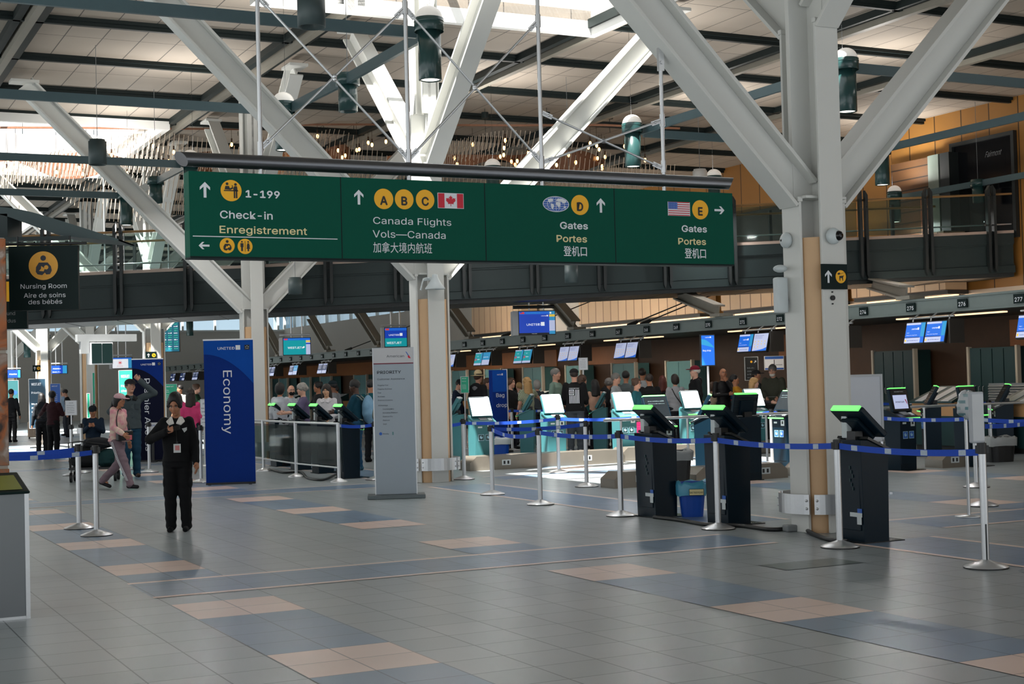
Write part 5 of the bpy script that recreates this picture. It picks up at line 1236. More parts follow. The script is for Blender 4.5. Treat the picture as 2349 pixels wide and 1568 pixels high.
def small_sign(px, py, wpx, hpx, Y, rz, label, draw, pole=True, m=M_SWHITE):
    p = dp(px, py, Y); k = Y / F_PX; w, h = wpx * k, hpx * k
    t = thing('notice_sign', label, 'sign', (p.x, p.y, 0), rz)
    b = MB().box(-w / 2, w / 2, 0, .03, p.z - h / 2, p.z + h / 2); n = MB(); draw(n, w, h, p.z - h / 2, -.002)
    m_, ms_ = merge([(b, m), (n, [M_SWHITE, M_SBLACK, M_FBLUE, M_SYELLOW, mat('print_grey', (110, 118, 126), .6)])]); m_.build('panel', ms_, t)
    MB().box(-w / 2 - .012, w / 2 + .012, -.004, .034, p.z - h / 2 - .012, p.z - h / 2).box(-w / 2 - .012, w / 2 + .012, -.004, .034, p.z + h / 2, p.z + h / 2 + .012).box(-w / 2 - .012, -w / 2, -.004, .034, p.z - h / 2, p.z + h / 2).box(w / 2, w / 2 + .012, -.004, .034, p.z - h / 2, p.z + h / 2).build('frame', M_LGREY, t)
    if pole: MB().cyl((0, .02, .02), (0, .02, p.z - h / 2), .02, 8).lathe([(0, 0), (.17, 0), (.17, .015), (.03, .04)], (0, .02, 0), 18).build('pole', M_STEEL, t)
    else: MB().box(-w / 2 + .03, w / 2 - .03, -.12, .15, 0, .03).box(-.03, .03, 0, .03, .03, p.z - h / 2).build('foot', M_BLACK, t)
    return t
def d_lines(n, w, h, z, y, head='UNITED'):
    txt(n, head, .09 * h, 0, z + .82 * h, y, 'CENTER', .01, 4, .4 * w)
    for k in range(5): glyph_row(n, -.4 * w, .3 * w, z + (.66 - .13 * k) * h, .04 * h, y, 4, k)
small_sign(1338, 834, 19, 26, 36, R(8), 'small white notice on a pole above the black flag sweatshirt', d_lines)
small_sign(163, 935, 26, 32, 36.0, R(-6), 'white airline notice in a dark frame beside the dark kiosk at the left', d_lines)
def d_wj(n, w, h, z, y, lines=('Hello,', 'check in')):
    txt(n, 'WESTJET', .07 * h, -.36 * w, z + .87 * h, y, 'LEFT', .02, 0, .6 * w)
    for i, s in enumerate(lines): txt(n, s, .06 * h, -.36 * w, z + (.7 - .09 * i) * h, y, 'LEFT', .01, 0)
    for k in range(4): glyph_row(n, -.36 * w, .2 * w, z + (.48 - .08 * k) * h, .025 * h, y, 0, k)
M_WJ = mat('mint_green_banner', (30, 158, 124), 0.5); M_WJN = mat('deep_petrol_banner', (16, 52, 72), 0.5)
small_sign(290, 912, 32, 125, 46, R(4), 'mint green airline stand half hidden by the navy banner', d_wj, False, M_WJ)
small_sign(392, 905, 27, 48, 50, R(4), 'mint green airline board right of the navy banner', lambda n, w, h, z, y: d_wj(n, w, h, z, y, ('Bag', 'Drop')), False, M_WJ)
small_sign(86, 925, 37, 112, 44, R(2), 'petrol priority stand behind the standing couple at the left', lambda n, w, h, z, y: d_wj(n, w, h, z, y, ('Priority', '')), False, M_WJN)
small_sign(127, 905, 22, 50, 52, R(2), 'small blue airline board right of the petrol stand', lambda n, w, h, z, y: d_wj(n, w, h, z, y, ('', '')), True, M_FBLUE)
small_sign(30, 900, 24, 55, 58, R(2), 'teal and red advertising board at the far left edge', lambda n, w, h, z, y: (rect(n, -.4 * w, 0, z + .1 * h, z + .3 * h, y, 3), circ(n, .2 * w, z + .5 * h, .2 * w, y, 2)), True, M_KTEAL)
small_sign(1066, 882, 17, 36, 36, R(5), 'mint green airline notice left of the straw hat', lambda n, w, h, z, y: d_wj(n, w, h, z, y, ('Welcome', '')), True, M_WJ)
small_sign(203, 930, 5, 55, 42, R(30), 'narrow mint green stand beside the maple-edged column', lambda n, w, h, z, y: None, False, M_WJ)
small_sign(215, 890, 4, 70, 50, R(30), 'narrow mint green stand far behind the seated person', lambda n, w, h, z, y: None, False, M_WJ)
small_sign(1724, 845, 30, 52, 37, R(8), 'black wayfinding board behind the black-capped man', lambda n, w, h, z, y: (circ(n, 0, z + .8 * h, .09 * w, y, 3), arrow(n, .3 * w, z + .8 * h, .14 * h, -PI / 4, y, y + .001, 0), [glyph_row(n, -.35 * w, .2 * w, z + (.5 - .14 * k) * h, .06 * h, y, 4, k) for k in range(4)]), True, M_SBLACK)
small_sign(1776, 832, 44, 30, 38, R(8), 'white queue plan sign with blue edges above the bearded man', lambda n, w, h, z, y: (rect(n, -.5 * w, .5 * w, z + .8 * h, z + h, y, 2), rect(n, -.5 * w, .5 * w, z, z + .12 * h, y, 2), rect(n, -.02 * w, .02 * w, z + .3 * h, z + .75 * h, y, 1), [circ(n, (.1 + .06 * k) * w, z + .35 * h, .025 * w, y, 4, 8) for k in range(6)]), True)
small_sign(350, 986, 24, 32, 33.4, R(5), 'grey airline stand under the navy banner', lambda n, w, h, z, y: txt(n, 'UNITED', .1 * h, 0, z + .8 * h, y, 'CENTER', .02, 2, .5 * w), False, M_LGREY)
small_sign(468, 947, 14, 62, 31, R(5), 'white airline notice left of the tall banner', lambda n, w, h, z, y: d_lines(n, w, h, z, y), True)
# whiteboard behind the large column
p = dp(1962, 935, 19.6)
t = thing('whiteboard', 'blank whiteboard in a pale frame right of the large column', 'whiteboard', (p.x, p.y, 0), R(8)); zt = dp(2000, 863, 19.6).z
MB().box(-.37, .37, 0, .03, .72, zt).build('board', mat('whiteboard_enamel', (198, 202, 210), 0.25, noise=0.02), t)
MB().box(-.39, .39, -.012, .04, zt, zt + .03).box(-.39, .39, -.012, .04, .69, .72).box(-.39, -.36, -.012, .04, .69, zt).box(.36, .39, -.012, .04, .69, zt).build('frame', M_LGREY, t)
for x in (-.36, .36): MB().box(x - .015, x + .015, 0, .03, .03, .7).box(x - .02, x + .02, -.25, .25, 0, .03).build('leg', M_STEEL, t)
# sanitizer stand on the right-hand stanchion: white cover with crumpled liner
p = dp(2247, 962, 12.6)
t = thing('sign_holder', 'white sign holder mounted on top of the nearest right stanchion', 'sign holder', (sR.location.x - .045, sR.location.y + .0, 1.02), R(10))
MB().box(-.05, .065, -.03, .03, .0, .42).build('casing', mat('pale_grey_casing', (168, 172, 178), 0.4), t, bevel=.012); MB().box(-.042, .057, -.034, -.03, .02, .40).build('face', M_LGREY, t)
p = dp(2222, 928, 16.0)
rnd = random.Random(3); vs = []
mb = MB(); mb.ball((0, 0, 0), (.13, .12, .15), 18, 12); mb.v = [tuple(Vector(v) * (1 + rnd.uniform(-.18, .18))) for v in mb.v]
t = thing('paper_bag', 'crumpled clear bag of paper scraps left of the white sign holder', 'bag', tuple(p), 0)
m_ = mb.build('crumpled_bag', brick('scrap_paper_patches', (170, 190, 196), (40, 120, 130), (200, 206, 210), .09, .07, .02, .5, .5, axes='XZ'), t)
MB().cyl((0, .12, -p.z + .02), (0, .12, .1), .02, 8).cyl((0, .0, -.02), (0, .12, -.02), .015, 6).lathe([(0, -p.z), (.15, -p.z), (.15, -p.z + .02), (.02, -p.z + .03)], (0, .12, 0), 16).build('stand', M_STEEL, t)

# ------------------------------------------------------------------ foreground left: recycling unit, stone pillar, nursing room sign
g = gp(70, 1417); t = thing('recycling_unit', 'grey recycling unit with an olive top at the lower left', 'bin', (g.x, g.y, 0), RZ)
zt = .90
MB().box(-1.0, -.03, 0, .6, .02, zt).build('cabinet', mat('pale_grey_laminate', (112, 117, 121), 0.4, noise=0.03), t)
MB().box(-.03, 0, -.012, .02, 0, zt).box(-1.0, 0, -.004, .6, 0, .02).box(-.03, 0, .58, .61, 0, zt).build('corner_post', M_STEEL, t)
mb = MB(); mb.add([(-1.0, -.02, zt), (.01, -.02, zt), (.01, .62, zt + .10), (-1.0, .62, zt + .10), (-1.0, -.02, zt + .02), (.01, -.02, zt + .02), (.01, .62, zt + .13), (-1.0, .62, zt + .13)], [(0, 3, 2, 1), (4, 5, 6, 7), (0, 1, 5, 4), (1, 2, 6, 5), (2, 3, 7, 6), (3, 0, 4, 7)]); mb.build('rim', M_SDARK, t, bevel=.01)
mb = MB(); sl = .11 / .64
def top(x, y): return (x, y, zt + .022 + (y + .02) * sl + .002)
mb.add([top(-1.0, .03), top(-.035, .03), top(-.035, .5), top(-1.0, .5)], [(0, 1, 2, 3)], 0)
mb.add([(x, y, z + .002) for x, y, z in (top(-.33, .1), top(-.2, .1), top(-.2, .4), top(-.33, .4))], [(0, 1, 2, 3)], 1); mb.add([(x, y, z + .004) for x, y, z in (top(-.28, .15), top(-.24, .13), top(-.22, .24), top(-.25, .35), top(-.29, .3), top(-.26, .24))], [(0, 1, 2, 3, 4, 5)], 2)
mb.build('olive_panel', [mat('olive_label', (120, 128, 46), 0.4), M_SBLACK, M_SWHITE], t)
p = dp(17, 800, 12.6); zt = dp(10, 545, 12.6).z
t = thing('stone_pillar', 'rust-veined stone pillar cut by the left edge', 'pillar', (p.x, p.y, 0), RZ)
m_stone = mat('rust_veined_stone', (122, 92, 70), 0.55)
nt = m_stone.node_tree; nz = nt.nodes.new('ShaderNodeTexNoise'); nz.inputs['Scale'].default_value = 3.0; nz.inputs['Detail'].default_value = 8; nz.inputs['Distortion'].default_value = 1.2; cr = nt.nodes.new('ShaderNodeValToRGB')
for e_, (q_, c_) in zip([cr.color_ramp.elements[0], cr.color_ramp.elements[1], cr.color_ramp.elements.new(.5), cr.color_ramp.elements.new(.57)], ((.34, (40, 26, 20)), (.68, (168, 158, 148)), (.47, (150, 84, 40)), (.56, (120, 96, 80)))): e_.position = q_; e_.color = lin(c_) + (1,)
tcn = nt.nodes.new('ShaderNodeTexCoord'); nt.links.new(tcn.outputs['Object'], nz.inputs[0]); nt.links.new(nz.outputs[0], cr.inputs[0]); nt.links.new(cr.outputs[0], nt.nodes['Principled BSDF'].inputs['Base Color'])
for k in range(3): MB().box(-.9, 0, 0, .55, .02 + k * zt / 3, (k + 1) * zt / 3 - .008).build('stone_block', m_stone, t, bevel=.006)
MB().box(-.89, -.01, .01, .54, 0, zt).build('core', mat('pale_mortar', (150, 142, 132), 0.8), t)
p = dp(100, 637, 13.2); w = 156 * 13.2 / F_PX; h = 148 * 13.2 / F_PX
t = thing('nursing_room_sign', 'dark hanging sign for the nursing room with a yellow mother-and-baby disc', 'sign', (p.x, p.y, p.z), R(4))
b = MB().box(-w / 2, w / 2, 0, .06, -h / 2, h / 2); k = h / 148; n = MB(); r = MB(); q = MB()
txt(n, 'Nursing Room', 14.5 * k, 0, h / 2 - 98 * k, -.002, 'CENTER', 0, 0, 104 * k); txt(n, 'Aire de soins', 14.5 * k, 2 * k, h / 2 - 119 * k, -.002, 'CENTER', 0, 0, 94 * k); txt(n, 'des b\u00e9b\u00e9s', 14.5 * k, 3 * k, h / 2 - 134 * k, -.002, 'CENTER', 0, 0, 76 * k)
circ(r, 0, h / 2 - 46 * k, 33 * k, -.002, 0, 36); nursing(0, h / 2 - 46 * k, 33 * k, q, r, -.004, -.006)
m_, ms_ = merge([(b, M_SDARK), (n, M_SWHITE), (r, mat('dull_yellow_print', (222, 160, 52), 0.5)), (q, mat('deep_blue_print', (30, 38, 52), 0.5))]); m_.build('panel', ms_, t)
mb = MB()
for x in (-.38 * w, .38 * w): mb.cyl((x, .03, h / 2), (x, .03, h / 2 + .09), .008, 6)
mb.cyl((-.62 * w, .03, h / 2 + .02), (.62 * w, .03, h / 2 + .02), .012, 8); mb.build('hanger', M_BLACK, t)
p = dp(40, 698, 13.9)
t = thing('lost_property_sign', 'dark sign partly hidden behind the stone pillar and nursing sign', 'sign', tuple(p), R(4)); w = .40; h = 112 * 13.9 / F_PX; cx = -w / 2 + 21 * 13.9 / F_PX
b = MB().box(cx - w / 2, cx + w / 2, 0, .05, -h / 2, h / 2); n = MB(); xr = 21 * 13.9 / F_PX - .11
txt(n, 'Lost and Found', .048, xr, -.10, -.002, 'RIGHT'); txt(n, 'Objets perdus', .048, xr + .005, -.17, -.002, 'RIGHT'); y_ = MB(); y_.add([(xr - .2, -.002, .03), (xr - .03, -.002, .03), (xr - .005, -.002, .07), (xr - .005, -.002, .18), (xr - .03, -.002, .22), (xr - .2, -.002, .22)], [(0, 1, 2, 3, 4, 5)]); circ(n, xr - .03, .125, .022, -.003)
m_, ms_ = merge([(b, M_SDARK), (n, M_GREY), (y_, M_SYELLOW)]); m_.build('panel', ms_, t); MB().cyl((cx, .02, h / 2), (cx, .02, h / 2 + .35), .01, 6).build('hanger', M_BLACK, t)
t = thing('arched_canopy', 'dark teal arched canopy reaching out above the nursing sign', 'canopy', (0, 0, 0), 0)
def arc(pts): return [dp(x, y, 13.4) for x, y in pts]
topc = arc([(-160, 478), (-60, 470), (0, 474), (60, 483), (130, 503), (200, 525), (272, 548)]); botc = arc([(-160, 500), (-60, 490), (0, 492), (60, 512), (110, 530), (150, 541), (272, 552)])
topc, botc = smooth(topc, 4), smooth(botc, 4); n_ = len(topc)
org = topc[0].copy(); t.location = org
vs = [p - org for p in topc] + [p - org for p in botc]; vs += [v + Vector((0, .55, 0)) for v in vs]
mb = MB(); q = 2 * n_
for i in range(n_ - 1):
    mb.add([vs[i], vs[i + 1], vs[n_ + i + 1], vs[n_ + i]], [(3, 2, 1, 0)]); mb.add([vs[q + i], vs[q + i + 1], vs[q + n_ + i + 1], vs[q + n_ + i]], [(0, 1, 2, 3)])
    mb.add([vs[i], vs[i + 1], vs[q + i + 1], vs[q + i]], [(0, 1, 2, 3)]); mb.add([vs[n_ + i], vs[n_ + i + 1], vs[q + n_ + i + 1], vs[q + n_ + i]], [(3, 2, 1, 0)])
mb.build('arch', mat('dark_teal_canopy', (36, 58, 60), 0.45), t)
p = dp(80, 546, 13.3) - org; MB().beam(p + Vector((-.8, .05, 0)), p + Vector((.30, .05, 0)), .05, .035).build('support_beam', M_BRIDGE, t)
p = dp(2, 515, 13.4) - org; MB().box(p.x - .4, p.x + .06, p.y, p.y + .4, dp(5, 545, 13.4).z - org.z, p.z + .1).build('post', M_BRIDGE, t)

# ------------------------------------------------------------------ fittings on the columns
def pict(px0, py0, px1, py1, a, label):
    p0, p1 = on_a(a, px0, py1), on_a(a, px1, py0); b0, b1 = to_ab(p0)[1], to_ab(p1)[1]
    t = thing('pictogram_sign', label, 'sign', W(a, (b0 + b1) / 2, p0.z), RZ); w, h = b1 - b0, p1.z - p0.z
    b = MB().box(-w / 2, w / 2, -.012, 0, 0, h); n = MB(); arrow(n, -.24 * w, .5 * h, .5 * h, 0, -.014, -.012); y = MB(); circ(y, .24 * w, .5 * h, .26 * h, -.014, 0, 24)
    k = MB(); r = .26 * h; u, v = .24 * w, .5 * h
    flat(k, [(-.3, .1), (.42, .14), (.62, .3), (.5, .06), (.4, -.1), (.42, -.62), (.3, -.62), (.2, -.2), (-.1, -.2), (-.14, -.62), (-.26, -.62), (-.3, -.15)], u, v, r, -.016); flat(k, [(-.66, .42), (-.5, .28), (-.3, .3), (-.1, .42), (-.2, .62), (-.45, .6)], u, v, r, -.016); flat(k, [(-.1, .38), (.66, .62), (.66, .66), (-.1, .44)], u, v, r, -.016)
    m_, ms_ = merge([(b, M_SDARK), (n, M_SWHITE), (y, M_SYELLOW), (k, M_SBLACK)]); m_.build('panel', ms_, t)
pict(1884, 606, 1941, 663, .314, 'dark sign with a white arrow and yellow dog disc on the large column'); pict(334, 806, 359, 823, -30.54 + .314, 'small dog sign on the white column above the navy banner'); pict(75, 837, 93, 852, -40.72 + .314, 'tiny dog sign on the far left column')
p = on_a(.34, 1912, 541); t = thing('security_camera', 'white dome camera with a black eye on the large column', 'camera', tuple(p), RZ)
MB().ball((0, 0, 0), (.085, .06, .085), 18, 10).build('housing', M_KWHITE, t); MB().ball((.03, -.04, 0), (.052, .05, .052), 16, 10).build('lens', mat('black_glass', (8, 10, 14), 0.08), t)
p = on_b(-.33, 1803, 551); t = thing('security_camera', 'round white sensor on the left flange of the large column', 'camera', tuple(p), RZB)
MB().ball((0, 0, 0), (.085, .05, .082), 18, 10).build('housing', M_KWHITE, t); MB().ball((-.02, -.048, .0), (.012, .01, .012), 8, 6).build('lens', M_SBLACK, t)
for px, py, a_, b_, nm in ((1909, 683, .302, None, 'socket on the right flange of the large column'), (1805, 688, None, -.302, 'socket on the left flange of the large column')):
    p = on_a(a_, px, py) if a_ else on_b(b_, px, py)
    o = MB().cyl((0, .0, 0), (0, -.02, 0), .026, 14).cyl((0, 0, .06), (0, -.012, .06), .008, 8).cyl((0, 0, -.06), (0, -.012, -.06), .008, 8).build('wall_socket', M_SBLACK, None, tuple(p), RZ if a_ else RZB); tag(o, 'black round ' + nm, 'socket')
p = on_a(-10.18 + .45, 998, 652); t = thing('horn_speaker', 'white horn loudspeaker with a cable on the sunlit column', 'speaker', tuple(p), RZ + .3)
MB().lathe([(.16, -.08), (.165, -.06), (.10, .02), (.05, .12), (.045, .16), (0, .17)], n=20).build('horn', M_KWHITE, t); MB().tube(smooth([Vector((-.05, .1, .1)), Vector((-.2, .05, .08)), Vector((-.27, .05, -.1))]), .012, 6).cyl((0, .1, .1), (0, .28, .1), .03, 8).build('bracket', M_KWHITE, t)
p = on_b(-.45, 1784, 680); t = thing('wifi_panel', 'white antenna panel sticking out left of the large column', 'antenna', tuple(p), RZB)
MB().box(-.06, .03, -.02, .12, -.17, .2).build('panel', M_KWHITE, t, bevel=.02); MB().ball((-.01, .05, .29), (.06, .08, .04), 12, 8).build('disc', M_KWHITE, t)
# ------------------------------------------------------------------ people: bodies and clothes grown as smooth blended volumes
def surface(prims, res, wrinkle=0.0, seed=0):
    """prims: ('cap', p0, p1, r0, r1, k) | ('ell', c, (rx, ry, rz), k, M) | ('stack', [(z, cx, cy, rx, ry)], k, M) | ('sub', c, r3, k, M)"""
    lo, hi = np.full(3, 1e9), np.full(3, -1e9)
    for p in prims:
        if p[0] == 'cap': pts = np.array([p[1], p[2]]); r = max(p[3], p[4])
        elif p[0] == 'ell':
            pts = np.array([p[1]]); r = max(p[2])
            if p[4] is not None: pts = np.array([p[4] @ Vector(p[1])])
        elif p[0] == 'stack':
            pts = np.array([(c[1] + s * c[3], c[2] + q * c[4], c[0]) for c in p[1] for s in (-1, 1) for q in (-1, 1)]); r = 0
            if p[3] is not None: pts = np.array([p[3] @ Vector(v) for v in pts])
        else: continue
        lo = np.minimum(lo, pts.min(0) - r); hi = np.maximum(hi, pts.max(0) + r)
    lo -= 3 * res + .01; hi += 3 * res + .01
    n = np.ceil((hi - lo) / res).astype(int) + 1
    ax = [lo[i] + res * np.arange(n[i]) for i in range(3)]
    f = np.full(n, .2, dtype=np.float32)
    def window(c0, c1, pad):
        a = np.maximum(np.floor((c0 - pad - lo) / res).astype(int), 0); b = np.minimum(np.ceil((c1 + pad - lo) / res).astype(int) + 1, n)
        return a, b
    for p in prims:
        M = None
        if p[0] == 'cap':
            a_, b_ = np.array(p[1], float), np.array(p[2], float); rr = max(p[3], p[4]); c0, c1, k = np.minimum(a_, b_) - rr, np.maximum(a_, b_) + rr, p[5]
        elif p[0] in ('ell', 'sub'):
            M = p[4]; cc = np.array(M @ Vector(p[1])) if M is not None else np.array(p[1], float); rr = max(p[2]); c0, c1, k = cc - rr, cc + rr, p[3]
        else:
            M = p[3]; pts = np.array([(c[1] + s * c[3], c[2] + q * c[4], c[0]) for c in p[1] for s in (-1, 1) for q in (-1, 1)])
            if M is not None: pts = np.array([M @ Vector(v) for v in pts])
            c0, c1, k = pts.min(0), pts.max(0), p[2]
        a, b = window(c0, c1, k + 3 * res)
        if np.any(b <= a): continue
        X, Y, Z = np.meshgrid(ax[0][a[0]:b[0]], ax[1][a[1]:b[1]], ax[2][a[2]:b[2]], indexing='ij')
        if M is not None:
            I = np.array(M.inverted()); X, Y, Z = (I[i, 0] * X + I[i, 1] * Y + I[i, 2] * Z + I[i, 3] for i in range(3))
        if p[0] == 'cap':
            d = b_ - a_; L2 = max(d @ d, 1e-9)
            t = np.clip(((X - a_[0]) * d[0] + (Y - a_[1]) * d[1] + (Z - a_[2]) * d[2]) / L2, 0, 1)
            D = np.sqrt((X - a_[0] - d[0] * t) ** 2 + (Y - a_[1] - d[1] * t) ** 2 + (Z - a_[2] - d[2] * t) ** 2) - (p[3] + (p[4] - p[3]) * t)
        elif p[0] in ('ell', 'sub'):
            r3 = p[2]; q = np.sqrt(((X - p[1][0]) / r3[0]) ** 2 + ((Y - p[1][1]) / r3[1]) ** 2 + ((Z - p[1][2]) / r3[2]) ** 2); D = (q - 1) * min(r3)
        else:
            zs = [c[0] for c in p[1]]
            ip = [np.interp(Z, zs, [c[j] for c in p[1]]) for j in range(1, 5)]
            D = (np.sqrt(((X - ip[0]) / ip[2]) ** 2 + ((Y - ip[1]) / ip[3]) ** 2) - 1) * np.minimum(ip[2], ip[3])
            D = np.maximum(D, np.maximum(Z - zs[-1], zs[0] - Z))
        s = (slice(a[0], b[0]), slice(a[1], b[1]), slice(a[2], b[2])); g = f[s]
        if p[0] == 'sub':
            h = np.clip(.5 - .5 * (g + D) / k, 0, 1); f[s] = g + (-D - g) * h + k * h * (1 - h)
        else:
            h = np.clip(.5 + .5 * (g - D) / k, 0, 1); f[s] = g + (D - g) * h - k * h * (1 - h)
    if wrinkle:
        X, Y, Z = np.meshgrid(*ax, indexing='ij'); rs = np.random.RandomState(seed); w = 0
        for i in range(4):
            v = rs.normal(size=3) * np.array([14, 14, 30]); w = w + np.sin(v[0] * X + v[1] * Y + v[2] * Z + rs.rand() * 6 + 1.5 * np.sin(9 * Z + i))
        f = f + wrinkle * w.astype(np.float32) / 2
    # naive surface nets
    ins = f < 0
    c = np.zeros(np.array(f.shape) - 1, dtype=np.int8)
    for i in (0, 1):
        for j in (0, 1):
            for l in (0, 1): c += ins[i:f.shape[0] - 1 + i, j:f.shape[1] - 1 + j, l:f.shape[2] - 1 + l]
    act = np.argwhere((c > 0) & (c < 8))
    if len(act) == 0: return [], []
    idx = np.full(c.shape, -1, dtype=np.int64); idx[tuple(act.T)] = np.arange(len(act))
    acc = np.zeros((len(act), 3)); cnt = np.zeros(len(act))
    cor = [(i, j, l) for i in (0, 1) for j in (0, 1) for l in (0, 1)]
    for u in cor:
        for ax_ in range(3):
            if u[ax_]: continue
            v = list(u); v[ax_] = 1
            fa = f[tuple((act + u).T)]; fb = f[tuple((act + v).T)]
            m = (fa < 0) != (fb < 0); t = np.where(m, fa / np.where(m, fa - fb, 1), 0)
            pt = np.array(u, float)[None, :].repeat(len(act), 0); pt[:, ax_] += t
            acc[m] += pt[m]; cnt[m] += 1
    V = lo + (act + acc / cnt[:, None]) * res
    F = []
    for ax_ in range(3):
        o1, o2 = [q for q in range(3) if q != ax_]
        s0 = [slice(None)] * 3; s1 = [slice(None)] * 3; s0[ax_] = slice(0, -1); s1[ax_] = slice(1, None)
        e = np.argwhere(ins[tuple(s0)] != ins[tuple(s1)])
        e = e[(e[:, o1] > 0) & (e[:, o2] > 0) & (e[:, o1] < f.shape[o1] - 1) & (e[:, o2] < f.shape[o2] - 1)]
        d1 = np.zeros(3, int); d1[o1] = 1; d2 = np.zeros(3, int); d2[o2] = 1
        q = np.stack([idx[tuple((e - d1 - d2).T)], idx[tuple((e - d2).T)], idx[tuple(e.T)], idx[tuple((e - d1).T)]], 1)
        flip = ins[tuple(e.T)] ^ (ax_ == 1)
        q[~flip] = q[~flip][:, ::-1]
        F.append(q)
    F = np.concatenate(F); F = F[(F >= 0).all(1)]
    return V, F
def vol(name, prims, res, m, parent, wrinkle=0.0, seed=0):
    V, F = surface(prims, res, wrinkle, seed)
    me = bpy.data.meshes.new(name)
    me.vertices.add(len(V)); me.vertices.foreach_set('co', np.asarray(V, dtype=np.float32).ravel())
    me.loops.add(F.size); me.loops.foreach_set('vertex_index', F.astype(np.int32).ravel())
    me.polygons.add(len(F)); me.polygons.foreach_set('loop_start', np.arange(0, F.size, 4, dtype=np.int32))
    me.polygons.foreach_set('use_smooth', np.ones(len(F), dtype=bool))
    me.update(calc_edges=True); me.validate()
    for q in (m if isinstance(m, list) else [m]): me.materials.append(q)
    o = bpy.data.objects.new(name, me); C.objects.link(o); o.parent = parent
    return o
SKIN = {'light': (196, 146, 122), 'pale': (206, 160, 138), 'tan': (168, 114, 84), 'brown': (110, 70, 48), 'dark': (70, 44, 32), 'asian': (202, 156, 124)}
HAIRC = {'black': (14, 12, 13), 'dark': (34, 25, 20), 'brown': (70, 46, 30), 'blond': (168, 132, 84), 'grey': (150, 146, 140), 'white': (196, 192, 184), 'salt': (104, 100, 96), 'red': (84, 30, 22)}
def skin(k): return mat('skin_' + k, SKIN[k], 0.5, noise=0.05, scale=18)
def hairm(k): return mat('hair_' + k, HAIRC[k], 0.55, noise=0.22, scale=60, bump=0.25)
_cl = {}
def cloth(rgb, rough=.85):
    n = 'cloth_%02x%02x%02x' % rgb
    return mat(n, rgb, rough, noise=0.12, scale=28, spec=.25)
ARM = {'down': ((.235, .03, 1.12), (.245, -.06, .88)), 'phone': ((.22, -.06, 1.13), (.06, -.29, 1.23)), 'type': ((.21, -.10, 1.14), (.13, -.36, 1.13)), 'fold': ((.24, -.07, 1.13), (-.04, -.20, 1.15)),
       'chin': ((.17, -.19, 1.18), (.03, -.17, 1.42)), 'point': ((.27, -.22, 1.25), (.26, -.47, 1.22)), 'hip': ((.34, .06, 1.16), (.21, -.05, 1.02)), 'head': ((.40, -.10, 1.47), (.15, -.12, 1.70)),
       'fwd': ((.23, -.04, 1.12), (.22, -.24, 1.02)), 'back': ((.24, .16, 1.16), (.23, .24, .94)), 'hold': ((.22, -.07, 1.12), (.12, -.26, 1.02)), 'strap': ((.23, -.06, 1.13), (.12, -.15, 1.34)), 'side': ((.32, -.05, 1.25), (.50, -.16, 1.12))}
def rotM(yaw, pitch, roll, piv): return Matrix.Translation(piv) @ Euler((pitch, roll, yaw)).to_matrix().to_4x4() @ Matrix.Translation(-Vector(piv))
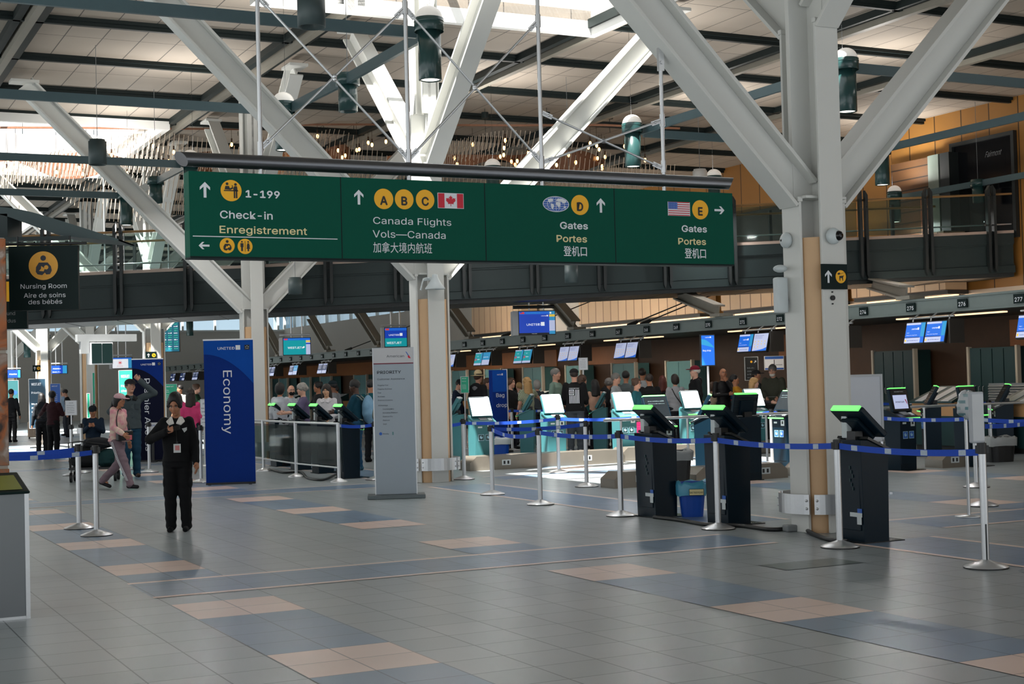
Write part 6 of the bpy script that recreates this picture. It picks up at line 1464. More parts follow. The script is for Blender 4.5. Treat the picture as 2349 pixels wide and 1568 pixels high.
def person(label, px, ytop, Y, rz, sk='light', hair=('short', 'dark'), top=((60, 60, 64), 'long'), trousers=(30, 32, 38), shoes=(20, 20, 22), arms=('down', 'down'), legs='stand', head=(0, 0), lean=0,
           fem=False, h=None, bulk=1.0, cap=None, hat=None, hood=None, collar=None, res=.0125, hem=.86, gloves=None, beard=None, mask=False, glasses=False, pants=True, loc=None, group=None, sit=False, tm=None, wr=.004, face=True, fine=False):
    p = loc or dp(px, 900, Y); p = Vector((p.x, p.y, 0)); hh = h or dp(px, ytop, p.y).z
    ADD = {'cap': .012, 'straw': .05}
    s = hh / (1.72 + (.012 if (cap or hat or hair[0] in ('curly', 'bun', 'up')) else 0))
    t = thing('person', label, 'person', tuple(p), rz, group)
    rnd = random.Random(label)
    U = rotM(0, R(lean), 0, (0, 0, .92)); Hm = U @ rotM(R(head[0]), R(head[1]), 0, (0, .02, 1.46))
    def u(v): return tuple(U @ Vector(v))
    sx = .155 if fem else .178
    sh = [u((-sx, .01, 1.385)), u((sx, .01, 1.385))]
    el, wrs = [], []
    for k, a in zip((-1, 1), arms):
        e, w = ARM[a] if isinstance(a, str) else a
        el.append(u((k * (e[0] - (.02 if fem else 0)), e[1], e[2]))); wrs.append(u((k * w[0], w[1], w[2])))
    if legs == 'walk': kn = [(-.085, -.17, .50), (.085, .02, .48)]; an = [(-.08, -.30, .10), (.085, .38, .16)]
    elif legs == 'seat': kn = [(-.11, -.42, .50), (.11, -.42, .50)]; an = [(-.1, -.40, .08), (.1, -.40, .08)]
    else: kn = [(-.09, -.02, .48), (.09, -.01, .48)]; an = [(-.095, .02, .08), (.10, .02, .08)]
    hz = .90 if legs != 'seat' else .52
    dz = hz - .90
    if dz:
        S_ = Matrix.Translation((0, 0, dz)); U = S_ @ U; Hm = S_ @ Hm
        sh = [(a, b, c + dz) for a, b, c in sh]; el = [(a, b, c + dz) for a, b, c in el]; wrs = [(a, b, c + dz) for a, b, c in wrs]
    hp = [(-.085, .01, hz), (.085, .01, hz)]
    hk = .93 if fem else 1.0
    B = []
    B += [('ell', (0, -.003, 1.625), (.074 * hk, .090, .098), .02, Hm), ('ell', (0, -.022, 1.555), (.056 * hk, .066, .068), .03, Hm), ('cap', (0, 0, 0), (0, 0, 0), 0, 0, .01)]
    B = B[:2]
    nk = [Hm @ Vector((0, .018, 1.53)), U @ Vector((0, .02, 1.40))]
    B += [('cap', tuple(nk[0]), tuple(nk[1]), .048 * hk, .058 * hk, .03)]
    B += [('ell', (0, -.092, 1.590), (.014, .020, .020), .012, Hm), ('ell', (0, -.078, 1.622), (.012, .014, .028), .012, Hm), ('ell', (0, -.074, 1.645), (.05, .018, .012), .014, Hm), ('ell', (0, -.080, 1.548), (.024, .012, .010), .01, Hm), ('ell', (0, -.068, 1.512), (.026, .02, .018), .016, Hm)]
    for k in (-1, 1):
        B += [('sub', (k * .031, -.098, 1.628), (.019, .018, .013), .012, Hm), ('ell', (k * .076 * hk, .006, 1.605), (.010, .022, .034), .008, Hm), ('ell', (k * .044, -.06, 1.585), (.024, .02, .022), .02, Hm)]
    torso = [(.84, 0, .01, .150, .105), (.98, 0, .0, .130, .092), (1.18, 0, 0, .145, .100), (1.33, 0, .005, .150, .095), (1.40, 0, .012, .105, .075), (1.44, 0, .02, .055, .055)]
    B.append(('stack', torso, .03, U))
    bare = top[1] == 'short'
    for i in (0, 1):
        B += [('cap', sh[i], el[i], .048, .040, .03), ('cap', el[i], wrs[i], .040, .027, .02)]
        B += [('cap', hp[i], kn[i], .075, .052, .03), ('cap', kn[i], an[i], .050, .036, .02), ('cap', (an[i][0], an[i][1], an[i][2] - .03), (an[i][0], an[i][1] - .09, an[i][2] - .05), .024, .02, .02)]
        # hand: palm, four unequal curled fingers, thumb leaving the side of the palm
        w, e = Vector(wrs[i]), Vector(el[i]); d = (w - e).normalized(); a_ = arms[i]
        side = Vector((0, -1, 0)) if a_ in ('down', 'back', 'fwd') else Vector((0, 0, 1)) if a_ not in ('phone', 'chin', 'strap') else Vector((0, 0, 1))
        side = (side - d * side.dot(d)).normalized(); inw = d.cross(side) * (1 if i == 0 else -1)
        if inw.dot(Vector((-(1 if i else -1), 0, 0))) < 0 and a_ in ('down', 'back', 'fwd'): inw = -inw
        pc = w + d * .055
        B.append(('cap', tuple(w), tuple(w + d * .08), .026, .030, .012))
        B.append(('cap', tuple(w + d * .03 - side * .012), tuple(w + d * .085 - side * .018), .020, .018, .01)); B.append(('cap', tuple(w + d * .03 + side * .012), tuple(w + d * .085 + side * .018), .020, .018, .01))
        curl = .9 if a_ in ('phone', 'hold', 'strap', 'head') else .35
        fr = .0088 if fine else .0105
        for q, ln in zip((-1.5, -.5, .5, 1.5), (.058, .072, .078, .070)):
            b0 = w + d * .088 + side * q * (.019 if fine else .021); b1 = b0 + (d * math.cos(curl * .6) + inw * math.sin(curl * .6)) * ln * .55; b2 = b1 + (d * math.cos(curl * 1.6) + inw * math.sin(curl * 1.6)) * ln * .55
            B += [('cap', tuple(b0), tuple(b1), fr, fr * .95, .004), ('cap', tuple(b1), tuple(b2), fr * .95, fr * .8, .004)]
        t0 = w + d * .03 + side * .024; t1 = t0 + (side * .7 + d * .7 + inw * .3).normalized() * .04; t2 = t1 + (d * .8 + inw * .5).normalized() * .032
        B += [('cap', tuple(t0), tuple(t1), .0115, .0105, .008), ('cap', tuple(t1), tuple(t2), .0105, .009, .004)]
    def done(o): o.scale = (s, s, s); return o
    done(vol('body', B, res, skin(sk), t))
    if face:
        fb = MB()
        for k in (-1, 1):
            fb.ball((k * .031, -.0835, 1.626), (.014, .010, .0075), 10, 6, 0); fb.ball((k * .031, -.0900, 1.626), (.006, .005, .006), 8, 5, 1)
            fb.ball((k * .031, -.0885, 1.650), (.021, .009, .0045), 10, 5, 2); fb.ball((k * .031, -.0890, 1.634), (.016, .007, .003), 8, 4, 1)
        fb.ball((0, -.0905, 1.547), (.022, .007, .0065), 10, 5, 3)
        if glasses:
            for k in (-1, 1):
                pts = [(k * .034 + .025 * math.cos(q), -.104, 1.625 + .019 * math.sin(q)) for q in [2 * PI * j / 12 for j in range(13)]]; fb.tube([Vector(v) for v in pts], .0025, 5, 1); fb.tube([Vector((k * .058, -.104, 1.63)), Vector((k * .08, .0, 1.625))], .0025, 5, 1)
            fb.tube([Vector((-.01, -.106, 1.63)), Vector((.01, -.106, 1.63))], .0025, 5, 1)
        fb.v = [tuple(Hm @ Vector(v)) for v in fb.v]
        done(fb.build('facial_features', [mat('eye_white', (206, 200, 194), .3, noise=0), mat('eye_dark', (20, 14, 12), .3, noise=0), hairm('dark' if hair[1] is None else 'grey' if hair[1] == 'white' else hair[1]), mat('lips_' + sk, tuple(int(c * f_) for c, f_ in zip(SKIN[sk], (.82, .58, .6))), .5, noise=0)], t))
    # hair
    st, hc = hair; Hh = []
    if st != 'bald':
        g = .012 if st == 'short' else .02
        if not (cap or hat): Hh.append(('ell', (0, .012, 1.648), (.079 * hk + g, .092 + g, .088 + g * .8), .02, Hm))
        else: Hh.append(('ell', (0, .02, 1.625), (.078 * hk + g * .8, .088 + g, .08), .02, Hm))
        if st in ('long', 'curlylong', 'pony'):
            L_ = 1.36 if st != 'pony' else 1.5
            Hh += [('ell', (0, .045, 1.57), (.085, .07, .12), .03, Hm), ('cap', tuple(Hm @ Vector((-.06, .05, 1.56))), tuple(U @ Vector((-.075, .07, L_ + dz * 0))), .045, .04, .04), ('cap', tuple(Hm @ Vector((.06, .05, 1.56))), tuple(U @ Vector((.075, .07, L_))), .045, .04, .04)]
            if st != 'pony': Hh.append(('cap', tuple(Hm @ Vector((0, .07, 1.56))), tuple(U @ Vector((0, .10, L_))), .06, .05, .05))
            else: Hh = Hh[:-2] + [('cap', tuple(Hm @ Vector((0, .12, 1.60))), tuple(U @ Vector((.0, .17, 1.42))), .035, .02, .03)]
        if st == 'bob': Hh += [('ell', (0, .03, 1.585), (.098, .092, .10), .03, Hm)]
        if st in ('curly', 'curlylong', 'up'):
            for j in range(26):
                a1, a2 = rnd.uniform(0, 2 * PI), rnd.uniform(-.25, 1.4); c_ = (.088 * math.cos(a1) * math.cos(a2), .02 + .098 * math.sin(a1) * math.cos(a2), 1.635 + .095 * math.sin(a2))
                if c_[1] < -.055 and c_[2] < 1.68: continue
                Hh.append(('ell', c_, (.026, .026, .026), .012, Hm))
            if st == 'up': Hh.append(('ell', (0, .02, 1.735), (.07, .075, .05), .03, Hm))
        if st == 'bun': Hh.append(('ell', (0, .09, 1.70), (.045, .045, .045), .01, Hm))
        # clear the face
        Hh += [('sub', (0, -.125, 1.575), (.070, .085, .100), .012, Hm)]
        if st in ('up', 'bun', 'pony') and not cap: Hh += [('sub', (0, -.135, 1.640), (.064, .095, .082), .014, Hm)]
        if st == 'short': Hh += [('sub', (0, -.03, 1.545), (.12, .09, .055), .015, Hm)]
        done(vol('hair', Hh, max(res * .8, .007), hairm(hc), t, .004 if st not in ('short',) else .0025, 3))
    elif hc:
        done(vol('hair', [('ell', (0, .035, 1.60), (.083, .075, .05), .02, Hm), ('sub', (0, -.09, 1.6), (.1, .09, .12), .01, Hm)], .01, hairm(hc), t))
    if beard: done(vol('beard', [('ell', (0, -.045, 1.535), (.064, .062, .05), .02, Hm), ('sub', (0, -.09, 1.60), (.07, .06, .038), .01, Hm), ('sub', (0, .05, 1.56), (.1, .07, .1), .01, Hm)], .008, hairm(beard), t))
    if mask: done(vol('face_mask', [('ell', (0, -.055, 1.555), (.066, .058, .056), .02, Hm), ('sub', (0, .03, 1.57), (.12, .07, .12), .01, Hm)], .008, cloth((16, 16, 18)), t))
    if cap:
        Cc = [('ell', (0, .008, 1.66), (.094, .108, .078), .02, Hm), ('sub', (0, 0, 1.575), (.2, .2, .075), .004, Hm)]
        done(vol('cap', Cc + [('ell', (0, -.125, 1.655), (.072, .075, .010), .01, Hm)], .007, cloth(cap), t))
    if hat:
        Cc = [('ell', (0, .005, 1.70), (.086, .1, .095), .02, Hm), ('sub', (0, 0, 1.57), (.2, .2, .08), .004, Hm), ('ell', (0, .0, 1.655), (.185, .2, .012), .02, Hm)]
        done(vol('straw_hat', Cc, .008, cloth(hat), t)); bm = MB(); bm.lathe([(.092, 1.668), (.096, 1.668), (.094, 1.695), (.09, 1.695)], n=24); bm.v = [tuple(Hm @ Vector((x, y * 1.1, z))) for x, y, z in bm.v]; done(bm.build('hat_band', cloth((40, 36, 34)), t))
    # garments
    b_ = bulk; tc, kind = top[0], top[1]
    T = [('stack', [(hem, 0, .01, .172 * b_, .125 * b_), (1.0, 0, 0, (.150 if fem else .158) * b_, .112 * b_), (1.20, 0, -.005 if fem else 0, .165 * b_, (.124 if fem else .116) * b_), (1.34, 0, .005, .168 * b_, .108 * b_), (1.405, 0, .012, .115, .085), (1.455, 0, .02, .066, .066)], .035, U)]
    for i in (0, 1):
        T.append(('cap', sh[i], el[i], .056 * b_, .052 * b_, .035) if not bare else ('cap', sh[i], tuple(Vector(sh[i]).lerp(Vector(el[i]), .62)), .062 * b_, .060 * b_, .03))
        if not bare: T.append(('cap', el[i], tuple(Vector(wrs[i]).lerp(Vector(el[i]), .02 if kind != 'rolled' else .6)), .051 * b_, .041 * b_, .02))
    if hood: T += [('ell', (0, .085, 1.42), (.12, .07, .075), .03, U)]
    T += [('sub', (0, -.02, 1.475), (.06, .07, .045), .012, U)]
    done(vol('jacket' if kind == 'jacket' else 'shirt', T, res, tm or cloth(tc), t, wr, len(label)))
    if hood: done(vol('hood', [('ell', (0, .095, 1.40), (.105, .055, .085), .02, U), ('ell', (0, .09, 1.36), (.06, .05, .10), .03, U)], .011, cloth(hood), t))
    if collar:
        for k in (-1, 1):
            o_ = MB(); q = [(k * .012, -.118, 1.372), (k * .075, -.112 * b_, 1.352), (k * .118, -.075, 1.395), (k * .075, .0, 1.452), (k * .045, -.052, 1.452)]
            f_ = [u((x, y - .012, z + dz)) for x, y, z in q] + [u((x * .98, y, z - .012 + dz)) for x, y, z in q]
            o_.add(f_, [(0, 1, 2, 3, 4), (9, 8, 7, 6, 5), (0, 5, 6, 1), (1, 6, 7, 2), (2, 7, 8, 3), (3, 8, 9, 4), (4, 9, 5, 0)]); done(o_.build('collar', cloth(collar), t, bevel=.004))
    if pants:
        Lg = [('stack', [(hz - .09, 0, .01, .155, .118), (hz + .0, 0, .01, .160, .120), (hz + .10, 0, 0, .150, .108)], .03, None)]
        for i in (0, 1):
            lb = 1 + (b_ - 1) * .8; Lg += [('cap', hp[i], kn[i], .095 * lb, .072 * lb, .03), ('cap', kn[i], (an[i][0], an[i][1] + .0, an[i][2] - .01), .072 * lb, .066, .03)]
        done(vol('trousers', Lg, res, cloth(trousers) if isinstance(trousers, tuple) else trousers, t, wr, 5))
    for i in (0, 1):
        a = an[i]; tilt = -.06 if (legs == 'walk' and i == 1) else 0
        done(vol('shoe', [('cap', (a[0], a[1] + .04, max(a[2] - .045, .04)), (a[0], a[1] - .14, max(a[2] - .055 + tilt, .032)), .04, .034, .02), ('cap', (a[0], a[1] + .02, a[2] - .02), (a[0], a[1] - .02, a[2] - .01), .042, .038, .02)], .011, cloth(shoes, .5), t))
    t['_s'] = s
    return t, dict(s=s, U=U, H=Hm, wr=wrs, el=el, sh=sh)
def at_person(t, v, s=None):             # a body point in world coordinates
    k = t['_s']; q = Vector(v) * k; c, n = math.cos(t.rotation_euler[2]), math.sin(t.rotation_euler[2])
    return Vector((t.location.x + q.x * c - q.y * n, t.location.y + q.x * n + q.y * c, q.z))
# --- foreground people
BLK = (13, 14, 17)
t, q = person('woman in a black uniform with white collar looking at her phone', 410, 905, 0, R(4), 'tan', ('up', 'black'), (BLK, 'jacket'), BLK, BLK, (((.35, -.05, 1.17), (.075, -.285, 1.27)), 'down'), 'stand', (-4, 22), 0, True, bulk=1.12, collar=(214, 212, 208), res=.0085, hem=.88, loc=gp(410, 1218), h=1.575, fine=True, wr=.003)
s = t['_s']
MB().box(-.02, .07, -.156, -.152, 1.00, 1.11, 0).box(.0, .055, -.1575, -.1565, 1.03, 1.09, 1).box(.012, .036, -.158, -.15, 1.11, 1.14, 2).cyl((.024, -.155, 1.14), (.01, -.13, 1.33), .004, 5, 2).build('id_badge', [mat('badge_white', (200, 204, 204), .4), mat('badge_photo', (196, 120, 120), .5), M_BLACK], t).scale = (s, s, s)
mb = MB(); mb.add([(.085, -.138, 1.30), (.145, -.118, 1.315), (.145, -.118, 1.28), (.115, -.134, 1.25)], [(0, 3, 2, 1)]); mb.build('shoulder_patch', mat('badge_white', (200, 204, 204), .4), t).scale = (s, s, s)
for k in (-1, 1): vol('cargo_pocket', [('ell', (k * .155, -.0, .62), (.03, .075, .09), .01, None)], .009, cloth((17, 18, 21)), t).scale = (s, s, s)
w = Vector(q['wr'][0]); pp = at_person(t, (w.x + .085, w.y - .045, w.z + .035))
o = MB().box(-.075, .075, -.037, .037, -.005, .005, 0, Matrix.Rotation(R(-12), 4, 'Y') @ Matrix.Rotation(R(40), 4, 'X')).build('mobile_phone', M_BLACK, None, tuple(pp), R(8), bevel=.003); tag(o, 'dark phone held by the uniformed woman', 'phone')
m_td = mat('pink_tie_dye', (206, 150, 158), .85, noise=0.0)
nt = m_td.node_tree; nz = nt.nodes.new('ShaderNodeTexNoise'); nz.inputs['Scale'].default_value = 7; cr = nt.nodes.new('ShaderNodeValToRGB')
cr.color_ramp.elements[0].position = .4; cr.color_ramp.elements[0].color = lin((206, 138, 150)) + (1,); cr.color_ramp.elements[1].position = .62; cr.color_ramp.elements[1].color = lin((214, 196, 176)) + (1,)
tcn = nt.nodes.new('ShaderNodeTexCoord'); nt.links.new(tcn.outputs['Object'], nz.inputs[0]); nt.links.new(nz.outputs[0], cr.inputs[0]); nt.links.new(cr.outputs[0], nt.nodes['Principled BSDF'].inputs['Base Color'])
t, q = person('woman in a pink tie-dye hoodie and cap walking to the right', 272, 905, 0, R(72), 'tan', ('pony', 'black'), ((210, 160, 165), 'long'), (122, 104, 112), (20, 20, 24), ('fwd', 'down'), 'walk', (0, 4), 4, True, bulk=1.12, cap=(196, 160, 166), hood=(210, 160, 168), res=.009, loc=gp(272, 1121), h=1.60, tm=m_td, wr=.004)
s = t['_s']
for k in range(3): MB().tube([Vector((-.196, -.02 + .02 * k, .86)), Vector((-.180, -.12 + .018 * k, .55)), Vector((-.158, -.30 + .018 * k, .16))], .004, 5).build('side_stripe', M_SWHITE, t).scale = (s, s, s)
pp = at_person(t, (-.07, -.19, .97))
bg = thing('crossbody_bag', 'black crossbody bag with a pink pocket on the woman in pink', 'bag', tuple(pp), R(50)); MB().box(-.15, .15, -.04, .04, -.09, .08).build('body', M_BLACK, bg, bevel=.02); MB().box(-.0, .11, -.055, -.04, -.08, .0).build('pocket', mat('pink_pocket', (206, 96, 116), .6), bg, bevel=.008)
MB().tube(smooth([Vector((-.13, 0, .06)), Vector((-.12, .04, .30)), Vector((.0, .12, .44)), Vector((.10, .1, .3)), Vector((.13, 0, .06))]), .009, 6).build('strap', M_BLACK, bg)
t, q = person('man in a grey jacket and jeans touching his dark cap', 303, 862, 0, R(28), 'light', ('short', 'dark'), ((66, 76, 80), 'jacket'), (26, 62, 84), (60, 44, 34), ('hip', 'head'), 'stand', (12, 0), 0, False, bulk=1.12, cap=(38, 38, 42), res=.0095, loc=gp(302, 1094), h=1.86, collar=(24, 26, 28))
s = t['_s']; mb = MB()
for z in (1.05, 1.13, 1.21, 1.29): mb.ball((0, -.137, z), .008, 6, 4)
mb.box(.05, .13, -.137, -.128, 1.2, 1.29); mb.box(-.13, -.05, -.137, -.128, 1.2, 1.29); mb.build('chest_pockets', cloth((58, 68, 72)), t).scale = (s, s, s)
# luggage cart, seated person
g = gp(205, 1105)
ct = thing('luggage_cart', 'black folding luggage cart piled with dark bags behind the stanchions', 'cart', (g.x, g.y + .25, 0), R(8))
for x in (-.36, -.1, .2, .42):
    for y in (-.2, .25): MB().cyl((x - .02, y, .09), (x + .02, y, .09), .09, 16).cyl((x, y, .05), (x, y, .55), .012, 6).build('wheel', M_BLACK, ct) if x in (-.36, .42) else None
MB().box(-.4, .46, -.22, .27, .22, .26).tube([Vector((-.38, -.2, .26)), Vector((-.40, -.2, .72)), Vector((-.2, -.2, .74)), Vector((.3, -.2, .66))], .012, 6).tube([Vector((-.38, .25, .26)), Vector((-.40, .25, .72))], .012, 6).build('frame', M_BLACK, ct)
for (c, r3, m, nm) in (((-.12, 0, .46), (.28, .2, .2), (22, 24, 26), 'black duffel bag on the luggage cart'), ((.26, .02, .42), (.2, .2, .17), (20, 52, 54), 'dark green bag on the luggage cart'), ((.10, .0, .70), (.24, .18, .10), (26, 28, 32), 'dark coat bundled on top of the luggage cart')):
    o = vol('duffel_bag', [('ell', c, r3, .02, None), ('ell', (c[0], c[1], c[2] - r3[2] * .5), (r3[0] * 1.05, r3[1], r3[2] * .5), .05, None)], .02, cloth(m), None, .006, 2); o.location = ct.location; o.rotation_euler = (0, 0, R(8)); tag(o, nm, 'bag', None)
t, q = person('person in dark blue with a beanie and teal gloves seated with a phone', 212, 922, 33.0, R(10), 'tan', ('short', 'black'), ((16, 34, 52), 'long'), (24, 28, 34), BLK, ('phone', 'phone'), 'seat', (0, 22), -4, False, h=1.72, bulk=1.05, hat=None, cap=(16, 22, 30), res=.012)
g = t.location
bx = thing('seat_cube', 'dark seat under the person with the beanie', 'seat', (g.x, g.y + .05, 0), R(10)); MB().box(-.26, .26, -.22, .25, 0, .42).build('cushion', M_BLACK, bx, bevel=.03)
# far left couple with suitcase
t, q = person('person in a maroon top and black trousers seen from behind at the left', 121, 897, 37.0, PI - .3, 'dark', ('bun', 'black'), ((46, 20, 26), 'long'), (16, 17, 20), BLK, ('fold', 'side'), 'stand', (40, 0), 0, False, bulk=1.08)
t, q = person('long-haired person with a backpack beside the pale suitcase', 95, 903, 38.2, PI + .4, 'tan', ('long', 'black'), ((40, 44, 50), 'long'), (20, 22, 26), BLK, ('down', 'down'), 'stand', (0, 0), 0, True)
g = gp(75, 1006); sc = thing('suitcase', 'pale beige hard suitcase standing at the left', 'suitcase', (g.x, g.y + .15, 0), R(12))
MB().box(-.21, .21, -.13, .13, .06, .62).build('shell', mat('beige_hard_shell', (190, 170, 150), .4), sc, bevel=.04); mb = MB()
for k in range(6): mb.box(-.16 + .06 * k, -.145 + .06 * k, -.138, -.128, .1, .58)
mb.build('ribs', mat('beige_rib', (176, 156, 138), .4), sc); MB().cyl((-.1, .08, .6), (-.1, .08, 1.0), .009, 6).cyl((.1, .08, .6), (.1, .08, 1.0), .009, 6).cyl((-.1, .08, 1.0), (.1, .08, 1.0), .014, 6).build('pull_handle', M_STEEL, sc)
for x in (-.16, .16):
    for y in (-.08, .08): MB().cyl((x - .015, y, .03), (x + .015, y, .03), .03, 10).build('wheel', M_BLACK, sc)
def backpack(p, rz, label, c1, c2, k=1.0, z=1.18):
    b = thing('backpack', label, 'backpack', (p.x, p.y, z), rz)
    vol('pack', [('ell', (0, 0, 0), (.165 * k, .10 * k, .24 * k), .03, None), ('ell', (0, .04 * k, -.07 * k), (.14 * k, .10 * k, .14 * k), .03, None)], .012, cloth(c1), b, .004, 1)
    vol('front_pocket', [('ell', (0, .11 * k, -.08 * k), (.12 * k, .045 * k, .11 * k), .02, None)], .012, cloth(c2), b); MB().tube(smooth([Vector((-.03, 0, .23 * k)), Vector((0, 0, .28 * k)), Vector((.03, 0, .23 * k))]), .008, 5).build('grab_loop', cloth(c2), b)
    for x in (-.09, .09): MB().tube(smooth([Vector((x * k, -.08, .16 * k)), Vector((x * k, -.20, .24 * k)), Vector((x * k, -.30, .10 * k)), Vector((x * k, -.26, -.1 * k)), Vector((x * k, -.08, -.18 * k))]), .013, 6).build('strap', cloth(c2), b)
    return b
p = at_person(t, (0, .20, 0)); backpack(p, t.rotation_euler[2], 'dark backpack on the long-haired person at the left', (26, 28, 34), (44, 46, 52), .95, 1.2)
# group behind the glass barrier
t, q = person('person in a white shirt with black bobbed hair seen from behind', 643, 880, 30.2, PI - .5, 'tan', ('bob', 'black'), ((186, 190, 198), 'long'), (26, 28, 34), BLK, ('type', 'down'), 'stand', (0, 0), 0, True, bulk=1.12)
person('bald man with a black face mask in a checked shirt', 667, 883, 32.0, R(15), 'light', ('bald', 'grey'), ((140, 152, 158), 'long'), (40, 44, 52), BLK, ('type', 'down'), mask=True, head=(10, 10), tm=brick('pale_check_cloth', (150, 160, 168), (120, 132, 142), (176, 184, 190), .04, .04, .006, .8, axes='XZ'))
person('grey-haired woman in a purple shirt in profile', 694, 879, 29.8, R(-72), 'pale', ('curly', 'grey'), ((92, 84, 112), 'rolled'), (44, 46, 60), (60, 60, 66), ('type', 'type'), fem=True, glasses=True, head=(0, 5), bulk=1.15)
t, q = person('young woman in a white shirt with long dark hair facing the kiosk', 749, 882, 29.2, R(-10), 'asian', ('long', 'dark'), ((196, 194, 198), 'long'), (30, 32, 40), BLK, ('type', 'hold'), fem=True, head=(6, 12), res=.011, bulk=1.08, collar=(202, 200, 204))
w = Vector(q['wr'][1]); pp = at_person(t, (w.x - .02, w.y - .10, w.z + .03)); o = MB().box(-.07, .07, -.004, .004, -.05, .05).build('passport', M_BLACK, None, tuple(pp), R(-20)); tag(o, 'dark document held by the young woman in white', 'document')
t, q = person('man in a teal jacket and jeans with a pale backpack at the kiosk', 816, 872, 28.0, R(-100), 'dark', ('short', 'black'), ((10, 56, 72), 'jacket'), (24, 66, 96), (40, 84, 104), ('type', 'type'), head=(0, 8), bulk=1.12, res=.0115)
p = at_person(t, (0, .24, 0)); backpack(p, t.rotation_euler[2], 'pale blue and grey backpack worn by the man in the teal jacket', (110, 146, 172), (120, 124, 116), 1.12, 1.16)
person('person in a teal jacket half hidden by the grey totem', 851, 872, 31.0, R(160), 'tan', ('short', 'black'), ((14, 74, 84), 'jacket'), (18, 20, 24), BLK)
person('person in a black patterned top behind the purple shirt', 729, 876, 35.0, R(-60), 'tan', ('bun', 'black'), ((38, 38, 40), 'long'), (24, 24, 28), BLK, ('type', 'down'))
person('person in a dark hat and grey jacket behind the young woman in white', 763, 872, 34.0, R(-120), 'brown', ('short', 'black'), ((110, 112, 116), 'jacket'), (26, 26, 30), BLK, cap=(20, 34, 40))
person('dark-haired person bending over a counter behind the backpack man', 783, 884, 36.5, R(-70), 'tan', ('short', 'black'), ((30, 30, 34), 'jacket'), (26, 26, 30), BLK, lean=14)
t, q = person('woman in a pink jacket with long dark hair behind the uniformed woman', 436, 893, 31.0, PI + .3, 'light', ('curlylong', 'dark'), ((206, 66, 118), 'jacket'), (22, 26, 40), BLK, fem=True, bulk=1.08)
p = at_person(t, (.22, -.05, 0)); hb = thing('shoulder_bag', 'navy shoulder bag on the woman in pink jacket', 'bag', (p.x, p.y, .86), t.rotation_euler[2]); MB().box(-.16, .16, -.06, .06, -.12, .1).build('body', cloth((16, 24, 50)), hb, bevel=.03); MB().tube(smooth([Vector((-.12, 0, .08)), Vector((-.1, 0, .4)), Vector((-.05, 0, .52)), Vector((.06, 0, .4)), Vector((.12, 0, .08))]), .01, 6).build('strap', cloth((16, 24, 50)), hb)
person('grey-hooded person at the far counter left of the banner', 413, 884, 46, R(-30), 'tan', ('short', 'black'), ((150, 148, 142), 'long'), (40, 40, 46), BLK, res=.016); person('blond person in dark green at the far counter left of the banner', 452, 881, 44, R(100), 'light', ('bun', 'brown'), ((18, 50, 32), 'long'), (30, 32, 36), BLK, ('side', 'type'), res=.016, fem=True)
person('small dark figure before the advertising board at the far left', 26, 893, 50, R(170), 'tan', ('short', 'black'), ((20, 22, 26), 'jacket'), (20, 20, 24), BLK, res=.018); person('person in a pale jacket leaning far behind the couple', 150, 890, 56, R(-60), 'light', ('short', 'grey'), ((120, 140, 160), 'jacket'), (40, 44, 52), BLK, res=.018, lean=10); person('person in black leaning beside the pale jacket far behind', 160, 892, 54, R(-80), 'light', ('short', 'black'), ((24, 26, 30), 'jacket'), (30, 32, 36), BLK, res=.018, lean=14)
person('dark-coated person just left of the tall banner far behind', 585, 888, 40, R(30), 'tan', ('short', 'dark'), ((40, 42, 46), 'jacket'), (24, 24, 30), BLK, res=.016)
# queue right of the sunlit column
person('man in a navy jacket and dark cap beside the sunlit column', 1050, 868, 36.4, R(70), 'light', ('short', 'dark'), ((22, 32, 50), 'jacket'), (24, 28, 36), BLK, cap=(20, 22, 26), collar=(200, 200, 200), head=(0, 25))
person('man in a straw hat and black hooded jacket seen from behind', 1098, 853, 36.2, PI - .75, 'light', ('short', 'brown'), ((22, 22, 25), 'jacket'), (40, 44, 52), BLK, hat=(196, 178, 140), hood=(112, 112, 116), bulk=1.22)
person('woman with glasses and a teal scarf behind the straw hat', 1119, 868, 37.4, R(70), 'light', ('short', 'brown'), ((90, 110, 106), 'long'), (34, 36, 44), BLK, ('down', 'chin'), fem=True, glasses=True)
person('person in a purple top left of the bag-drop totem', 1131, 862, 38.4, R(150), 'light', ('short', 'brown'), ((44, 26, 66), 'long'), (30, 32, 40), BLK, cap=(40, 36, 30))
person('woman in a black T-shirt right of the bag-drop totem', 1173, 867, 35.2, R(60), 'light', ('bun', 'brown'), ((20, 20, 22), 'short'), (30, 32, 40), BLK, ('down', 'hold'), fem=True, bulk=1.1)
person('blond woman in a green patterned blouse reaching out her arm', 1209, 867, 34.6, PI + .5, 'light', ('curlylong', 'blond'), ((92, 104, 82), 'short'), (90, 92, 84), BLK, (((.34, -.1, 1.28), (.56, -.2, 1.14)), 'down'), fem=True, bulk=1.12, tm=brick('green_dotted_cloth', (92, 104, 84), (84, 96, 76), (150, 156, 132), .035, .035, .01, .8, .5, axes='XZ'))
person('grey-haired person behind the blond woman', 1232, 873, 37.0, R(-150), 'light', ('bob', 'grey'), ((60, 66, 72), 'long'), (34, 36, 42), BLK, fem=True); person('person in a white shirt left of the blond woman', 1191, 878, 37.5, R(-160), 'light', ('short', 'blond'), ((150, 156, 160), 'long'), (40, 44, 50), BLK)
person('tall grey-haired man in a sage green shirt in profile', 1276, 846, 33.4, R(66), 'light', ('short', 'salt'), ((112, 134, 122), 'long'), (60, 62, 58), BLK, ('down', 'fold'))
t, q = person('man in a black sweatshirt with a white striped flag on the back', 1318, 845, 32.6, PI - .1, 'light', ('short', 'dark'), ((18, 18, 20), 'long'), (66, 72, 78), (150, 150, 150), ('fwd', 'fwd'), cap=(22, 22, 24), bulk=1.18, res=.012)
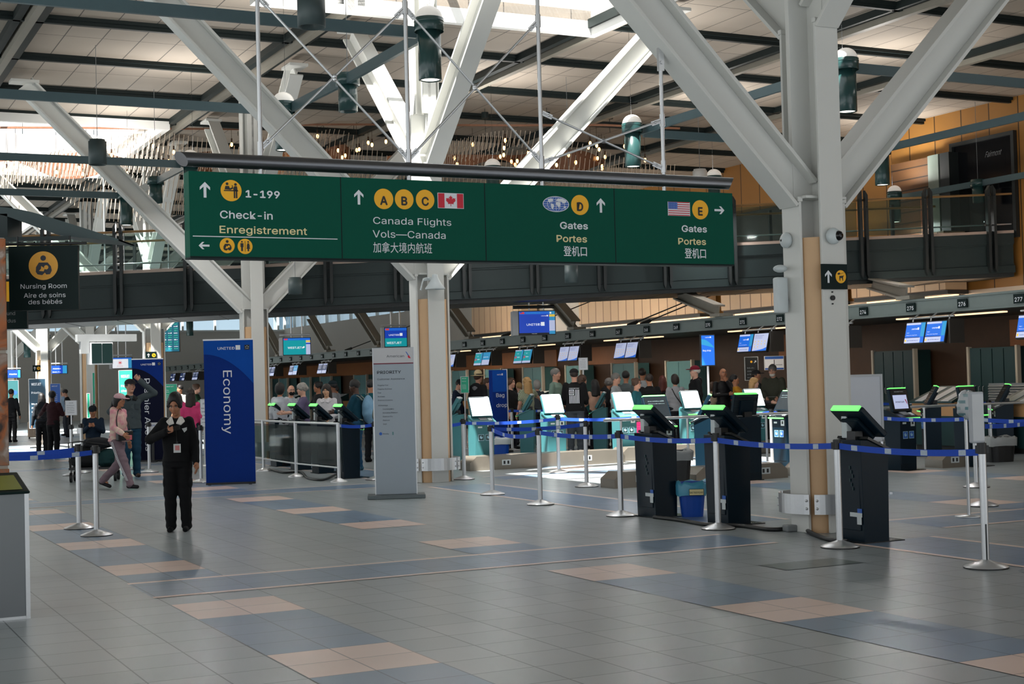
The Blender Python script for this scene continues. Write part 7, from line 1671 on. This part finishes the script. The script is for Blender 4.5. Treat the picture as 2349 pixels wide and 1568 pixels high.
s = t['_s']; fm = MB(); Y_ = .149
txt(fm, 'FREEDOM', .03, 0, 1.315, -Y_, 'CENTER', .02, 0, .20); rect(fm, -.105, .0, 1.19, 1.30, -Y_, 0); rect(fm, -.09, -.015, 1.205, 1.285, -Y_ - .001, 1); rect(fm, -.075, -.06, 1.215, 1.275, -Y_ - .002, 0); rect(fm, -.045, -.03, 1.215, 1.275, -Y_ - .002, 0)
for k in range(7): rect(fm, -.10 + .031 * k, -.083 + .031 * k, 1.02, 1.18 if k < 4 else 1.30, -Y_, 0)
fm.v = [(-x, -y, z) for x, y, z in fm.v]; o = fm.build('flag_print', [M_SWHITE, M_SBLACK], t); o.scale = (s, s, s)
person('woman with dark blond hair right behind the black sweatshirt', 1337, 862, 34.6, R(110), 'light', ('curlylong', 'brown'), ((30, 80, 82), 'long'), (34, 36, 42), BLK, fem=True)
person('woman in a blush top with long black hair seen from behind', 1365, 872, 33.6, PI + .25, 'light', ('long', 'black'), ((190, 150, 130), 'short'), (30, 30, 36), BLK, ('down', 'type'), fem=True)
t, q = person('curly-haired person with a black backpack', 1398, 868, 34.2, PI - .6, 'tan', ('curly', 'salt'), ((34, 36, 40), 'jacket'), (34, 36, 42), BLK); p = at_person(t, (0, .22, 0)); backpack(p, t.rotation_euler[2], 'black backpack on the curly-haired person in the queue', (22, 23, 26), (34, 36, 40), 1.0, 1.2)
person('grey-haired man with glasses in a pale grey sweater', 1414, 857, 32.8, R(72), 'light', ('short', 'salt'), ((138, 142, 144), 'long'), (60, 64, 72), BLK, ('down', 'fold'), glasses=True, bulk=1.12)
person('dark-haired man in a grey shirt with a shoulder strap', 1437, 852, 35.0, PI - .4, 'tan', ('short', 'black'), ((80, 88, 90), 'long'), (34, 36, 42), BLK)
person('woman in a teal denim jacket with tied brown hair', 1461, 868, 32.2, R(66), 'light', ('bun', 'brown'), ((34, 92, 100), 'jacket'), (34, 36, 42), BLK, ('down', 'fold'), fem=True, glasses=True)
person('man in a white shirt behind the teal denim jacket', 1475, 846, 37.0, R(160), 'tan', ('short', 'dark'), ((172, 176, 178), 'long'), (34, 36, 42), BLK); person('man in a black T-shirt seen from behind', 1490, 859, 33.0, PI + .15, 'tan', ('short', 'dark'), ((20, 21, 23), 'short'), (34, 36, 42), BLK, bulk=1.15)
person('person with dark red hair in a dark coat', 1521, 863, 36.4, PI - .2, 'light', ('long', 'red'), ((26, 24, 28), 'jacket'), (26, 26, 30), BLK, fem=True)
t, q = person('woman in a heather grey top with a black crossbody strap seen from behind', 1549, 860, 34.0, PI + .1, 'light', ('bob', 'dark'), ((160, 162, 166), 'long'), (34, 36, 42), BLK, fem=True, bulk=1.1)
s = t['_s']; mb = MB(); mb.tube(smooth([Vector((.10, .10, 1.40)), Vector((.02, .137, 1.22)), Vector((-.10, .135, 1.05)), Vector((-.15, .11, .95))]), .012, 6); mb.build('crossbody_strap', M_BLACK, t).scale = (s, s, s)
person('man in a maroon cap and black jacket facing left', 1595, 838, 33.6, R(-80), 'pale', ('short', 'white'), ((22, 23, 25), 'jacket'), (30, 32, 38), BLK, cap=(112, 20, 40), glasses=True, bulk=1.2, hood=(28, 30, 32))
person('person in a beige top behind the steel pole', 1635, 878, 34.6, R(100), 'light', ('bob', 'brown'), ((176, 158, 134), 'short'), (34, 36, 42), BLK, ('type', 'down'), fem=True); person('bald man in black resting his chin on his hand', 1660, 845, 34.2, R(10), 'tan', ('bald', None), ((20, 20, 24), 'long'), (30, 32, 38), BLK, ('fold', 'chin'))
t, q = person('small dark-haired child with a bright backpack', 1680, 868, 35.0, PI - .3, 'tan', ('short', 'black'), ((40, 60, 96), 'long'), (30, 32, 38), BLK); p = at_person(t, (0, .2, 0)); backpack(p, t.rotation_euler[2], 'blue and pink backpack on the dark-haired child', (40, 92, 150), (170, 70, 110), .85, 1.05)
person('person in a mustard and black top bending forward', 1702, 862, 33.4, R(80), 'tan', ('short', 'black'), ((176, 124, 34), 'short'), (34, 36, 42), BLK, ('type', 'type'), lean=-14, h=1.66); person('man in a black patterned cap behind the blond woman at the column', 1736, 848, 33.9, R(60), 'tan', ('short', 'dark'), ((52, 64, 66), 'long'), (34, 36, 42), BLK, cap=(36, 36, 38))
person('curly blond woman near the large column', 1731, 868, 32.2, R(72), 'pale', ('curlylong', 'blond'), ((48, 46, 50), 'long'), (34, 36, 42), BLK, ('down', 'type'), fem=True)
t, q = person('bearded grey-haired man in an olive sweater reading a paper', 1775, 836, 33.8, R(-18), 'light', ('short', 'salt'), ((60, 62, 52), 'long'), (40, 40, 40), BLK, ('hold', 'hold'), head=(-6, 18), beard='white', bulk=1.2, res=.0115)
w = Vector(q['wr'][1]); pp = at_person(t, (0, w.y - .10, w.z + .02)); o = MB().box(-.1, .1, -.07, .07, -.001, .001).build('paper_slip', M_KWHITE, None, tuple(pp), .2); tag(o, 'white paper slip in the hands of the bearded man', 'paper')
g = gp(1470, 1046); o = MB().box(-.12, .12, -.1, .1, .05, .62).box(-.1, .1, -.012, .0, .62, .7).build('suitcase', mat('magenta_shell', (130, 16, 70), .4), None, (g.x, g.y + .4, 0), .2, bevel=.03); tag(o, 'magenta suitcase standing behind the third white-screen kiosk', 'suitcase')
